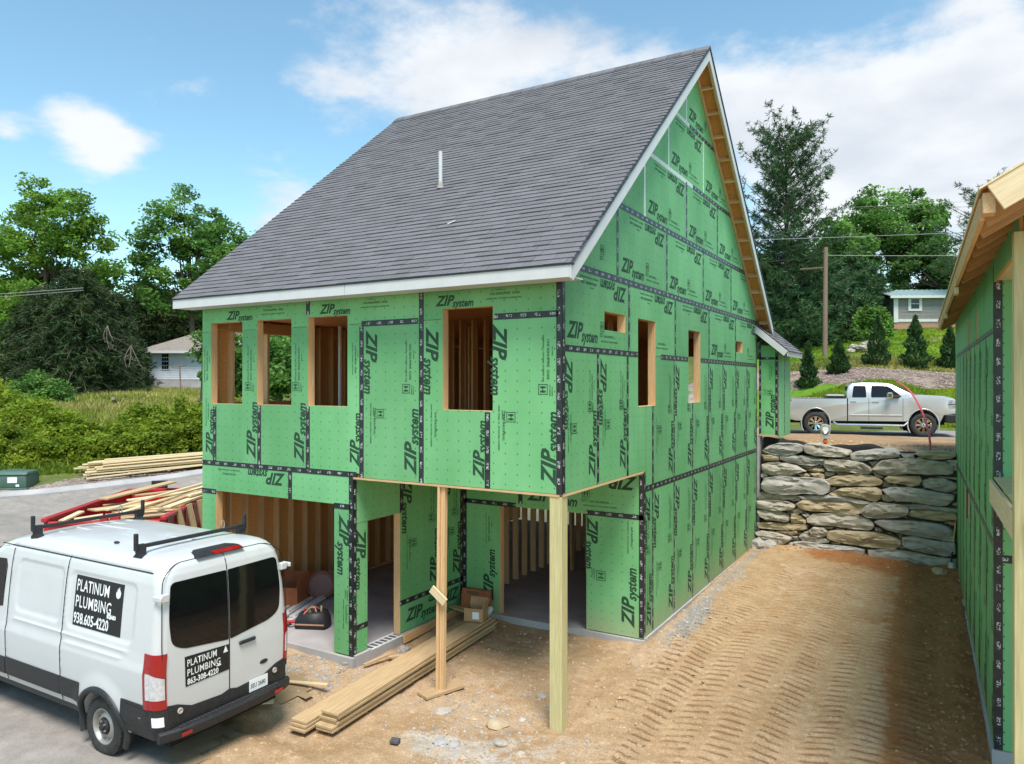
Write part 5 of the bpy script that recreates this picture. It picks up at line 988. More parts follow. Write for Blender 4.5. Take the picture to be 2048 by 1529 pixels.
# inside the garage: boxes, rolled hose, tool bag, bundled siding
carton('cardboard_box',(-7.02,1.55,.405),R(20),.60,.48,.40,'cardred','brown carton on the garage floor left of the rolled red tubing')
carton('cardboard_box',(-6.95,2.65,.405),R(-25),.45,.40,.34,'cardboard','open carton with a raised flap behind the rolled red tubing')
carton('cardboard_box',(-7.15,3.45,.405),R(8),.55,.5,.35,'cardboard','carton in the dark garage deepest behind the siding bundle')
t=empty('tubing_roll',(-6.72,2.15,.70),R(40),'rolled coil of red tubing leaning on the cartons in the garage','coil')
b=MB()
for k in range(7): b.tube([(.27*math.cos(a)*(1-.03*(k%2)),.022*k-.07,.27*math.sin(a)*(1-.03*(k%2))) for a in np.linspace(0,6.2832,25)],.013,6,False)
b.out('coil',mat('dusty_red_tube',(.36,.17,.15),.6),t,smooth=True); MB().lathe([(0,-.05),(.24,-.05),(.24,.05),(0,.05)],24,Matrix.Rotation(math.pi/2,4,'X')).out('wrapping',mat('film_wrapping',(.34,.20,.18),.5),t)
GS='white siding lengths on the garage floor'
for i in range(5):
    k=i*.15; z=.425+ (.03 if i in(1,3) else 0)
    t=tag(MB().prism([(0,0),(.13,0),(.135,.012),(.07,.016),(.065,.030),(.005,.034)],0,4.2,lambda a,b,d:(d,a,b)).out('siding_length',MT['vinyl']),['nearest white siding length on the garage floor by the tool bag','second white siding length from the tool bag','middle white siding length of the bundle in the garage','fourth white siding length from the tool bag','farthest white siding length, nearest the cartons'][i],'siding',GS)
    t.matrix_basis=Matrix.Translation((-6.42-.02*i+(-.10)*i,.42+.09*i,z))@Matrix.Rotation(R(111),4,'Z')
    t.location=(-6.0-k*.95,.60+k*.35+.25*(i%2),z)
t=empty('tool_bag',(-5.55,.78,.405),R(24),'open black and tan tool bag on the garage slab beside the pillar','bag')
b=MB(); q=[(-.27,-.16),(.27,-.16),(.30,0),(.27,.16),(-.27,.16),(-.30,0)]
V=[];F=[]
for z,s_ in ((0,1.),(.05,1.08),(.16,1.03),(.27,.86),(.30,.70),(.28,.62),(.10,.55)): V+=[(x*s_,y*s_,z+.03*math.sin(x*9)*(z>.2)) for x,y in q]
for r in range(6):
    for k in range(6): F.append((r*6+k,r*6+(k+1)%6,(r+1)*6+(k+1)%6,(r+1)*6+k))
F.append(tuple(36+k for k in range(6)))
mk('bag_body',V,F,MT['black'],t,smooth=True)
tan=mat('tan_canvas_trim',(.50,.26,.15),.8)
for s_ in (-1,1): MB().tube([(-.16,s_*.155,.10),(-.12,s_*.12,.28),(-.05,s_*.03,.36),(.05,s_*.03,.36),(.12,s_*.12,.28),(.16,s_*.155,.10)],.013,6).out('handle',tan,t,smooth=True); MB().box((-.27,s_*.172-.006,.075),(.27,s_*.172+.006,.10)).out('trim_band',tan,t)
for i in range(4): MB().tube([(-.15+.1*i,-.02+.03*(i%2),.12),(-.17+.11*i,.0,.33+.02*i)],.016,6).out('tool_handle',[MT['redpaint'],MT['palewood']][i%2],t,smooth=True)
MB().tube([(-.30,-.05,.1),(-.42,-.12,.12),(-.50,-.02,.08),(-.45,.06,.06)],.03,6).out('red_cord',MT['redpaint'],t,smooth=True)
# stray stones on the dirt
def rock(x,y,r,m,label,sq=.55,group=None,lift=.22):
    bm=bmesh.new(); bmesh.ops.create_icosphere(bm,subdivisions=2,radius=r); sd=random.random()*50
    for v in bm.verts: n_=mnoise.fractal(v.co*(1.4/r)+Vector((sd,0,0)),.8,2,3); v.co*=1+.35*n_; v.co.z*=sq
    me=bpy.data.meshes.new('stone'); bm.to_mesh(me); bm.free(); me.materials.append(m); me.polygons.foreach_set('use_smooth',[False]*len(me.polygons))
    o=bpy.data.objects.new('stone',me); link(o); o.location=(x,y,float(yard_z(np.array([x]),np.array([y]))[0])+r*sq*lift); o.rotation_euler=(0,0,random.uniform(0,6)); return tag(o,label,'stone',group)
rock(-3.60,1.02,.12,MT['stoneg'],'dark grey angular stone below the open block cells at the side doorway',.8)
rock(-3.95,.02,.11,MT['stone'],'pale stone just right of the pillar base',.6)
rock(-1.72,-.42,.13,MT['stone'],'flat pale stone in front of the prop pad board',.35)
rock(-.72,.74,.09,MT['stone'],'round pale stone on the dirt left of the corner post',.5); rock(-.66,.05,.06,MT['stoneg'],'small dark stone left of the corner post',.5)
rock(-.55,-.75,.10,MT['stone'],'pale rounded stone in the dirt in front of the corner post',.5)
rock(-1.2,-1.2,.10,MT['concrete'],'whitish flat lump at the lime spill in the foreground',.3); rock(-1.03,-1.12,.08,MT['concrete'],'smaller whitish lump beside the lime spill',.3)
rock(-.9,-.25,.17,MT['stonet'],'broad tan stone half buried in front of the lumber stack',.3)
rock(4.45,11.55,.16,MT['stonet'],'tan stone lying near the shovel blade',.7); rock(.18,11.6,.2,MT['stoneg'],'grey stone slab leaning in the corner of the house and boulder wall',.9); rock(.42,11.85,.17,MT['stoneg'],'second grey stone in the corner at the foot of the boulder wall',.7)
tag(MB().box((-.06,-.05,0),(.06,.05,.045),.006).out('paver_offcut',MT['darkblock'],mat4=Matrix.Translation((-1.68,-1.55,gz(-1.7,-1.5)+.0))@Matrix.Rotation(.3,4,'Z')),'dark square block offcut lying on the dirt in the foreground','block')
# loose stones and gravel nobody could count
def scatter(name,n,fx,m,smin,smax,zf,seed):
    g=np.random.default_rng(seed); X,Y=fx(g,n); Z=zf(X,Y); n=len(X); s=g.uniform(smin,smax,n)*(.6+.8*g.random(n)**3)
    base=np.array([(1,0,0),(0,1,0),(-1,0,0),(0,-1,0),(0,0,1),(0,0,-1),(.7,.7,.25),(-.6,.6,.3)],float)[:6]; V=base[None]*s[:,None,None]*g.uniform(.6,1.4,(n,6,3)); V[:,:,2]*=.6
    a=g.uniform(0,6.28,n); c,sn_=np.cos(a)[:,None],np.sin(a)[:,None]; x=V[:,:,0]*c-V[:,:,1]*sn_; y=V[:,:,0]*sn_+V[:,:,1]*c
    V=np.stack([x+X[:,None],y+Y[:,None],V[:,:,2]+Z[:,None]],-1).reshape(-1,3)
    f=np.array([(0,1,4),(1,2,4),(2,3,4),(3,0,4),(1,0,5),(2,1,5),(3,2,5),(0,3,5)]); F=(f[None]+np.arange(n)[:,None,None]*6).reshape(-1,3)
    return tag(mk(name,V,F,m,tint=np.repeat(g.uniform(.7,1.25,n),6)),kind='stuff')
def choose(w,x0,x1,y0,y1): 
    def f(g,n):
        X=g.uniform(x0,x1,n*6); Y=g.uniform(y0,y1,n*6); k=g.random(n*6)<np.clip(w(X,Y),0,1); return X[k][:n],Y[k][:n]
    return f
grey=mat('gravel_grey',(.40,.385,.37),.95,(.28,.265,.25),30,2,tint=True); tang=mat('gravel_tan',(.46,.355,.245),.95,(.37,.27,.175),20,2,tint=True); clodm=mat('dirt_clod',(.36,.235,.13),.95,(.44,.31,.19),9,3,tint=True); claym=mat('clay_clod',(.28,.11,.045),.95,(.36,.18,.085),9,3,tint=True); mulg=mat('bank_stone_chips',(.33,.255,.21),.95,(.24,.18,.15),4,2,tint=True)
scatter('gravel',5200,choose(lambda x,y:f_gravel(x,y)*1.0,-5,1.4,-2,9),grey,.012,.035,yard_z,5)
scatter('loose_stones',2600,choose(lambda x,y:.10+.55*vnoise(x,y,.7,71,3)**3+.4*f_lime(x,y),-3.2,5.2,-5,12),tang,.008,.026,yard_z,6)
scatter('dirt_clods',2600,choose(lambda x,y:(.15+.9*vnoise(x,y,.9,91,3)**2)*(1-.85*sstep(.6,1.4,x)),-3.3,3,-4.5,3.0),clodm,.012,.045,lambda x,y:yard_z(x,y)-.004,19)
scatter('dirt_clods',1400,choose(lambda x,y:sstep(3.9,4.6,x)*.9+sstep(11.2,12,y)*.8,.3,5.1,-1,12.2),claym,.015,.06,lambda x,y:yard_z(x,y)-.004,20)
scatter('loose_stones',350,choose(lambda x,y:.25+.9*f_lime(x,y),-3.2,4.8,-3.5,3.0),tang,.02,.042,yard_z,9)
scatter('kerbside_gravel',7000,choose(lambda x,y:(f_grav(x,y)>.35)*1.,-23,-15,-2,13),mulg,.02,.05,lambda x,y:terr_z(x,y)+.005,7)
scatter('bank_gravel',8000,choose(lambda x,y:(f_mulch(x,y)>.5)*1.,-4,8,29.5,37),mulg,.03,.075,lambda x,y:terr_z(x,y)+.01,8)
scatter('bank_rubble',500,choose(lambda x,y:1+0*x,-.5,5,12.75,14.5),tang,.02,.07,lambda x,y:terr_z(x,y)+.005,18)
# ------------------------------------------------------------------ white cargo van
van=empty('cargo_van',(-3.308,-2.86,.325),R(180.4),'white cargo van with black roof bars and black plumbing signs parked by the garage opening','van')
# half width, rear inset, nose position, rear and front corner radius by height
HV=[(.40,.94,.05,5.84,.12,.45),(.42,.955,.03,5.86,.12,.45),(.55,.985,.0,5.93,.13,.5),(.62,.995,.0,5.93,.13,.5),(.80,1.005,.0,5.92,.13,.5),(1.0,1.012,.0,5.86,.13,.55),(1.18,1.015,.0,5.72,.13,.6),(1.28,1.012,.002,5.35,.13,.6),(1.40,1.0,.004,5.02,.13,.55),(1.6,.985,.010,4.80,.13,.5),(1.85,.962,.020,4.55,.13,.45),(2.05,.940,.034,4.32,.14,.42),(2.20,.918,.050,4.12,.15,.40),(2.30,.896,.068,3.95,.17,.4),(2.37,.870,.095,3.75,.20,.4),(2.42,.835,.135,3.55,.22,.4),(2.455,.79,.19,3.38,.24,.4),(2.48,.72,.28,3.15,.26,.4),(2.50,.60,.44,2.95,.26,.4),(2.515,.42,.68,2.65,.24,.35)]
HVa=np.array(HV)
def hv(z): return [float(np.interp(z,HVa[:,0],HVa[:,i])) for i in range(1,6)]
def rrsdf(x,z,x0,z0,x1,z1,r):
    cx,cz=(x0+x1)/2,(z0+z1)/2; qx=abs(x-cx)-(x1-x0)/2+r; qz=abs(z-cz)-(z1-z0)/2+r
    return math.hypot(max(qx,0),max(qz,0))+min(max(qx,qz),0)-r
def sst(a,b,x): t=min(1,max(0,(x-a)/(b-a))); return t*t*(3-2*t)
def sidedisp(x,z):
    """sheet-metal relief of the long sides: pressed-in blanks, swage lines, wheel arch flare"""
    d=0.
    d-=.016*sst(.018,-.018,rrsdf(x,z,.50,1.47,1.90,2.17,.10)); d-=.016*sst(.018,-.018,rrsdf(x,z,2.06,1.49,3.16,2.18,.10))
    for x0,x1,zc,s in ((.5,3.25,1.375,.0),(.62,1.98,1.28,.006)):
        if x0<x<x1: d+=.012*math.exp(-((z-zc+s*(x-1))/.022)**2)*sst(x0,x0+.15,x)*sst(x1,x1-.15,x)
    d+=.016*sst(1.30,1.18,z)*sst(.50,.62,z)
    r=math.hypot(x-1.10,(z-.36)); d+=.030*sst(.70,.46,r)*(1 if z>.2 else 0)
    r=math.hypot(x-4.85,(z-.36)); d+=.030*sst(.70,.46,r)
    for xs_ in (1.985+.0*z,3.34): d-=.010*math.exp(-((x-xs_)/.009)**2)*sst(.5,.56,z)*sst(2.42,2.36,z)
    d-=.012*math.exp(-((z-2.335)/.014)**2)*sst(.15,.3,x)*sst(3.9,3.7,x)
    return d
def plan(z):
    """half outline of one height: centre of the rear, round the corner, along the side to the nose"""
    w,r,f,rc,fc=hv(z); pts=[]
    for k in range(9): pts.append((r+.0*k,(w-rc)*k/9))
    for k in range(9): a=math.pi/2*k/8; pts.append((r+rc-rc*math.cos(a),w-rc+rc*math.sin(a)))
    xa,xb=r+rc,f-fc
    for k in range(1,150): x=xa+(xb-xa)*k/150; pts.append((x,w-.02*sst(3.9,5.4,x)+sidedisp(x,z)))
    for k in range(10): a=math.pi/2*k/9; pts.append((xb+fc*math.sin(a),(w-.02)-fc+fc*math.cos(a)))
    for k in range(1,7): pts.append((f+.06*(1-((w-.02-fc)*(1-k/6)/max(.1,w-fc))**2),(w-.02-fc)*(1-k/6)))
    return pts
def surf(x,z): return float(np.interp(min(max(x,.3),4.2),(.3,4.2),(1,1))*hv(z)[0]+sidedisp(x,z))
zs=sorted(set([h[0] for h in HV]+[round(.40+.028*i,3) for i in range(74)])); zs=[z for z in zs if z<=2.515]
rows_=[plan(z) for z in zs]; n=len(rows_[0]); V=[];F=[]
for z,rw in zip(zs,rows_):
    ring=[(x,y,z) for x,y in rw]+[(x,-y,z) for x,y in rw[-2:0:-1]]; V+=ring
m_=len(V)//len(zs)
for i in range(len(zs)-1):
    for k in range(m_): F.append((i*m_+(k+1)%m_,i*m_+k,(i+1)*m_+k,(i+1)*m_+(k+1)%m_))
F.append(tuple(range(m_)))
b0=(len(zs)-1)*m_; c0=len(V); V.append((1.7,0,2.535))
for k in range(m_): F.append((b0+(k+1)%m_,b0+k,c0))
def bool_cut(o,cutters):
    for c in cutters:
        md=o.modifiers.new('cut','BOOLEAN'); md.operation='DIFFERENCE'; md.solver='EXACT'; md.object=c
    bpy.context.view_layer.update(); dg=bpy.context.evaluated_depsgraph_get(); me=bpy.data.meshes.new_from_object(o.evaluated_get(dg)); o.modifiers.clear(); old=o.data; me.name=old.name; o.data=me
    for c in cutters: bpy.data.objects.remove(c)
vb=mk('body',V,F,MT['paint'])
RX90=Matrix.Rotation(math.pi/2,4,'X')
def wheelcut(x,y0,y1,z,r): return MB().lathe([(0,y0),(r,y0),(r,y1),(0,y1)],48,Matrix.Translation((x,0,z))@RX90).out('cutter',MT['dark'])
cut=[]
for x in (1.10,4.85):
    for s_ in (-1,1): 
        c=MB().prism([(x+.445*math.cos(a),.36+.445*math.sin(a)) for a in np.linspace(-.6,math.pi+.6,32)],s_*.62,s_*1.3,lambda a,b,d:(a,d,b)).out('cutter',MT['dark']); cut.append(c)
for c in cut:
    bm=bmesh.new(); bm.from_mesh(c.data); bmesh.ops.recalc_face_normals(bm,faces=bm.faces); bm.to_mesh(c.data); bm.free()
bm=bmesh.new(); bm.from_mesh(vb.data); bmesh.ops.recalc_face_normals(bm,faces=bm.faces); bm.to_mesh(vb.data); bm.free()
bool_cut(vb,cut); vb.parent=van; shade(vb,32)
# conforming patches on the left and right sides
def sidepatch(name,x0,z0,x1,z1,lift,m,s_=1,nx=40,nz=8,th=.012,zf=None,parent=None):
    V=[];F=[]
    for lay in (lift,lift-th):
        for j in range(nz+1):
            for i in range(nx+1):
                x=x0+(x1-x0)*i/nx; z=z0+(z1-z0)*j/nz
                if zf: z=zf(x,j/nz)
                V.append((x,s_*(surf(x,z)+lay),z))
    q=nx+1; o_=q*(nz+1)
    for j in range(nz):
        for i in range(nx):
            f=(j*q+i,j*q+i+1,(j+1)*q+i+1,(j+1)*q+i); F.append(f[::-1] if s_>0 else f); f=tuple(a+o_ for a in f); F.append(f if s_>0 else f[::-1])
    ed=[[j*q for j in range(nz+1)],[j*q+nx for j in range(nz+1)],list(range(q)),[nz*q+i for i in range(q)]]
    for e_ in ed:
        for a,b in zip(e_,e_[1:]): F.append((a,b,b+o_,a+o_))
    return mk(name,V,F,m,parent or van,smooth=False)
def sidetext(me,x0,z0,s,lift,m,name='lettering',mirror=1,parent=None):
    o=bpy.data.objects.new(name,me.copy()); link(o,parent or van)
    for v in o.data.vertices:   # text runs towards the tail on the left side
        x=x0-v.co.x*s; z=z0+v.co.y*s; v.co=(x,surf(x,z)+lift,z)
    return o
for s_ in (1,-1):
    sidepatch('side_moulding',1.545,.575,3.325,.825,.014,MT['black'],s_,40,5); sidepatch('side_moulding',3.36,.575,4.38,.815,.014,MT['black'],s_,30,5)
    sidepatch('side_moulding',.16,.46,.66,.80,.012,MT['black'],s_,20,8,zf=lambda x,t:.45+.37*t*(1-.0*x))
    sidepatch('rocker_trim',1.56,.40,4.36,.485,.004,MT['black'],s_,30,3)
    for wx in (1.10,4.85):      # flared lip round each wheel opening
        V=[];F=[]; A=np.linspace(-.35,math.pi+.35,36)
        for a in A:
            for r,l in ((.440,-.03),(.440,.026),(.47,.034),(.505,.024),(.510,-.01)):
                x,z=wx+r*math.cos(a),.36+r*math.sin(a); V.append((x,s_*(hv(max(z,.3))[0]+sidedisp(min(x,4.6) if wx<2 else 1.10+(x-4.85),max(z,.45))+l),z))
        for i in range(len(A)-1):
            for k in range(4): f=(i*5+k,i*5+k+1,(i+1)*5+k+1,(i+1)*5+k); F.append(f if s_<0 else f[::-1])
        mk('wheel_arch_trim',V,F,MT['black'],van,smooth=True)
    # cab door glass and its lower sweep
    V=[(x,s_*(hv(z)[0]+.006),z) for x,z in ((3.47,1.50),(4.30,1.36),(4.62,1.42),(4.56,1.62),(4.22,1.98),(3.95,2.12),(3.50,2.14),(3.45,2.05))]
    mk('door_window',V+[(a,b_-s_*.02,c) for a,b_,c in V],[tuple(range(8)) if s_<0 else tuple(range(7,-1,-1))]+[(i,(i+1)%8,8+(i+1)%8,8+i) for i in range(8)],MT['glass'],van)
    MB().box((3.52,s_*1.0,1.20),(3.72,s_*1.055,1.245),.012).out('door_handle',MT['black'],van)
    hx=MB().box((4.42,s_*1.02,1.42),(4.56,s_*1.28,1.78),.03); hx.out('wing_mirror',MT['black'],van)
    for dx in (1.985,): 
        sidepatch('door_seam',dx-.005,.50,dx+.005,2.33,.0125,MT['dark'],s_,1,40,.004)
    sidepatch('door_seam',3.335,.50,3.345,2.30,.0125,MT['dark'],s_,1,40,.004); sidepatch('gutter_seam',.25,2.330,3.7,2.340,.013,MT['dark'],s_,60,1,.004)
    sidepatch('slide_rail',.66,1.285,1.95,1.30,.001,MT['paint'],s_,20,1,.004)
# wheels
def van_wheel(name,x,s_):
    t=bpy.data.objects.new(name,None); link(t,van); t.matrix_basis=Matrix.Translation((x,s_*.885,.356))@Matrix.Rotation(-math.pi/2*s_,4,'X')
    return t
def tyre_mesh(R_,rr,w,seg=56,tread=True):
    prof=[(rr,-w*.42),(rr+.02,-w*.46),((R_+rr)/2,-w*.5),(R_-.035,-w*.48),(R_-.008,-w*.40),(R_,-w*.36)]
    for g in (-.24,-.08,.08,.24): prof+=[(R_,w*(g-.03)),(R_-.010,w*(g-.018)),(R_-.010,w*(g+.018)),(R_,w*(g+.03))]
    prof+=[(R_,w*.36),(R_-.008,w*.40),(R_-.035,w*.48),((R_+rr)/2,w*.5),(rr+.02,w*.46),(rr,w*.42)]
    b=MB().lathe(prof,seg)
    return b
def wheel(parent,R_,rr,w,style):
    # local +z points out of the vehicle
    ty=bpy.data.objects.new('tyre',None)
    b=tyre_mesh(R_,rr,w)
    for k in range(44):      # shoulder lugs
        a=2*math.pi*k/44; 
        for s_ in (-1,1): b.box((R_-.02,-.009,s_*w*.37-.012),(R_+.002,.009,s_*w*.37+.012),M=Matrix.Rotation(a,4,'Z'))
    b.out('tyre',MT['rubber'],parent,smooth=True)
    z0=w*.40
    if style=='steel':
        rim=MB().lathe([(rr-.01,-w*.42),(rr-.02,z0-.07),(rr+.004,z0),(rr+.012,z0+.006),(rr-.004,z0+.008),(rr-.022,z0-.01),(rr-.032,z0-.045),(rr*.80,z0-.05),(rr*.62,z0-.022),(rr*.50,z0-.016),(rr*.44,z0-.03),(0,z0-.03)],48).out('rim',MT['steel'],parent,smooth=True)
        for k in range(14):
            a=2*math.pi*k/14; MB().lathe([(0,.001),(.021,.001),(.024,0)],10,Matrix.Rotation(a,4,'Z')@Matrix.Translation((rr*.845,0,z0-.0485))@Matrix.Diagonal((.55,1.25,1,1))).out('vent_hole',MT['dark'],rim)
        hub=MB().lathe([(rr*.44,z0-.03),(rr*.44,z0+.002),(rr*.40,z0+.012),(rr*.18,z0+.014),(rr*.16,z0+.03),(0,z0+.032)],28).out('hub',MT['black'],parent,smooth=True)
        for k in range(5): a=2*math.pi*k/5; MB().lathe([(.012,0),(.012,.016),(0,.018)],8,Matrix.Rotation(a,4,'Z')@Matrix.Translation((rr*.31,0,z0+.012))).out('lug_nut',MT['steel'],hub)
    else:
        rim=MB().lathe([(rr-.01,-w*.42),(rr-.02,-.0),(rr-.02,z0-.03),(rr+.006,z0),(rr+.012,z0+.008),(rr-.01,z0+.006)],40).out('rim',MT['chrome'],parent,smooth=True)
        MB().lathe([(0,-.03),(rr-.012,-.03)],30).out('brake',MT['dark'],rim)
        for k in range(16 if style=='split' else 8):
            a=2*math.pi*(k//2)/8+(.11 if k%2 else -.11); MB().add([(.05,-.014,z0-.035),(rr-.012,-.021,z0-.012),(rr-.012,.021,z0-.012),(.05,.014,z0-.035),(.05,-.016,z0-.08),(rr-.012,-.024,z0-.06),(rr-.012,.024,z0-.06),(.05,.016,z0-.08)],[(0,1,2,3),(0,4,5,1),(3,2,6,7),(1,5,6,2)]).out('spoke',MT['chrome'],rim,Matrix.Rotation(a,4,'Z'))
        MB().lathe([(.075,z0-.06),(.075,z0-.02),(.055,z0-.01),(0,z0-.01)],20).out('hub',MT['chrome'],rim,smooth=True)
for x in (1.10,4.85):
    for s_ in (-1,1): wheel(van_wheel('wheel',x,s_),.358,.215,.235,'steel')
MB().box((.45,-.66,.22),(5.2,.66,.42)).out('underbody',MT['dark'],van); MB().tube([(1.10,-.8,.34),(1.10,.8,.34)],.06,10).out('axle',MT['black'],van)
for x in (1.10,4.85):
    for s_ in (-1,1): MB().prism([(x+.47*math.cos(a),.36+.47*math.sin(a)) for a in np.linspace(-.5,math.pi+.5,20)],s_*.55,s_*.64,lambda a,b,d:(a,d,b)).out('wheel_well',MT['dark'],van)
# rear face: place things on it by (y, z)
def rx(z): return hv(z)[1]
def rearpoly(name,pts,lift,m,th=.01,parent=None):
    n_=len(pts); bm=bmesh.new(); vs=[bm.verts.new((0,y,z)) for y,z in pts]; bm.faces.new(vs)
    z0,z1=min(p[1] for p in pts),max(p[1] for p in pts)
    for k in range(1,int((z1-z0)/.045)+1):     # cut into bands so that it follows the curve of the doors
        bmesh.ops.bisect_plane(bm,geom=list(bm.verts)+list(bm.edges)+list(bm.faces),plane_co=(0,0,z0+k*.045),plane_no=(0,0,1))
    e=bmesh.ops.extrude_face_region(bm,geom=list(bm.faces)); nv=[v for v in e['geom'] if isinstance(v,bmesh.types.BMVert)]; back=set(nv)
    for v in bm.verts: v.co.x=rx(v.co.z)-lift+(th if v in back else 0)
    bmesh.ops.recalc_face_normals(bm,faces=list(bm.faces)); me=bpy.data.meshes.new(name); bm.to_mesh(me); bm.free(); me.materials.append(m)
    o=bpy.data.objects.new(name,me); link(o,parent or van); return o
def rearline(name,pts,w,m):
    MBt=MB().tube([(rx(z)-.001,y,z) for y,z in pts],w,5); return MBt.out(name,m,van)
def roundpoly(p,r=.08,n=5):
    out=[];m=len(p)
    for i in range(m):
        a,b,c=[Vector(p[(i+k-1)%m]) for k in range(3)]; u=(a-b).normalized(); v=(c-b).normalized(); rr=min(r if not isinstance(r,list) else r[i],(a-b).length*.48,(c-b).length*.48)
        for k in range(n+1):
            t=k/n; q=(b+u*rr)*(1-t)**2+b*2*t*(1-t)+(b+v*rr)*t*t; out.append((q.x,q.y))
    return out
lw=roundpoly([(.012,1.335),(.012,2.215),(.80,2.225),(.848,1.80),(.815,1.50),(.66,1.415)],[.02,.02,.07,.2,.16,.2])
wl=rearpoly('rear_window',lw,.005,MT['glass']); wr=rearpoly('rear_window',[(-a,b) for a,b in lw],.005,MT['glass'])
for s_ in (1,-1): rearline('door_seam',[(s_*a,b) for a,b in roundpoly([(.92,.83),(.945,1.5),(.925,2.05),(.90,2.30),(.70,2.425),(.0,2.43)],.12)][5:-5],.006,MT['dark'])
rearline('door_seam',[(0,z) for z in np.linspace(.50,2.425,24)],.0075,MT['dark'])
# lower black cladding of the doors and the corner cladding
cl_=[(.0,.50),(.0,.705),(.12,.675),(.55,.70),(.74,.78),(.92,.815),(.92,.50)]
for s_ in (1,-1): rearpoly('door_cladding',[(s_*a,b) for a,b in cl_],.013,MT['black'],.02)
def corner(name,z0,z1,lift,m,t0,t1,nz=10,parent=None,th=.015,s_=1,zf=None):
    V=[];F=[];N_=16
    for lay in (0,th):
        for j in range(nz+1):
            for i in range(N_+1):
                z=z0+(z1-z0)*j/nz; 
                if zf: z=zf(i/N_,j/nz)
                w,r,f,rc,fc=hv(z); t=t0+(t1-t0)*i/N_; l=lift-lay
                if t<0: x,y=r-l,w-rc+t          # along the rear
                elif t<1: a=math.pi/2*t; x,y=r+rc-(rc+l)*math.cos(a),w-rc+(rc+l)*math.sin(a)
                else: x=r+rc+(t-1); y=w+l+ (sidedisp(x,z) if z>.4 else 0)
                V.append((x,s_*y,z))
    q=N_+1;o_=q*(nz+1)
    for j in range(nz):
        for i in range(N_):
            f=(j*q+i,j*q+i+1,(j+1)*q+i+1,(j+1)*q+i); F.append(f if s_<0 else f[::-1]); f=tuple(a+o_ for a in f); F.append(f[::-1] if s_<0 else f)
    for e_ in ([j*q for j in range(nz+1)],[j*q+N_ for j in range(nz+1)],list(range(q)),[nz*q+i for i in range(q)]):
        for a,b in zip(e_,e_[1:]): F.append((a,b,b+o_,a+o_))
    return mk(name,V,F,m,parent or van,smooth=False)
for s_ in (1,-1):
    tl=bpy.data.objects.new('tail_light',None); link(tl,van)
    hous=corner('light_housing',.775,1.425,.012,MT['red'],.05,1.10,8,tl,.02,s_)
    corner('brake_lens',1.195,1.415,.022,MT['red'],.08,1.08,6,tl,.01,s_,zf=lambda a,b:1.15+.07*a+(1.415-1.15-.07*a)*b); corner('clear_lens',.90,1.19,.022,MT['clear'],.16,1.04,5,tl,.01,s_,zf=lambda a,b:.90+(.245+.07*a)*b); corner('reflector_lens',.79,.895,.022,MT['red'],.08,1.08,5,tl,.01,s_)
    corner('bumper_corner',.40,.775,.020,MT['black'],-.06,1.46,8,van,.02,s_)
    corner('sticker',.585,.70,.024,MT['signw'],.25,.85,2,van,.003,s_)
    hg=MB(); hg.box((-.02,s_*.90-.045,2.03),(.04,s_*.90+.06,2.13),.012); hg.box((-.03,s_*.98-.03,2.05),(.12,s_*.98+.01,2.11),.01); hg.out('hinge',MT['paint'],van)
    hg=MB(); hg.box((-.02,s_*.915-.03,1.02),(.04,s_*.915+.03,1.09),.01); 
    MB().lathe([(0,.0),(.036,.0),(.036,.012),(.030,.018),(.012,.016),(0,.010)],20,Matrix.Translation((-.016,s_*.72,.70))@Matrix.Rotation(-math.pi/2,4,'Y')).out('parking_sensor',MT['stoneg'],van,smooth=True)
    MB().lathe([(0,0),(.036,0),(.034,.014),(0,.010)],20,Matrix.Translation((.30,s_*1.02,.69))@Matrix.Rotation(-s_*math.pi/2,4,'X')).out('parking_sensor',MT['stoneg'],van,smooth=True)
# step bumper
b=MB()
q=[]
for t in np.linspace(-1,1,25): q.append((-.13+.10*abs(t)**4+.02*t*t,t*.985))
V=[];F=[]
for x,y in q: V+=[(x,y,.40),(x-.012,y,.43),(x-.012,y,.50),(x+.012,y,.525),(.02,y,.53),(.04,y,.40)]
for i in range(len(q)-1):
    for k in range(6): F.append((i*6+k,i*6+(k+1)%6,(i+1)*6+(k+1)%6,(i+1)*6+k))
F.append((5,4,3,2,1,0)); F.append(tuple((len(q)-1)*6+k for k in range(6)))
bp_=mk('rear_bumper',V,F,MT['black'],van); shade(bp_,40)
for k in range(30):
    y=-.72+.05*k; MB().box((-.085,y,.527),(-.03,y+.022,.536)).out('step_tread',MT['rubber'],bp_)
for s_ in (1,-1): MB().box((-.128,s_*.70-.07,.43),(-.118,s_*.70+.07,.475),.003).out('reflector',MT['red'],bp_)
MB().box((.05,-.80,.28),(.4,.80,.41)).out('underbody',MT['dark'],van)
# licence plate, handle, badge, stop lamp
pl=rearpoly('licence_plate',[(-.30,.545),(-.60,.545),(-.60,.70),(-.30,.70)],.022,MT['signw'],.008)
def reartext(s,y,z,size,m,parent,lift,bold=0,sp=1,sx=1):
    me=text_mesh(s,size,0,bold,m,sp,sx); o=bpy.data.objects.new('lettering',me.copy()); link(o,parent)
    for v in o.data.vertices: yy=y-v.co.x; zz=z+v.co.y; v.co=(rx(zz)-lift,yy,zz)
    return o
reartext('SEU 2680',-.315,.592,.078,MT['ink'],pl,.0245,.001,1.0,.80); 
h_=MB().box((-.035,-.40,1.215),(.0,-.14,1.262),.012).out('door_handle',MT['black'],van)
MB().lathe([(0,.004),(.062,.004),(.068,0)],24,Matrix.Translation((rx(.87)-.004,-.55,.875))@Matrix.Rotation(-math.pi/2,4,'Y')@Matrix.Diagonal((.42,1,1,1))).out('oval_badge',MT['black'],van)
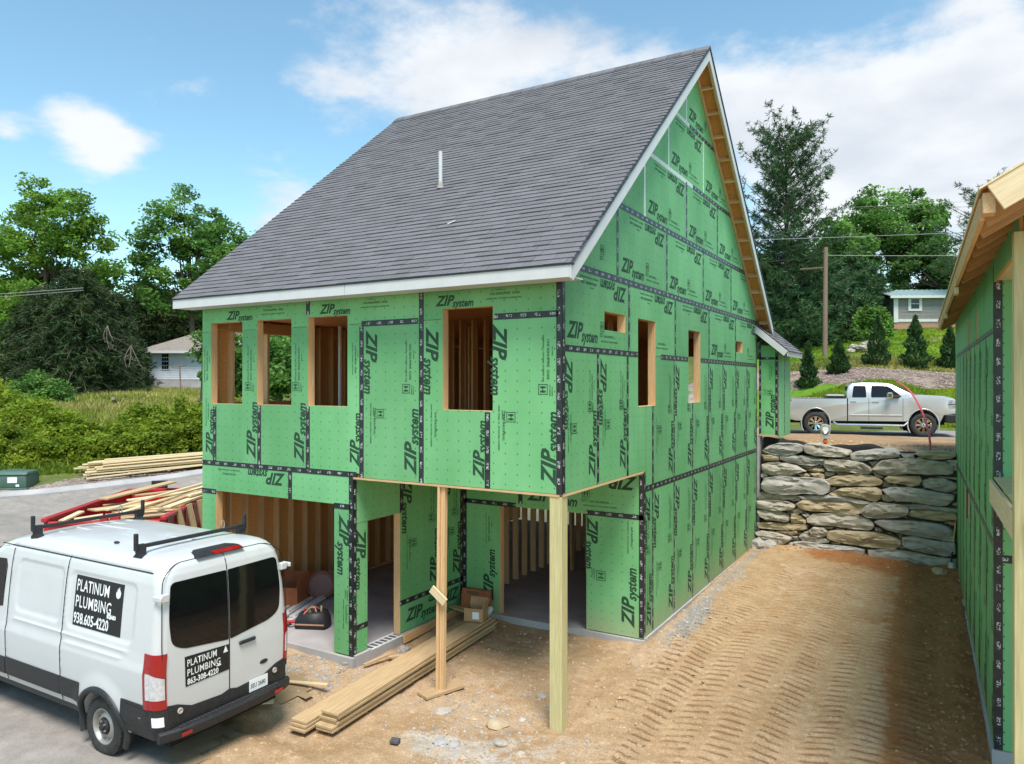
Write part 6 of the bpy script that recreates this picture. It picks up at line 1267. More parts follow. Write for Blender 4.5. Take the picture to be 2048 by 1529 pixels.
b=MB(); b.prism([(-.31,2.435),(.40,2.435),(.36,2.478),(.28,2.488),(-.2,2.488),(-.28,2.478)],.085,.24,lambda a,c,d:(d+.10*(c-2.435)/.05,a,c)); sl_=b.out('stop_lamp_housing',MT['black'],van)
MB().prism([(-.29,2.442),(.14,2.442),(.17,2.474),(-.24,2.474)],.075,.2,lambda a,c,d:(d+.10*(c-2.435)/.05,a,c)).out('stop_lamp',MT['red'],sl_)
# magnet signs
sg=sidepatch('side_sign',.765,1.51,1.785,2.135,.004,MT['signb'],1,20,12,.003)
L=.0075
for s,x,z,size,sx,bold,sp in (('PLATINUM',1.755,1.945,.205,.70,.002,1.04),('PLUMBING',1.755,1.745,.205,.745,.002,1.08),('938.605-4220',1.765,1.545,.185,.735,.004,1.0)):
    sidetext(text_mesh(s,size,0,bold,MT['signw'],sp,sx),x,z,1,L,None,parent=sg)
sidetext(text_mesh('IIIQEAIIIO',.062,0,.004,MT['signw'],1,.7),1.06,1.70,1,L,None,parent=sg)
fl=[(0,0),(.035,.02),(.045,.06),(.028,.10),(.022,.07),(.012,.13),(-.006,.09),(-.016,.115),(-.024,.06),(-.036,.08),(-.04,.04),(-.028,.012)]
me=bpy.data.meshes.new('flame_mark'); me.from_pydata([(a,b,0) for a,b in fl],[],[tuple(range(len(fl)))]); me.materials.append(MT['signw']); sidetext(me,.865,1.955,1.15,L,None,'flame_mark',parent=sg)
sg2=rearpoly('rear_sign',[(.635,.95),(.012,.955),(.012,1.275),(.645,1.31)],.006,MT['signb'],.005)
for s,y,z,size,sx,bold,sp in (('PLATINUM',.62,1.185,.118,.735,.001,1.04),('PLUMBING',.62,1.07,.118,.80,.001,1.08),('863-308-4220',.615,.968,.098,.80,.0025,1.0)): reartext(s,y,z,size,MT['signw'],sg2,.0085,bold,sp,sx)
reartext('IIIIIIIIIIII',.20,1.052,.022,MT['signw'],sg2,.0085,.002)
o=mk('flame_mark',[(rx(1.2)-.0085,y,z) for y,z in ((.10,1.19),(.03,1.19),(.065,1.275))],[(0,2,1)],MT['signw'],sg2)
# roof bars
for xr,zz in ((.70,2.475),(3.05,2.482)):
    rk=bpy.data.objects.new('roof_bar',None); link(rk,van); rk.matrix_basis=Matrix.Translation((xr,0,zz))
    MB().box((-.028,-.80,.085),(.028,.80,.13),.008).out('cross_bar',MT['black'],rk)
    for s_ in (-1,1):
        b=MB(); b.add(*(lambda q:(q.v,q.f))(MB().prism([(-.085,-.05),(.085,-.05),(.085,-.02),(.035,.02),(.035,.135),(-.035,.135),(-.035,.02),(-.085,-.02)],s_*.70,s_*.80,lambda a,c,d:(a,d,c)))); b.out('foot',MT['black'],rk)
        MB().box((-.026,s_*.815-.022,.06),(.026,s_*.815+.022,.275),.008).out('load_stop',MT['black'],rk)
        MB().box((-.03,s_*.77-.05,.03),(.03,s_*.77+.04,.06),.004).out('foot_clamp',MT['black'],rk)
    MB().tube([(.0,-.45+.03*math.cos(a),.13+.05+.06*math.sin(a)) for a in np.linspace(0,6.28,14)],.008,5).out('strap_ring',MT['steel'],rk,smooth=True)
MB().box((1.45,.55,2.50),(1.52,.60,2.53),.01).out('roof_marker',MT['black'],van)
for k in range(5): sidepatch('roof_rib',.0,0,0,0,0,MT['paint']) if False else MB().box((.7,-.55+.25*k,2.512-.012*abs(k-2)),(3.0,-.50+.25*k,2.529-.014*abs(k-2)),.006).out('roof_rib',MT['paint'],van)
# windscreen and lamps of the nose
wsp=[(4.98,.70,1.42),(4.98,-.70,1.42),(4.28,-.66,2.10),(4.28,.66,2.10)]
mk('windscreen',[(x+.33*(1),y,z) for x,y,z in wsp],[(0,1,2,3)],MT['glass'],van)
for s_ in (1,-1): MB().box((5.58,s_*.78-.16,.95),(5.80,s_*.78+.12,1.15),.04).out('headlight',MT['clear'],van)
MB().box((5.86,-.5,.62),(5.96,.5,.92),.02).out('grille',MT['black'],van); MB().box((5.55,-.9,.32),(5.92,.9,.5),.05).out('front_bumper',MT['black'],van)
# ------------------------------------------------------------------ silver pickup on the upper road
PT=(.10,22.02,2.965)
truck=empty('pickup_truck',PT,R(10.5),'lifted silver pickup with black bed rails parked on the upper road above the stone wall','truck')
def fixn(o):
    bm=bmesh.new(); bm.from_mesh(o.data); bmesh.ops.recalc_face_normals(bm,faces=bm.faces); bm.to_mesh(o.data); bm.free(); return o
def bevel(o,w,seg=2,ang=30):
    md=o.modifiers.new('bevel','BEVEL'); md.width=w; md.segments=seg; md.limit_method='ANGLE'; md.angle_limit=R(ang); md.harden_normals=False
    bpy.context.view_layer.update(); me=bpy.data.meshes.new_from_object(o.evaluated_get(bpy.context.evaluated_depsgraph_get())); o.modifiers.clear(); nm=o.data.name; o.data=me; shade(o,40)
HWT=.99
low=[(-1.16,.62),(-1.20,.95),(-1.18,1.37),(1.06,1.37),(1.06,1.40),(3.10,1.42),(3.30,1.50),(3.60,1.53),(4.30,1.49),(4.60,1.41),(4.72,1.30),(4.76,1.0),(4.72,.86),(4.30,.80),(4.2,.56),(-.7,.52)]
tb=fixn(MB().prism(low,-HWT,HWT).out('body',MT['silver'],mat4=Matrix.Identity(4)))
cut=[]
for x in (0,3.645):
    for s_ in (-1,1): cut.append(fixn(MB().prism([(x+.50*math.cos(a),.44+.56*math.sin(a)) for a in np.linspace(-.7,math.pi+.7,26)],s_*.60,s_*1.3).out('cutter',MT['dark'])))
cut.append(fixn(MB().box((-1.08,-.80,.85),(.98,.80,1.6)).out('cutter',MT['dark'])))
bool_cut(tb,cut); bevel(tb,.035); tb.parent=truck
cabp=[(1.08,1.36),(1.10,1.62),(1.16,1.86),(1.28,1.955),(1.6,1.985),(2.3,1.975),(2.62,1.93),(3.0,1.72),(3.42,1.50),(3.42,1.36)]
def cy(z): return .975-.22*max(0,(z-1.40))/.58
V=[(x,-cy(z),z) for x,z in cabp]+[(x,cy(z),z) for x,z in cabp]; n_=len(cabp)
F=[tuple(range(n_)),tuple(range(2*n_-1,n_-1,-1))]+[((i+1)%n_,i,n_+i,n_+(i+1)%n_) for i in range(n_)]
cab=fixn(mk('cab',V,F,MT['silver'])); bevel(cab,.03,2,25); cab.parent=truck
for s_ in (-1,1):
    def tw(name,pts,m,l=.006):
        V=[(x,s_*(cy(z)+l),z) for x,z in pts]+[(x,s_*(cy(z)-.02),z) for x,z in pts]; k=len(pts); f=tuple(range(k)); 
        return fixn(mk(name,V,[f,tuple(range(2*k-1,k-1,-1))]+[(i,(i+1)%k,k+(i+1)%k,k+i) for i in range(k)],m,truck))
    tw('side_window',roundpoly([(1.27,1.43),(1.76,1.43),(1.75,1.86),(1.33,1.86)],.05),MT['glass']); tw('side_window',roundpoly([(1.92,1.43),(2.95,1.45),(2.66,1.74),(2.48,1.86),(1.94,1.87)],.05),MT['glass'])
    for x0 in (1.10,1.84,2.98): MB().box((x0-.006,s_*(HWT-.002)-.004,.56),(x0+.006,s_*(HWT-.002)+.004,1.40)).out('door_seam',MT['dark'],truck)
    MB().box((1.095,s_*.99-.01,.50),(1.13,s_*.99-.0,1.40)).out('door_seam',MT['dark'],truck)
    for x0 in (1.20,1.96): MB().box((x0,s_*1.0-.012,1.24),(x0+.22,s_*1.0+.022,1.28),.01).out('door_handle',MT['chrome'],truck)
    mr=MB().box((2.42,s_*1.16-.10,1.40),(2.62,s_*1.16+.10,1.62),.04).out('wing_mirror',MT['chrome'],truck); MB().box((2.56,s_*1.02-.08,1.42),(2.86,s_*1.02+.06,1.50),.02).out('mirror_arm',MT['black'],mr)
    MB().box((-1.16,s_*.90-.06,1.368),(1.03,s_*.90+.07,1.392),.008).out('bed_rail',MT['black'],truck)
    MB().box((1.2,s_*1.0-.01,.74),(2.95,s_*1.0+.012,.79),.008).out('body_crease',MT['silver'],truck)
    st=MB().tube([(.62,s_*1.0,.50),(.75,s_*1.06,.40),(3.0,s_*1.06,.40),(3.12,s_*1.0,.50)],.035,8).out('side_step',MT['chrome'],truck,smooth=True); MB().box((1.55,s_*1.06-.05,.25),(2.30,s_*1.06+.05,.33),.01).out('step_plate',MT['black'],st)
    hl=MB().box((4.44,s_*.62,1.04),(4.735,s_*1.0,1.36),.02).out('headlight',MT['lamp'],truck); MB().box((4.43,s_*.62,1.185),(4.745,s_*1.006,1.205)).out('lamp_divider',MT['black'],hl)
    MB().box((-1.215,s_*.79,.98),(-1.10,s_*.995,1.34),.02).out('tail_light',MT['red'],truck)
    for x in (0,3.645):
        V=[];F=[];A=np.linspace(-.55,math.pi+.55,30)
        for a in A:
            for r,l in ((.0,-.03),(.0,.004),(.03,.008),(.045,-.005)): V.append((x+(.49+r)*math.cos(a),s_*(HWT+l),.44+(.55+r)*math.sin(a)))
        for i in range(len(A)-1):
            for k in range(3): f=(i*4+k,i*4+k+1,(i+1)*4+k+1,(i+1)*4+k); F.append(f if s_<0 else f[::-1])
        mk('wheel_arch_trim',V,F,MT['silver'],truck,smooth=True)
        w_=bpy.data.objects.new('wheel',None); link(w_,truck); w_.matrix_basis=Matrix.Translation((x,s_*.90,.425))@Matrix.Rotation(-math.pi/2*s_,4,'X'); wheel(w_,.425,.265,.30,'split')
        MB().prism([(x+.52*math.cos(a),.44+.57*math.sin(a)) for a in np.linspace(-.6,math.pi+.6,16)],s_*.5,s_*.6).out('wheel_well',MT['dark'],truck)
mk('windscreen',[(2.66,.66,1.925),(2.66,-.66,1.925),(3.38,-.86,1.54),(3.38,.86,1.54)],[(0,1,2,3)],MT['glass'],truck,Matrix.Translation((.02,0,.012)))
mk('rear_window',[(1.085,.72,1.45),(1.085,-.72,1.45),(1.15,-.66,1.84),(1.15,.66,1.84)],[(0,1,2,3)],MT['glass'],truck,Matrix.Translation((-.012,0,0)))
tbx=MB().box((.42,-.78,1.30),(1.0,.78,1.46),.02).out('tool_box',MT['black'],truck); MB().box((.40,-.80,1.46),(1.02,.80,1.52),.02).out('tool_box_lid',MT['silver'],tbx)
g_=MB().box((4.70,-.62,.86),(4.80,.62,1.34),.02).out('grille',MT['black'],truck); MB().box((4.79,-.64,1.07),(4.815,.64,1.12),.005).out('grille_bar',MT['chrome'],g_)
MB().box((4.34,-1.0,.52),(4.90,1.0,.84),.05).out('front_bumper',MT['black'],truck); MB().box((-1.36,-.95,.55),(-1.16,.95,.76),.03).out('rear_bumper',MT['chrome'],truck)
MB().box((-.9,-.55,.42),(4.4,.55,.56)).out('chassis',MT['dark'],truck)
for x in (0,3.645): MB().tube([(x,-.8,.425),(x,.8,.425)],.07,8).out('axle',MT['black'],truck)
b=MB()
me=text_mesh('/1384',.10,.2,.003,MT['ink']); o=bpy.data.objects.new('decal',me); link(o,truck); o.matrix_basis=Matrix.Translation((-1.10,-HWT-.004,1.27))@Matrix.Rotation(math.pi/2,4,'X')
# ------------------------------------------------------------------ red dump trailer full of scrap lumber
# near left corner, seen past the van; long axis points away from the camera
def cam_ground(X,Z): 
    y=R(30.506); return Vector((CAM[0]+X*math.cos(y)-Z*math.sin(y),CAM[1]+X*math.sin(y)+Z*math.cos(y),0))
nl_,nr_,fl_=cam_ground(-9.85,15.5),cam_ground(-7.42,15.5),cam_ground(-10.29,19.8)
ty_=(fl_-nl_).normalized(); tyaw=math.atan2(ty_.y,ty_.x)-math.pi/2
TG=.72; TL_,TW_=4.35,2.45
tr=empty('dump_trailer',(nl_.x,nl_.y,TG),tyaw,'red steel dump trailer heaped with scrap lumber on the road behind the van','trailer')
# local: x to the right, y away, z up; rim at 2.09-TG
RIM=2.09-TG; FL=.62
def tp(n,a,b,m='redpaint',c=.006,par=None): return MB().box(a,b,c).out(n,MT[m],par or tr)
tp('floor',(.05,.05,FL-.05),(TW_-.05,TL_-.05,FL))
for n,a,b in (('side_wall',(0,0,FL-.08),(.05,TL_,RIM-.08)),('side_wall',(TW_-.05,0,FL-.08),(TW_,TL_,RIM-.08)),('front_wall',(.05,TL_-.05,FL-.08),(TW_-.05,TL_,RIM-.08)),('tail_gate',(.05,0,FL-.08),(TW_-.05,.05,RIM-.12))): tp(n,a,b)
for n,a,b in (('top_rail',(-.04,-.04,RIM-.085),(.09,TL_+.04,RIM)),('top_rail',(TW_-.09,-.04,RIM-.085),(TW_+.04,TL_+.04,RIM)),('top_rail',(.09,TL_-.09,RIM-.085),(TW_-.09,TL_+.04,RIM)),('top_rail',(.09,-.045,RIM-.16),(TW_-.09,.06,RIM-.08))): tp(n,a,b,c=.015)
for s_ in (-.02,TW_-.02):
    for k in range(8): tp('side_post',(s_,.1+k*.58,FL-.05),(s_+.04,.18+k*.58,RIM-.08))
tp('fender',(TW_,1.6,.55),(TW_+.28,3.5,.60)); tp('fender',(-.28,1.6,.55),(0,3.5,.60))
tp('frame_rail',(.5,.2,.38),(.62,TL_+.9,FL-.05),'black'); tp('frame_rail',(TW_-.62,.2,.38),(TW_-.5,TL_+.9,FL-.05),'black')
tp('tongue',(TW_/2-.06,TL_,.40),(TW_/2+.06,TL_+1.3,.50),'black'); tp('pump_box',(TW_/2-.35,TL_+.1,.5),(TW_/2+.35,TL_+.45,1.15),'redpaint'); tp('pump_plate',(TW_/2-.65,TL_-.02,RIM),(TW_/2-.25,TL_+.06,RIM+.2),'black')
tp('latch',(1.15,-.08,RIM-.12),(1.30,.02,RIM+.02)); tp('latch',(1.35,-.08,RIM-.10),(1.55,.0,RIM+.03))
for y in (2.1,3.0):
    for x,s_ in ((-.13,-1),(TW_+.13,1)):
        w_=bpy.data.objects.new('wheel',None); link(w_,tr); w_.matrix_basis=Matrix.Translation((x,y,.36))@Matrix.Rotation(math.pi/2*s_,4,'Y'); wheel(w_,.36,.20,.2,'steel')
def tw_pt(x,y,z): 
    return Vector((nl_.x,nl_.y,TG))+Matrix.Rotation(tyaw,3,'Z')@Vector((x,y,z))
rr=random.Random(11)
GT='scrap boards heaped in the red trailer'
def tboard(a,b,w,t,label,m='palewood',up=(0,0,1)): return gboard(tw_pt(*a),tw_pt(*b),w,t,m,label,GT,'scrap_board',up)
for i in range(34):
    x=rr.uniform(.15,1.3); y=rr.uniform(.2,2.9); ang=rr.gauss(.85,.35)
    L=rr.uniform(.9,2.1); z=FL+.05+i*.018+.13*math.exp(-((x-1.0)/.8)**2)
    dx,dy=L*math.sin(ang),L*math.cos(ang); x2=min(max(x+dx,.15),2.32); y2=min(y+dy,4.15)
    tboard((x,y,z+rr.uniform(0,.04)),(x2,y2,z+rr.uniform(-.02,.06)),rr.choice((.09,.14,.19,.24,.28)),.036,'pale scrap board lying in the heap inside the red trailer','palewood' if rr.random()<.65 else 'spruceg',(rr.uniform(-.2,.2),rr.uniform(-.2,.2),1))
for a,b,w,l,m in (((.25,2.2,RIM+.05),(1.15,4.25,RIM+.18),.28,'widest cut plank on top of the trailer heap, ending in a point','spruceg'),((1.0,.6,RIM+.05),(2.55,3.6,RIM+.32),.10,'long pale board sticking up across the right half of the trailer heap','palewood'),((1.2,.5,RIM-.05),(2.45,3.9,RIM+.20),.13,'second long board sticking out over the right rail of the trailer','palewood'),((1.9,1.1,RIM+.02),(2.35,2.6,RIM+.16),.17,'short grey-brown board near the right rail of the trailer','spruceg'),((.45,.35,RIM-.10),(.95,.55,RIM-.05),.16,'short crosswise board at the near left corner of the trailer','palewood'),((.28,.15,RIM-.10),(.42,.75,RIM-.0),.14,'stubby board at the very corner of the trailer','palewood'),((2.2,.8,RIM+.05),(2.62,2.9,RIM+.12),.19,'board overhanging the right side wall of the trailer','palewood'),((2.35,1.8,RIM+.16),(2.9,3.3,RIM+.2),.12,'pale board end overhanging the right rail close to the house corner','palewood')): tboard(a,b,w,.04,l,m)
for k,(y,dz) in enumerate(((.7,.5),(1.3,.62),(1.9,.45),(2.6,.5))): gboard(tw_pt(TW_+.02+.05*k,y,RIM+.04),tw_pt(TW_+.28,y+.15,.18),.14,.04,'spruceg','scrap board hanging over the outside of the trailer near the house corner',GT,'scrap_board',(1,0,0))
# ------------------------------------------------------------------ lumber pile on the gravel by the far kerb
GP='loose lumber pile on the kerbside gravel'
p0=Vector((-20.55,4.55,0)); p1=Vector((-18.55,8.25,0)); d=(p1-p0).normalized(); q=Vector((d.y,-d.x,0))
k=0
for lay in range(5):
    for j in range(4-(lay>2)):
        off=-.35+.30*j+rr.uniform(-.06,.06)+.05*lay; st=rr.uniform(-.1,.75)+.1*lay; a=p0+q*off+d*st; b=p0+q*(off+rr.uniform(-.08,.08))+d*(st+rr.uniform(4.0,4.9))
        za,zb=gz(a.x,a.y),gz(b.x,b.y); z=.15+.072*lay
        gboard(Vector((a.x,a.y,za+z)),Vector((b.x,b.y,zb+z+rr.uniform(-.03,.05))),.19 if j%2 else .14,.042,'palewood',('lowest' if lay==0 else 'top' if lay==4 else 'middle')+' layer board of the loose lumber pile on gravel by the far kerb',GP)
gboard((-19.55,4.5,gz(-19.5,4.5)+.10),(-17.75,7.7,gz(-17.7,7.7)+.2),.14,.042,'palewood','lone board lying in front of the kerbside lumber pile, one end raised',GP)
for k in range(4): a=p0+d*(.5+1.2*k); tag(board('lumber_bearer',(a.x-.55*q.x,a.y-.55*q.y,gz(a.x,a.y)+.06),(a.x+.75*q.x,a.y+.75*q.y,gz(a.x,a.y)+.06),.09,.09,MT['spruceg']),'cross bearer under the kerbside lumber pile','timber',GP)
# ------------------------------------------------------------------ green utility box
ux,uy=-20.95,3.05; t=empty('utility_box',(ux,uy,gz(ux,uy)-.03),R(38),'dark green pad-mounted utility box with a white sticker on the gravel by the kerb','utility box')
MB().box((-.56,-.46,0),(.56,.46,.06),.01).out('base',MT['utilgreen'],t)
o=MB().prism([(-.42,.06),(.42,.06),(.42,.40),(.30,.56),(-.30,.56),(-.42,.46)],-.52,.52,lambda a,b,d:(d,a,b)).out('cabinet',MT['utilgreen'],t); fixn(o); bevel(o,.03)
MB().box((-.54,-.44,.46),(.54,.30,.475),.005).out('lid_seam',MT['black'],t); MB().box((-.02,-.432,.22),(.26,-.424,.40)).out('warning_sticker',MT['signw'],t); MB().box((.22,-.432,.10),(.32,-.424,.17)).out('number_sticker',MT['signw'],t)
MB().tube([(-.25,0,.56),(-.25,0,.60),(.25,0,.60),(.25,0,.56)],.015,6).out('lift_handle',MT['utilgreen'],t)
# ------------------------------------------------------------------ white cottage on the left
wx,wy=-51.5,26.9; wz=gz(-50,29)-.15
wd=(cam_ground(10,0)-cam_ground(0,0)).normalized()   # the wall seen in the photo faces the camera
cot=empty('white_cottage',(-51.5,27.7,4.95),R(33),'small white clapboard cottage with a hipped faded roof beyond the meadow','house')
def cp(n,a,b,m,c=0.,par=None): return MB().box(a,b,c).out(n,MT[m],par or cot)
CL=9.5
cp('foundation',(0,0,-1.2),(CL,6,.28),'concrete'); cp('wall',(.02,.02,.28),(CL-.02,5.98,2.55),'dark')
for i in range(15):
    z=.28+i*.152; b=MB(); b.add([(0,-.03,z),(CL,-.03,z),(CL,.0,z+.155),(0,.0,z+.155),(0,.03,z),(CL,.03,z)],[(0,1,2,3),(0,4,5,1)]); b.add([(-.03,0,z),(-.03,6,z),(0,6,z+.155),(0,0,z+.155)],[(1,0,3,2)]); b.out('siding_board',MT['sidingw'],cot)
cp('corner_board',(-.05,-.05,.25),(.08,.08,2.55),'white')
wf=cp('window',(.95,-.07,1.05),(1.65,.0,2.42),'white'); 
for k in range(3):
    for j in range(4): cp('pane',(1.02+.19*k,-.085,1.13+.315*j+.02*(j>1)),(1.02+.19*k+.165,-.072,1.13+.315*j+.275),'glass',par=wf)
hr=[(-.75,-.75,2.58),(CL+.75,-.75,2.58),(CL+.75,6.75,2.58),(-.75,6.75,2.58),(2.9,3,4.35),(CL-2.9,3,4.35)]
rf=mk('roof',hr,[(0,1,5,4),(1,2,5),(2,3,4,5),(3,0,4),(3,2,1,0)],MT['oldroof'],cot)
b=MB()
for r in range(12):
    f0=r/12; y0_=-.75+3.75*f0; z0_=2.58+1.77*f0; xa=-.75+3.65*f0; xb=CL+.75-3.65*f0; b.add([(xa,y0_,z0_+.03),(xb,y0_,z0_+.03),(xb-.3,y0_+.31,z0_+.16),(xa+.3,y0_+.31,z0_+.16),(xa,y0_,z0_),(xb,y0_,z0_)],[(0,1,2,3),(0,4,5,1)])
o=b.out('roof_courses',MT['oldroof'],cot); o['kind']='stuff'
cp('fascia_board',(-.78,-.79,2.40),(CL+.78,-.75,2.60),'white'); cp('fascia_board',(-.79,-.75,2.40),(-.75,6.75,2.60),'white'); cp('soffit',(-.75,-.75,2.40),(CL+.75,6.75,2.43),'white')
sh_=empty('garden_shed',(-53.6,29.2,4.8),R(33),'low bluish-white shed built against the left side of the white cottage','shed')
b=MB(); MB().box((.15,0,-1),(2.2,2.5,1.45)).out('wall',MT['sidingw'],sh_); MB().box((0,-.15,1.45),(2.35,2.6,1.55)).out('roof',MT['oldroof'],sh_)
for k in range(4): MB().box((.15,-.012,.25+.3*k),(2.2,-.002,.265+.3*k)).out('board_joint',MT['dark'],sh_)
cl_=empty('clothes_pole',(-45.4,26.2,4.72),0,'leaning T-shaped wooden clothes-line pole in front of the white cottage','pole')
MB().tube([(.06,0,-.3),(-.10,0,1.75)],.055,7).out('post',MT['pole'],cl_); MB().tube([(-.58,-.3,1.42),(.40,.26,1.56)],.04,6).out('cross_arm',MT['pole'],cl_)
tag(MB().tube([(-37.2,16.2,3.75),(-36.5,15.6,4.05)],.11,8).out('cut_log',MT['barkg']),'short grey log lying in the meadow left of the cottage','log')
# ------------------------------------------------------------------ grey house on the right hill
gh=empty('grey_house',(.75,61.6,9.35),R(28),'single-storey grey sided house with pale metal roof on a brick base up the right slope','house')
def gp(n,a,b,m,c=0.,par=None): return MB().box(a,b,c).out(n,MT[m],par or gh)
GLN=15.
gp('foundation_core',(.02,.02,-1.5),(GLN-.02,7,.8),'brick')
for r in range(12):
    b=MB(); z=.8-.075*(r+1)
    for k in range(70):
        x=.215*k-(.1 if r%2 else 0); b.box((max(0,x),-.012,z),(min(GLN,x+.20),.02,z+.065))
    o=b.out('brick_course',MT['brick'],gh); o['kind']='stuff'
gp('skirt_board',(-.04,-.06,.80),(GLN,.0,1.02),'white'); gp('wall',(0.02,.02,.8),(GLN,7,3.0),'sidingg')
for i in range(17):
    z=1.02+i*.118; MB().add([(0.3,-.035,z),(GLN,-.035,z),(GLN,.0,z+.12),(0.3,.0,z+.12),(0.3,.03,z),(GLN,.03,z)],[(0,1,2,3),(0,4,5,1)]).out('siding_board',MT['sidingg'],gh)
gp('corner_board',(-.05,-.07,.75),(.32,.02,3.0),'white')
for x in (1.15,6.2):
    w_=gp('window',(x,-.09,1.72),(x+1.15,-.0,2.92),'white'); gp('pane',(x+.24,-.10,2.36),(x+.91,-.085,2.74),'glass',par=w_); gp('pane',(x+.24,-.10,1.92),(x+.91,-.085,2.30),'glass',par=w_)
gp('wall_vent',(3.9,-.10,1.72),(5.05,-.02,1.95),'white'); gp('outlet_box',(5.55,-.08,1.08),(5.85,-.0,1.24),'white')
rv=[(-.5,-.45,2.98),(GLN+.5,-.45,2.98),(GLN+.5,3.5,3.95),(-.35,3.5,3.95),(GLN+.5,7.5,2.98),(-.5,7.5,2.98)]
mk('roof',rv+[(a,b,c-.06) for a,b,c in rv],[(0,1,2,3),(3,2,4,5),(7,6,9,8),(8,9,11,10),(0,3,9,6),(3,5,11,9)],MT['metalroof'],gh)
for k in range(36): MB().add([(-.4+.44*k,-.45,2.99),(-.4+.44*k,3.5,3.96),(-.37+.44*k,3.5,3.96),(-.37+.44*k,-.45,2.99),(-.4+.44*k,-.45,3.03),(-.4+.44*k,3.5,4.0),(-.37+.44*k,3.5,4.0),(-.37+.44*k,-.45,3.03)],[(0,1,5,4),(2,3,7,6),(4,5,6,7),(0,4,7,3)]).out('roof_seam',MT['metalroof'],gh)
gp('fascia_board',(-.52,-.50,2.78),(GLN+.5,-.452,2.985),'white')
# ------------------------------------------------------------------ utility pole and lines
up=empty('utility_pole',(-1.94,40.41,6.4),0,'brown wooden utility pole with one short cross arm at the edge of the lawn','pole')
MB().tube([(0,0,-.5),(.02,.0,3.5),(.05,.02,7.0)],[.155,.14,.12],12).out('pole_shaft',MT['pole'],up,smooth=True)
MB().box((-1.6,-.95,5.55),(-.0,-.02,5.70)) and MB().tube([(-.05,-.02,5.72),(-1.35,-.75,5.62)],.07,6).out('cross_arm',MT['bark'],up)
def cable(p,q,sag,r,label,m='wire',group='overhead lines'):
    p,q=Vector(p),Vector(q); tag(MB().tube([p.lerp(q,k/16)-Vector((0,0,sag*4*(k/16)*(1-k/16))) for k in range(17)],r*.6,5).out('power_cable',MT[m]),label,'cable',group)
cable((-22,29,13.6),(24,55,15.4),.4,.025,'upper pale cable crossing in front of the trees right of the pole','wirel')
cable((-1.9,40.4,12.9),(24,56,13.6),.25,.03,'lower pale cable running right from the pole','wirel'); cable((-1.9,40.4,12.8),(-30,24,11.5),.4,.02,'thin cable running left from the pole behind the house')
cable((-30,42,18.6),(30,75,21.4),.5,.02,'thin high cable across the sky right of the gable','wirel'); cable((-30,42,18.3),(30,75,20.9),.5,.02,'second thin high cable across the sky just under the first'); cable((-30,44,17.),(30,76,18.4),.4,.015,'lowest thin cable against the sky above the far trees')
cable((-75,0,9.6),(-40.9,16.4,10.75),.3,.03,'pair of cables upper strand in front of the left trees','wirel'); cable((-75,0,9.2),(-40.9,16.4,10.6),.3,.025,'lower strand of the cable pair in front of the left trees','wirel')
# ------------------------------------------------------------------ vegetation
def leaf_cards(C,S_,g,up=.35,asp=.55,dirs=None,droop=0.):
    """N pointed leaf quads: centres C, sizes S_"""
    n=len(C); a=g.normal(size=(n,3)); a[:,2]=a[:,2]*.6-droop
    if dirs is not None: a=dirs+a*.45
    a/=np.linalg.norm(a,axis=1)[:,None]+1e-9
    nrm=g.normal(size=(n,3)); nrm[:,2]=np.abs(nrm[:,2])+up; b=np.cross(nrm,a); b/=np.linalg.norm(b,axis=1)[:,None]+1e-9
    a=a*S_[:,None]; b=b*(S_*asp)[:,None]
    V=np.stack([C-a*.5,C+b*.5-a*.05,C+a*.5,C-b*.5-a*.05],1).reshape(-1,3); F=np.arange(n*4).reshape(n,4); return V,F
def tint_for(g,n,base): return np.repeat(np.clip(base*g.uniform(.75,1.25,n),.3,1.9),4)
def limb(b,p,q,r0,r1,g,bend=.12,n=5):
    p,q=Vector(p),Vector(q); L=(q-p).length; off=Vector(g.normal(size=3))*L*bend
    b.tube([p.lerp(q,k/n)+off*math.sin(math.pi*k/n)*.5+Vector((0,0,-L*.06*math.sin(math.pi*k/n))) for k in range(n+1)],[r0+(r1-r0)*k/n for k in range(n+1)],6,False)
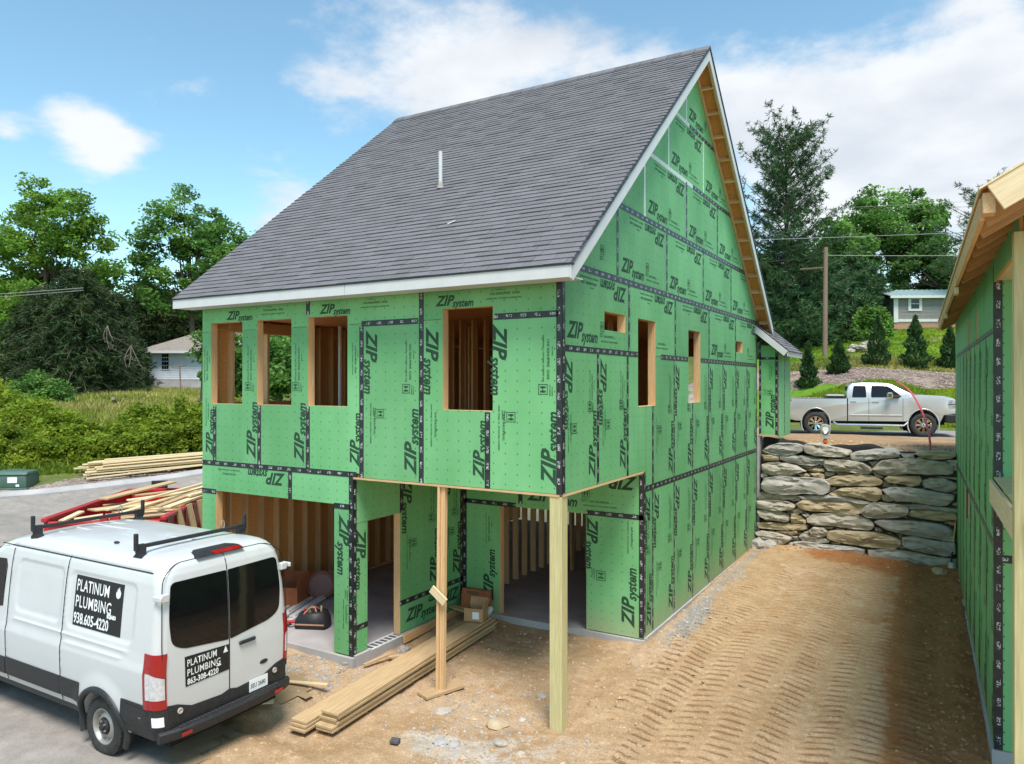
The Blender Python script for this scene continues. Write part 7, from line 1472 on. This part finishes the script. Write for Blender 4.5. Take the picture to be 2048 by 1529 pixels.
def broadleaf(name,loc,H,blobs,leaf,label,nclump=90,nleaf=110,ls=.30,cr=.85,trunk=.25,seed=1,group=None,cat='tree',base=1.,fork=.35,bark='bark',sparse=1.):
    """blobs: ellipsoids (x,y,z,rx,ry,rz) in metres making up the crown"""
    g=np.random.default_rng(seed); t=empty(name,loc,0,label,cat,group)
    vol=np.array([b[3]*b[4]*b[5] for b in blobs])**.72; cnt=np.maximum(1,(nclump*vol/vol.sum()).astype(int)); C=[]
    for b,c in zip(blobs,cnt):
        d=g.normal(size=(c,3)); d/=np.linalg.norm(d,axis=1)[:,None]; r=g.random(c)**.30; C.append(np.array(b[:3])+d*r[:,None]*np.array(b[3:]))
    C=np.concatenate(C); n=len(C)
    wb=MB(); top=max(b[2]+b[5] for b in blobs); fk=np.array([0,0,H*fork])
    tops=[Vector((0,0,-.6)),Vector((g.normal()*.1,g.normal()*.1,H*fork*.5)),Vector(fk)]
    wb.tube(tops,[trunk*1.25,trunk,trunk*.8],9,False)
    lead=Vector((blobs[0][0]*.6,blobs[0][1]*.6,top*.86)); limb(wb,fk,lead,trunk*.75,.03,g,.06,8)
    mains=[]
    for k in range(7):
        c=C[g.integers(n)]; mid=Vector(fk).lerp(lead,g.uniform(0,.55)); e=mid.lerp(Vector(c),.72); limb(wb,mid,e,trunk*.45,trunk*.14,g); mains.append((mid,e))
    for k in range(min(n,70)):
        c=Vector(C[k*n//min(n,70)]); m=min(mains,key=lambda m:(m[1]-c).length); s_=m[0].lerp(m[1],g.uniform(.4,1)); limb(wb,s_,c,trunk*.15,.012,g,.15,4)
    wb.out('trunk',MT[bark],t,smooth=True)
    per=(nleaf*g.uniform(.6,1.4,n)).astype(int); idx=np.repeat(np.arange(n),per); N_=len(idx)
    rad=cr*g.uniform(.6,1.35,n)
    d=g.normal(size=(N_,3)); d/=np.linalg.norm(d,axis=1)[:,None]; rr_=g.random(N_)**.45
    P=C[idx]+d*(rr_*rad[idx])[:,None]*np.array([1.1,1.1,.75])
    V,F=leaf_cards(P,ls*g.uniform(.6,1.35,N_),g); 
    ct=base*g.uniform(.72,1.28,n)[idx]
    mk('crown',V,F,LEAF[leaf],t,tint=tint_for(g,N_,ct)); return t
def conifer(name,loc,H,Rb,leaf,label,seed=1,whorls=26,per=6,tuft=16,ls=.42,up=.35,z0=.12,trunk=.28,droop=0.,group=None,taper=.85,irr=.3,base=1.,bark='bark',dens=1.,top=.25,asp=.15):
    g=np.random.default_rng(seed); t=empty(name,loc,0,label,'tree',group); wb=MB(); wb.tube([(0,0,-.6),(.05,0,H*.5),(0,.05,H)],[trunk,trunk*.6,.02],8,False)
    P=[];D=[]
    for w in range(whorls):
        f=z0+(1-z0)*(w+g.uniform(-.4,.4))/whorls; f=min(max(f,.02),.985); env=(1-f)**taper+ (top*.12 if f>.9 else 0)
        for k in range(per):
            L=Rb*env*g.uniform(1-irr,1+irr*.5)+.25; a=2*math.pi*(k+g.random())/per+w*1.1; zb=H*f; el=up*(.4+.8*f)
            pts=[]; 
            for j in range(7):
                u=j/6; r=L*u; z=zb+L*(el*u+.25*el*u*u-droop*u*u); pts.append(Vector((r*math.cos(a),r*math.sin(a),z)))
            wb.tube(pts,[.05*(1-.8*j/6)*(.4+L/Rb) for j in range(7)],4,False)
            m=int(tuft*dens*(.35+L/Rb))
            for _ in range(m):
                u=g.uniform(.22,1.02); j=min(5,int(u*6)); p=pts[j].lerp(pts[j+1],min(1,u*6-j)); w_=.30*L*(1-u*.6)+.05
                side=Vector((-math.sin(a),math.cos(a),0)); q=p+side*g.normal()*w_*.6+Vector((0,0,g.normal()*.10-abs(g.normal())*droop*.8)); 
                P.append(q); D.append(Vector((math.cos(a)*.6,math.sin(a)*.6,.35-droop*1.6)))
    P=np.array(P); D=np.array(D); K=11; n=len(P); idx=np.repeat(np.arange(n),K)
    d=g.normal(size=(n*K,3))*np.array([1,1,.8])+D[idx]*1.2; d/=np.linalg.norm(d,axis=1)[:,None]; s_=ls*g.uniform(.5,1.25,n*K)
    C=P[idx]+d*(s_*.45)[:,None]
    V,F=leaf_cards(C,s_,g,.1,asp,dirs=d*1.6)
    wb.out('trunk',MT[bark],t,smooth=True); mk('crown',V,F,LEAF[leaf],t,tint=tint_for(g,n*K,base*g.uniform(.7,1.3,n)[idx])); return t
def at(u,v,d):   # a spot of the landscape seen at that distance
    a,b=(u-1024)/1474.,-(v-764.5)/1474.; q=cam_ground(a*d,d); return Vector((q.x,q.y,4.93+b*d))
def spot(u,d): q=cam_ground((u-1024)/1474.*d,d); return (q.x,q.y,gz(q.x,q.y)-.15)
def mpp(d): return d/1474.
# crowns are given in picture-sized numbers so that each tree keeps its own outline; depth gives them their real size
def tree_px(name,u,d,vb,blobs_px,leaf,label,**k):
    """blobs_px: (u,v,half width,half height) -> ellipsoids as deep as they are wide"""
    x,y,z=spot(u,d); s=mpp(d); rt=Vector((math.cos(R(30.5)),math.sin(R(30.5)),0)); fw=Vector((-rt.y,rt.x,0)); g=np.random.default_rng(k.get('seed',1)+99); bl=[]
    for (bu,bv,hw,hh) in blobs_px:
        off=rt*((bu-u)*s)+fw*float(g.normal()*hw*s*.35); zz=4.93-(bv-764.5)*s-z; bl.append((off.x,off.y,zz,hw*s,hw*s,hh*s))
    H=max(b[2]+b[5] for b in bl); return broadleaf(name,(x,y,z),H,bl,leaf,label,**k)
# --- left: tall loose maple, second tree, dark drooping evergreens
tree_px('maple_tree',95,58,0,[(70,400,42,48),(120,420,52,50),(40,450,55,55),(155,450,48,45),(100,490,75,50),(190,470,38,38),(20,520,60,60),(150,540,70,50),(200,530,35,45),(70,570,75,50),(0,600,60,50)],'maple','tall open-crowned maple rising above the dark evergreen at far left',base=1.4,nclump=190,nleaf=105,ls=.34,cr=.80,trunk=.34,seed=3,fork=.25)
tree_px('maple_tree',385,66,0,[(365,410,32,38),(350,450,48,42),(390,455,55,50),(330,500,55,45),(400,520,65,55),(440,500,45,50),(310,545,48,40),(370,580,80,50),(470,530,50,60),(450,590,60,50)],'oak','tall broadleaf tree standing behind the white cottage',base=1.3,nclump=190,nleaf=105,ls=.36,cr=.85,trunk=.33,seed=4,fork=.25)
tree_px('oak_tree',520,72,0,[(500,470,50,30),(540,520,60,50),(480,560,60,60),(580,560,60,60)],'oak','broadleaf tree mostly hidden behind the roof of the green house',base=1.2,nclump=80,nleaf=100,ls=.4,cr=1.,trunk=.3,seed=5,fork=.25)
tree_px('oak_tree',-60,62,0,[(-60,520,90,90),(-20,620,70,80),(-100,600,90,100)],'deep','dense tree cut by the left edge of the picture',nclump=120,nleaf=110,ls=.36,cr=.9,trunk=.35,seed=6,fork=.3)
tree_px('maple_tree',15,54,0,[(10,600,40,50),(40,650,45,50),(-10,680,50,60),(60,600,40,40),(20,720,60,50)],'maple','mid-height green tree at the left edge below the tall maple',base=1.3,nclump=110,nleaf=105,ls=.30,cr=.75,trunk=.22,seed=7,fork=.3)
for u,d,H,Rb,sd,lab in ((160,50,8.9,4.3,21,'shaggy dark evergreen with hanging boughs, largest of the left group'),(100,53,8.0,4.6,22,'dark hanging evergreen between the left bushes and the biggest evergreen'),(225,57,8.0,2.9,23,'dark drooping evergreen just left of the white cottage'),(318,76,9.5,4.5,24,'dark evergreen behind the cottage roof'),(30,56,7.5,4.2,25,'low dark evergreen behind the far left bushes'),(410,78,9.0,4.5,26,'dark evergreen behind the cottage, near the house corner'),(290,72,10.5,3.2,27,'tall narrow evergreen spire left of the cottage roof'),(345,74,10.0,3.4,28,'tall narrow evergreen spire above the cottage roof')):
    conifer('evergreen_tree',spot(u,d),H,Rb,'hem',lab,seed=sd,whorls=26,per=7,tuft=24,ls=.40,up=.15,z0=.03,trunk=.22,droop=.42,taper=.55,irr=.5,asp=.16,group='dark evergreens left of the house')
for i,(u,d) in enumerate(((-40,78),(60,80),(160,82),(240,84),(300,86),(360,84),(450,82),(560,84),(660,88),(780,92))):
    tree_px('oak_tree',u,d,0,[(u,640,70,70),(u+30,700,70,60),(u-30,700,70,60),(u,600,45,40)],'deep','dark background tree in the wood edge far left, behind the nearer trees',nclump=60,nleaf=90,ls=.55,cr=1.3,trunk=.25,seed=40+i,fork=.2,group='background wood edge on the left')
# bare pale dead branches hanging in front of the evergreens
for i,(u,v,d) in enumerate(((215,700,46),(262,740,48))):
    g=np.random.default_rng(60+i); b=MB(); p=at(u,v-50,d)
    for k in range(3):
        q=p+Vector((.5+g.normal()*.5,g.normal()*.4,-1.0-1.0*g.random())); limb(b,p,q,.024,.008,g,.14,7)
        for _ in range(4): r_=p.lerp(q,g.uniform(.3,.95)); limb(b,r_,r_+Vector((g.normal()*.5,g.normal()*.4,-.15-.5*g.random())),.010,.004,g,.12)
    tag(b.out('dead_branch',MT['barkg']),['pale bare branch hanging before the biggest evergreen','pale bare branch at the right of the biggest evergreen'][i],'branch')
# --- bushes of the bank and the hedge along the road
def bush(u,v,hw,hh,d,leaf,label,seed,ls=.17,n=70,nl=110,base=1.,group='bushes on the left bank',zz=None):
    x,y,z=spot(u,d); s=mpp(d); top=4.93-(v-hh-764.5)*s; h=max(.8,top-z); w=hw*s
    g=np.random.default_rng(seed); t=empty('bush',(x,y,z),0,label,'bush',group)
    C=g.normal(size=(n,3)); C/=np.linalg.norm(C,axis=1)[:,None]; C[:,2]=np.abs(C[:,2]); C*=(g.random(n)**.25)[:,None]; C=C*np.array([w,w*.8,h*.88])*g.uniform(.8,1.08,(n,1))
    b=MB()
    for k in range(16): limb(b,(0,0,.05),C[k*n//16]*.92,.035,.008,g,.1,4)
    b.out('stems',MT['bark'],t)
    per=(nl*g.uniform(.6,1.4,n)).astype(int); idx=np.repeat(np.arange(n),per); N_=len(idx); dd=g.normal(size=(N_,3)); dd/=np.linalg.norm(dd,axis=1)[:,None]
    P=C[idx]+dd*(g.random(N_)**.5)[:,None]*np.array([w*.26,w*.26,h*.22]); P[:,2]=np.maximum(P[:,2],.02)
    V,F=leaf_cards(P,ls*g.uniform(.6,1.4,N_),g,.5,.6); mk('foliage',V,F,LEAF[leaf],t,tint=tint_for(g,N_,base*g.uniform(.72,1.28,n)[idx])); return t
bush(75,790,75,45,42,'oak','broad rounded mid-green bush in front of the evergreens',81,.2,90,110,1.15)
bush(-20,820,85,75,33,'bush','big yellow-green bush at the left edge of the bank',82,.17,110,120); bush(60,860,75,70,31,'bush','yellow-green bush second from the left edge above the utility box',83,.16,110,120)
bush(130,885,70,50,30.0,'bush','low yellow-green bush above the left end of the kerbside lumber pile',84,.15,100,120,.95); bush(200,900,60,40,29.2,'bush','lowest yellow-green bush directly behind the kerbside lumber pile',85,.15,90,120,.9)
bush(300,850,70,55,30.5,'bush','yellow-green bush right of the meadow gap',86,.16,110,120); bush(375,845,60,60,30.5,'bush','yellow-green bush against the left corner of the green house',87,.16,110,120,.95); bush(450,840,80,60,32,'bush','yellow-green bush hidden behind the green house corner',88,.17,80,110)
FB=((-70,890,90,70,27.6,.9),(5,905,80,60,27.0,.85),(80,915,70,50,26.6,.9),(140,915,60,42,26.9,.85),(200,905,60,42,27.2,.95),(255,900,60,40,27.5,.85),(310,892,62,45,27.8,.95),(365,888,60,48,28.1,.85),(420,885,60,55,28.4,.9),(165,880,60,40,28.6,1.05),(240,875,60,36,28.9,1.0),(110,870,70,60,29.0,1.0))
FL=('bush cut by the left edge beside the road','low bush directly behind the utility box','low bush just right of the utility box','low bush left of the kerbside lumber pile','low bush behind the left end of the kerbside lumber pile','low bush behind the left half of the kerbside lumber pile','low bush behind the middle of the kerbside lumber pile','low bush behind the right half of the kerbside lumber pile','low bush behind the right end of the kerbside lumber pile','second-row bush left of the meadow gap','second-row bush at the foot of the meadow gap','second-row bush above the utility box')
for k,(u,v,hw,hh,d,bs) in enumerate(FB): bush(u,v,hw,hh,d,'bush',FL[k],300+k,.15,85,110,bs)
tree_px('young_tree',405,40,0,[(412,705,22,34),(425,740,26,40),(440,700,40,40),(500,690,50,45),(540,720,50,50),(470,750,45,50),(560,760,45,50)],'oak','leafy young tree right against the left corner of the green house, seen through its windows',nclump=110,nleaf=110,ls=.26,cr=.6,trunk=.12,seed=95,fork=.3,base=1.25)
tree_px('young_tree',560,44,0,[(520,720,60,60),(580,700,60,60),(640,730,60,60)],'oak','leafy tree behind the left side of the green house, seen through its windows',nclump=80,nleaf=100,ls=.3,cr=.8,trunk=.15,seed=96,fork=.3,base=1.1)
# --- right: white pine, round oak, wood edge
conifer('pine_tree',spot(1572,57),16.6,5.0,'pine','tall white pine with upswept open boughs right of the gable',seed=101,whorls=26,per=7,tuft=26,ls=.42,up=.80,z0=.03,trunk=.30,droop=.10,taper=.42,irr=.55,top=1.2,asp=.14)
conifer('pine_tree',spot(1960,62),11.5,4.8,'pine','thin-topped pine half hidden behind the neighbouring roof',seed=102,whorls=14,per=5,tuft=11,ls=.44,asp=.12,up=.5,z0=.35,trunk=.24,taper=.45,irr=.5,top=1.)
tree_px('oak_tree',1790,76,0,[(1770,405,48,32),(1820,420,50,35),(1720,440,45,32),(1860,450,40,35),(1780,460,85,45),(1700,490,50,40),(1840,490,60,40),(1760,520,80,50)],'oak','round-crowned oak topping the wood beyond the grey house',nclump=190,nleaf=110,ls=.42,cr=1.0,trunk=.4,seed=103,fork=.3,base=1.35)
tree_px('oak_tree',1690,66,0,[(1660,470,38,30),(1690,500,50,40),(1640,520,45,40),(1700,560,60,50),(1660,600,55,50)],'oak','broadleaf tree just right of the utility pole top',nclump=120,nleaf=105,ls=.36,cr=.85,trunk=.3,seed=104,fork=.3,base=1.35)
tree_px('oak_tree',1880,70,0,[(1880,500,50,35),(1850,550,60,45),(1910,560,60,50),(1890,620,60,40)],'deep','dark-leaved tree above the left end of the grey house roof',nclump=120,nleaf=105,ls=.40,cr=.9,trunk=.3,seed=105,fork=.3,base=1.2)
for i,(u,d,v) in enumerate(((1480,66,560),(1540,64,570),(1600,62,600),(1650,70,600),(1720,74,580),(1770,78,570),(1830,80,580),(1900,82,560),(1980,84,540),(2060,84,540),(1440,70,600),(1580,72,560))):
    tree_px('oak_tree',u,d,0,[(u,v+20,50,50),(u-25,v+80,55,50),(u+25,v+85,55,50),(u,v+130,60,40)],'deep','dark understorey tree in the wood behind the lawn on the right',nclump=65,nleaf=100,ls=.48,cr=1.15,trunk=.22,seed=110+i,fork=.2,group='wood edge on the right')
for i,(u,d,H,Rb) in enumerate(((1560,60,9,4.2),(1620,61,8,4.),(1510,58,8.5,4),(1660,63,7,3.6),(1700,64,7.5,3.4),(1730,66,6.5,3))):
    lab_=['broad dark evergreen directly under the white pine','dark evergreen just left of the utility pole','dark evergreen behind the green gable edge left of the white pine','dark evergreen just right of the utility pole','dark evergreen between the pole and the pale round shrub','small dark evergreen behind the pale round shrub'][i]
    conifer('evergreen_tree',spot(u,d),H,Rb,'pine',lab_,seed=130+i,whorls=16,per=7,tuft=14,ls=.6,up=.12,z0=.02,trunk=.2,droop=.25,taper=.6,irr=.35,group='dark evergreens under the white pine')
bush(1745,640,38,40,58,'oak','pale rounded shrub left of the grey house',140,.24,70,100,1.5,None); bush(1700,700,40,20,58,'deep','low dark shrub at the edge of the lawn',141,.24,50,90,.9,None)
# --- row of young conical arborvitae on the gravel bank
def arbor(u,vb,d,h,w,label,seed):
    g=np.random.default_rng(seed); p=at(u,vb,d); x,y=p.x,p.y; z=float(terr_z(np.array([x]),np.array([y]))[0])-.05; t=empty('arborvitae',(x,y,z),g.uniform(0,6),label,'shrub','arborvitae row on the gravel bank')
    MB().tube([(0,0,-.2),(0,0,h*.9)],[.05,.01],6).out('trunk',MT['bark'],t)
    n=2600; f=g.random(n)**1.25; r=w*.5*(1-f)**.72*(.82+.18*np.sin(f*23+g.uniform(0,6)))*np.sqrt(g.uniform(.35,1.15,n)); r=np.where(f<.05,r*.9,r); a=g.uniform(0,6.28,n); lob=1+.16*np.sin(a*3+f*9+seed)+.10*np.sin(a*5-f*17)
    P=np.stack([r*lob*np.cos(a),r*lob*np.sin(a),.05+f*h],1); D=np.stack([np.cos(a)*.7,np.sin(a)*.7,np.full(n,.9)],1)
    V,F=leaf_cards(P,.20*g.uniform(.6,1.3,n),g,.2,.45,dirs=D); mk('foliage',V,F,LEAF['arb'],t,tint=tint_for(g,n,1+.25*np.sin(a*2+f*11))); return t
for k,(u,vb,d,h,w,l) in enumerate(((1616,757,37.5,2.25,1.2,'narrow arborvitae right beside the small porch roof'),(1678,742,39,1.75,1.4,'short rounded arborvitae second from the porch roof'),(1755,730,40.5,2.75,1.65,'arborvitae standing in front of the stone heap'),(1831,735,39.5,2.85,1.75,'pointed arborvitae in front of the grey house'),(1900,737,39.5,2.2,1.5,'arborvitae half hidden by the neighbouring eave'),(1560,765,37,2.2,1.0,'arborvitae behind the small porch roof'))): arbor(u,vb,d,h,w,l,150+k)
# heap of broken stones on the lawn
p=at(1728,712,47)
for k in range(14):
    o=rock(0,0,random.uniform(.14,.3),MT['stone'],'broken grey stone in the heap on the lawn behind the arborvitae row',.6,'stone heap on the lawn'); x,y=p.x+random.gauss(0,.45),p.y+random.gauss(0,.4); o.location=(x,y,gz(x,y)+.12+random.uniform(0,.45))
# --- grass blades
def blades(name,n,fx,zf,hmin,hmax,leaf,seed,wid=.06,tn=1.):
    g=np.random.default_rng(seed); X,Y=fx(g,n); n=len(X); Z=zf(X,Y); h=g.uniform(hmin,hmax,n); a=g.uniform(0,6.28,n); l=g.normal(size=(n,2))*.35*h[:,None]; w=wid*g.uniform(.6,1.4,n)
    c,s_=np.cos(a)*w,np.sin(a)*w
    V=np.stack([np.stack([X-c,Y-s_,Z-.02],1),np.stack([X+c,Y+s_,Z-.02],1),np.stack([X+l[:,0],Y+l[:,1],Z+h],1)],1).reshape(-1,3); F=np.arange(n*3).reshape(n,3)
    return tag(mk(name,V,F,LEAF[leaf],tint=np.repeat(tn*g.uniform(.7,1.3,n)*(.75+.5*vnoise(X,Y,.4,seed,3)),3)),kind='stuff')
def fan(u0,u1,d0,d1,w=None):
    def f(g,n):
        u=g.uniform(u0,u1,n*3); d=np.sqrt(g.uniform(d0*d0,d1*d1,n*3)); a=(u-1024)/1474.; c,s_=math.cos(R(30.506)),math.sin(R(30.506)); X=CAM[0]+a*d*c-d*s_; Y=CAM[1]+a*d*s_+d*c
        if w is not None: k=g.random(len(X))<w(X,Y); X,Y=X[k],Y[k]
        return X[:n],Y[:n]
    return f
blades('meadow_grass',52000,fan(-60,480,30,62),terr_z,.15,.45,'grass',201,.06,1.15)
blades('bank_grass',26000,fan(1560,1930,29,36,lambda x,y:f_lawn(x,y)>.4),terr_z,.08,.24,'bush',202,.05,1.25)
blades('lawn_grass',26000,fan(1560,1960,40,66,lambda x,y:f_lawn(x,y)>.3),terr_z,.05,.14,'bush',203,.07,1.2)
blades('rough_grass',9000,fan(1560,1960,38,44,lambda x,y:f_dry(x,y)>.2),terr_z,.08,.2,'grass',204,.06)
blades('hedge_foot_weeds',5000,fan(-60,420,24.5,29,lambda x,y:(kerb_x(y)-x>2.6)),terr_z,.08,.25,'bush',205,.06,.9)
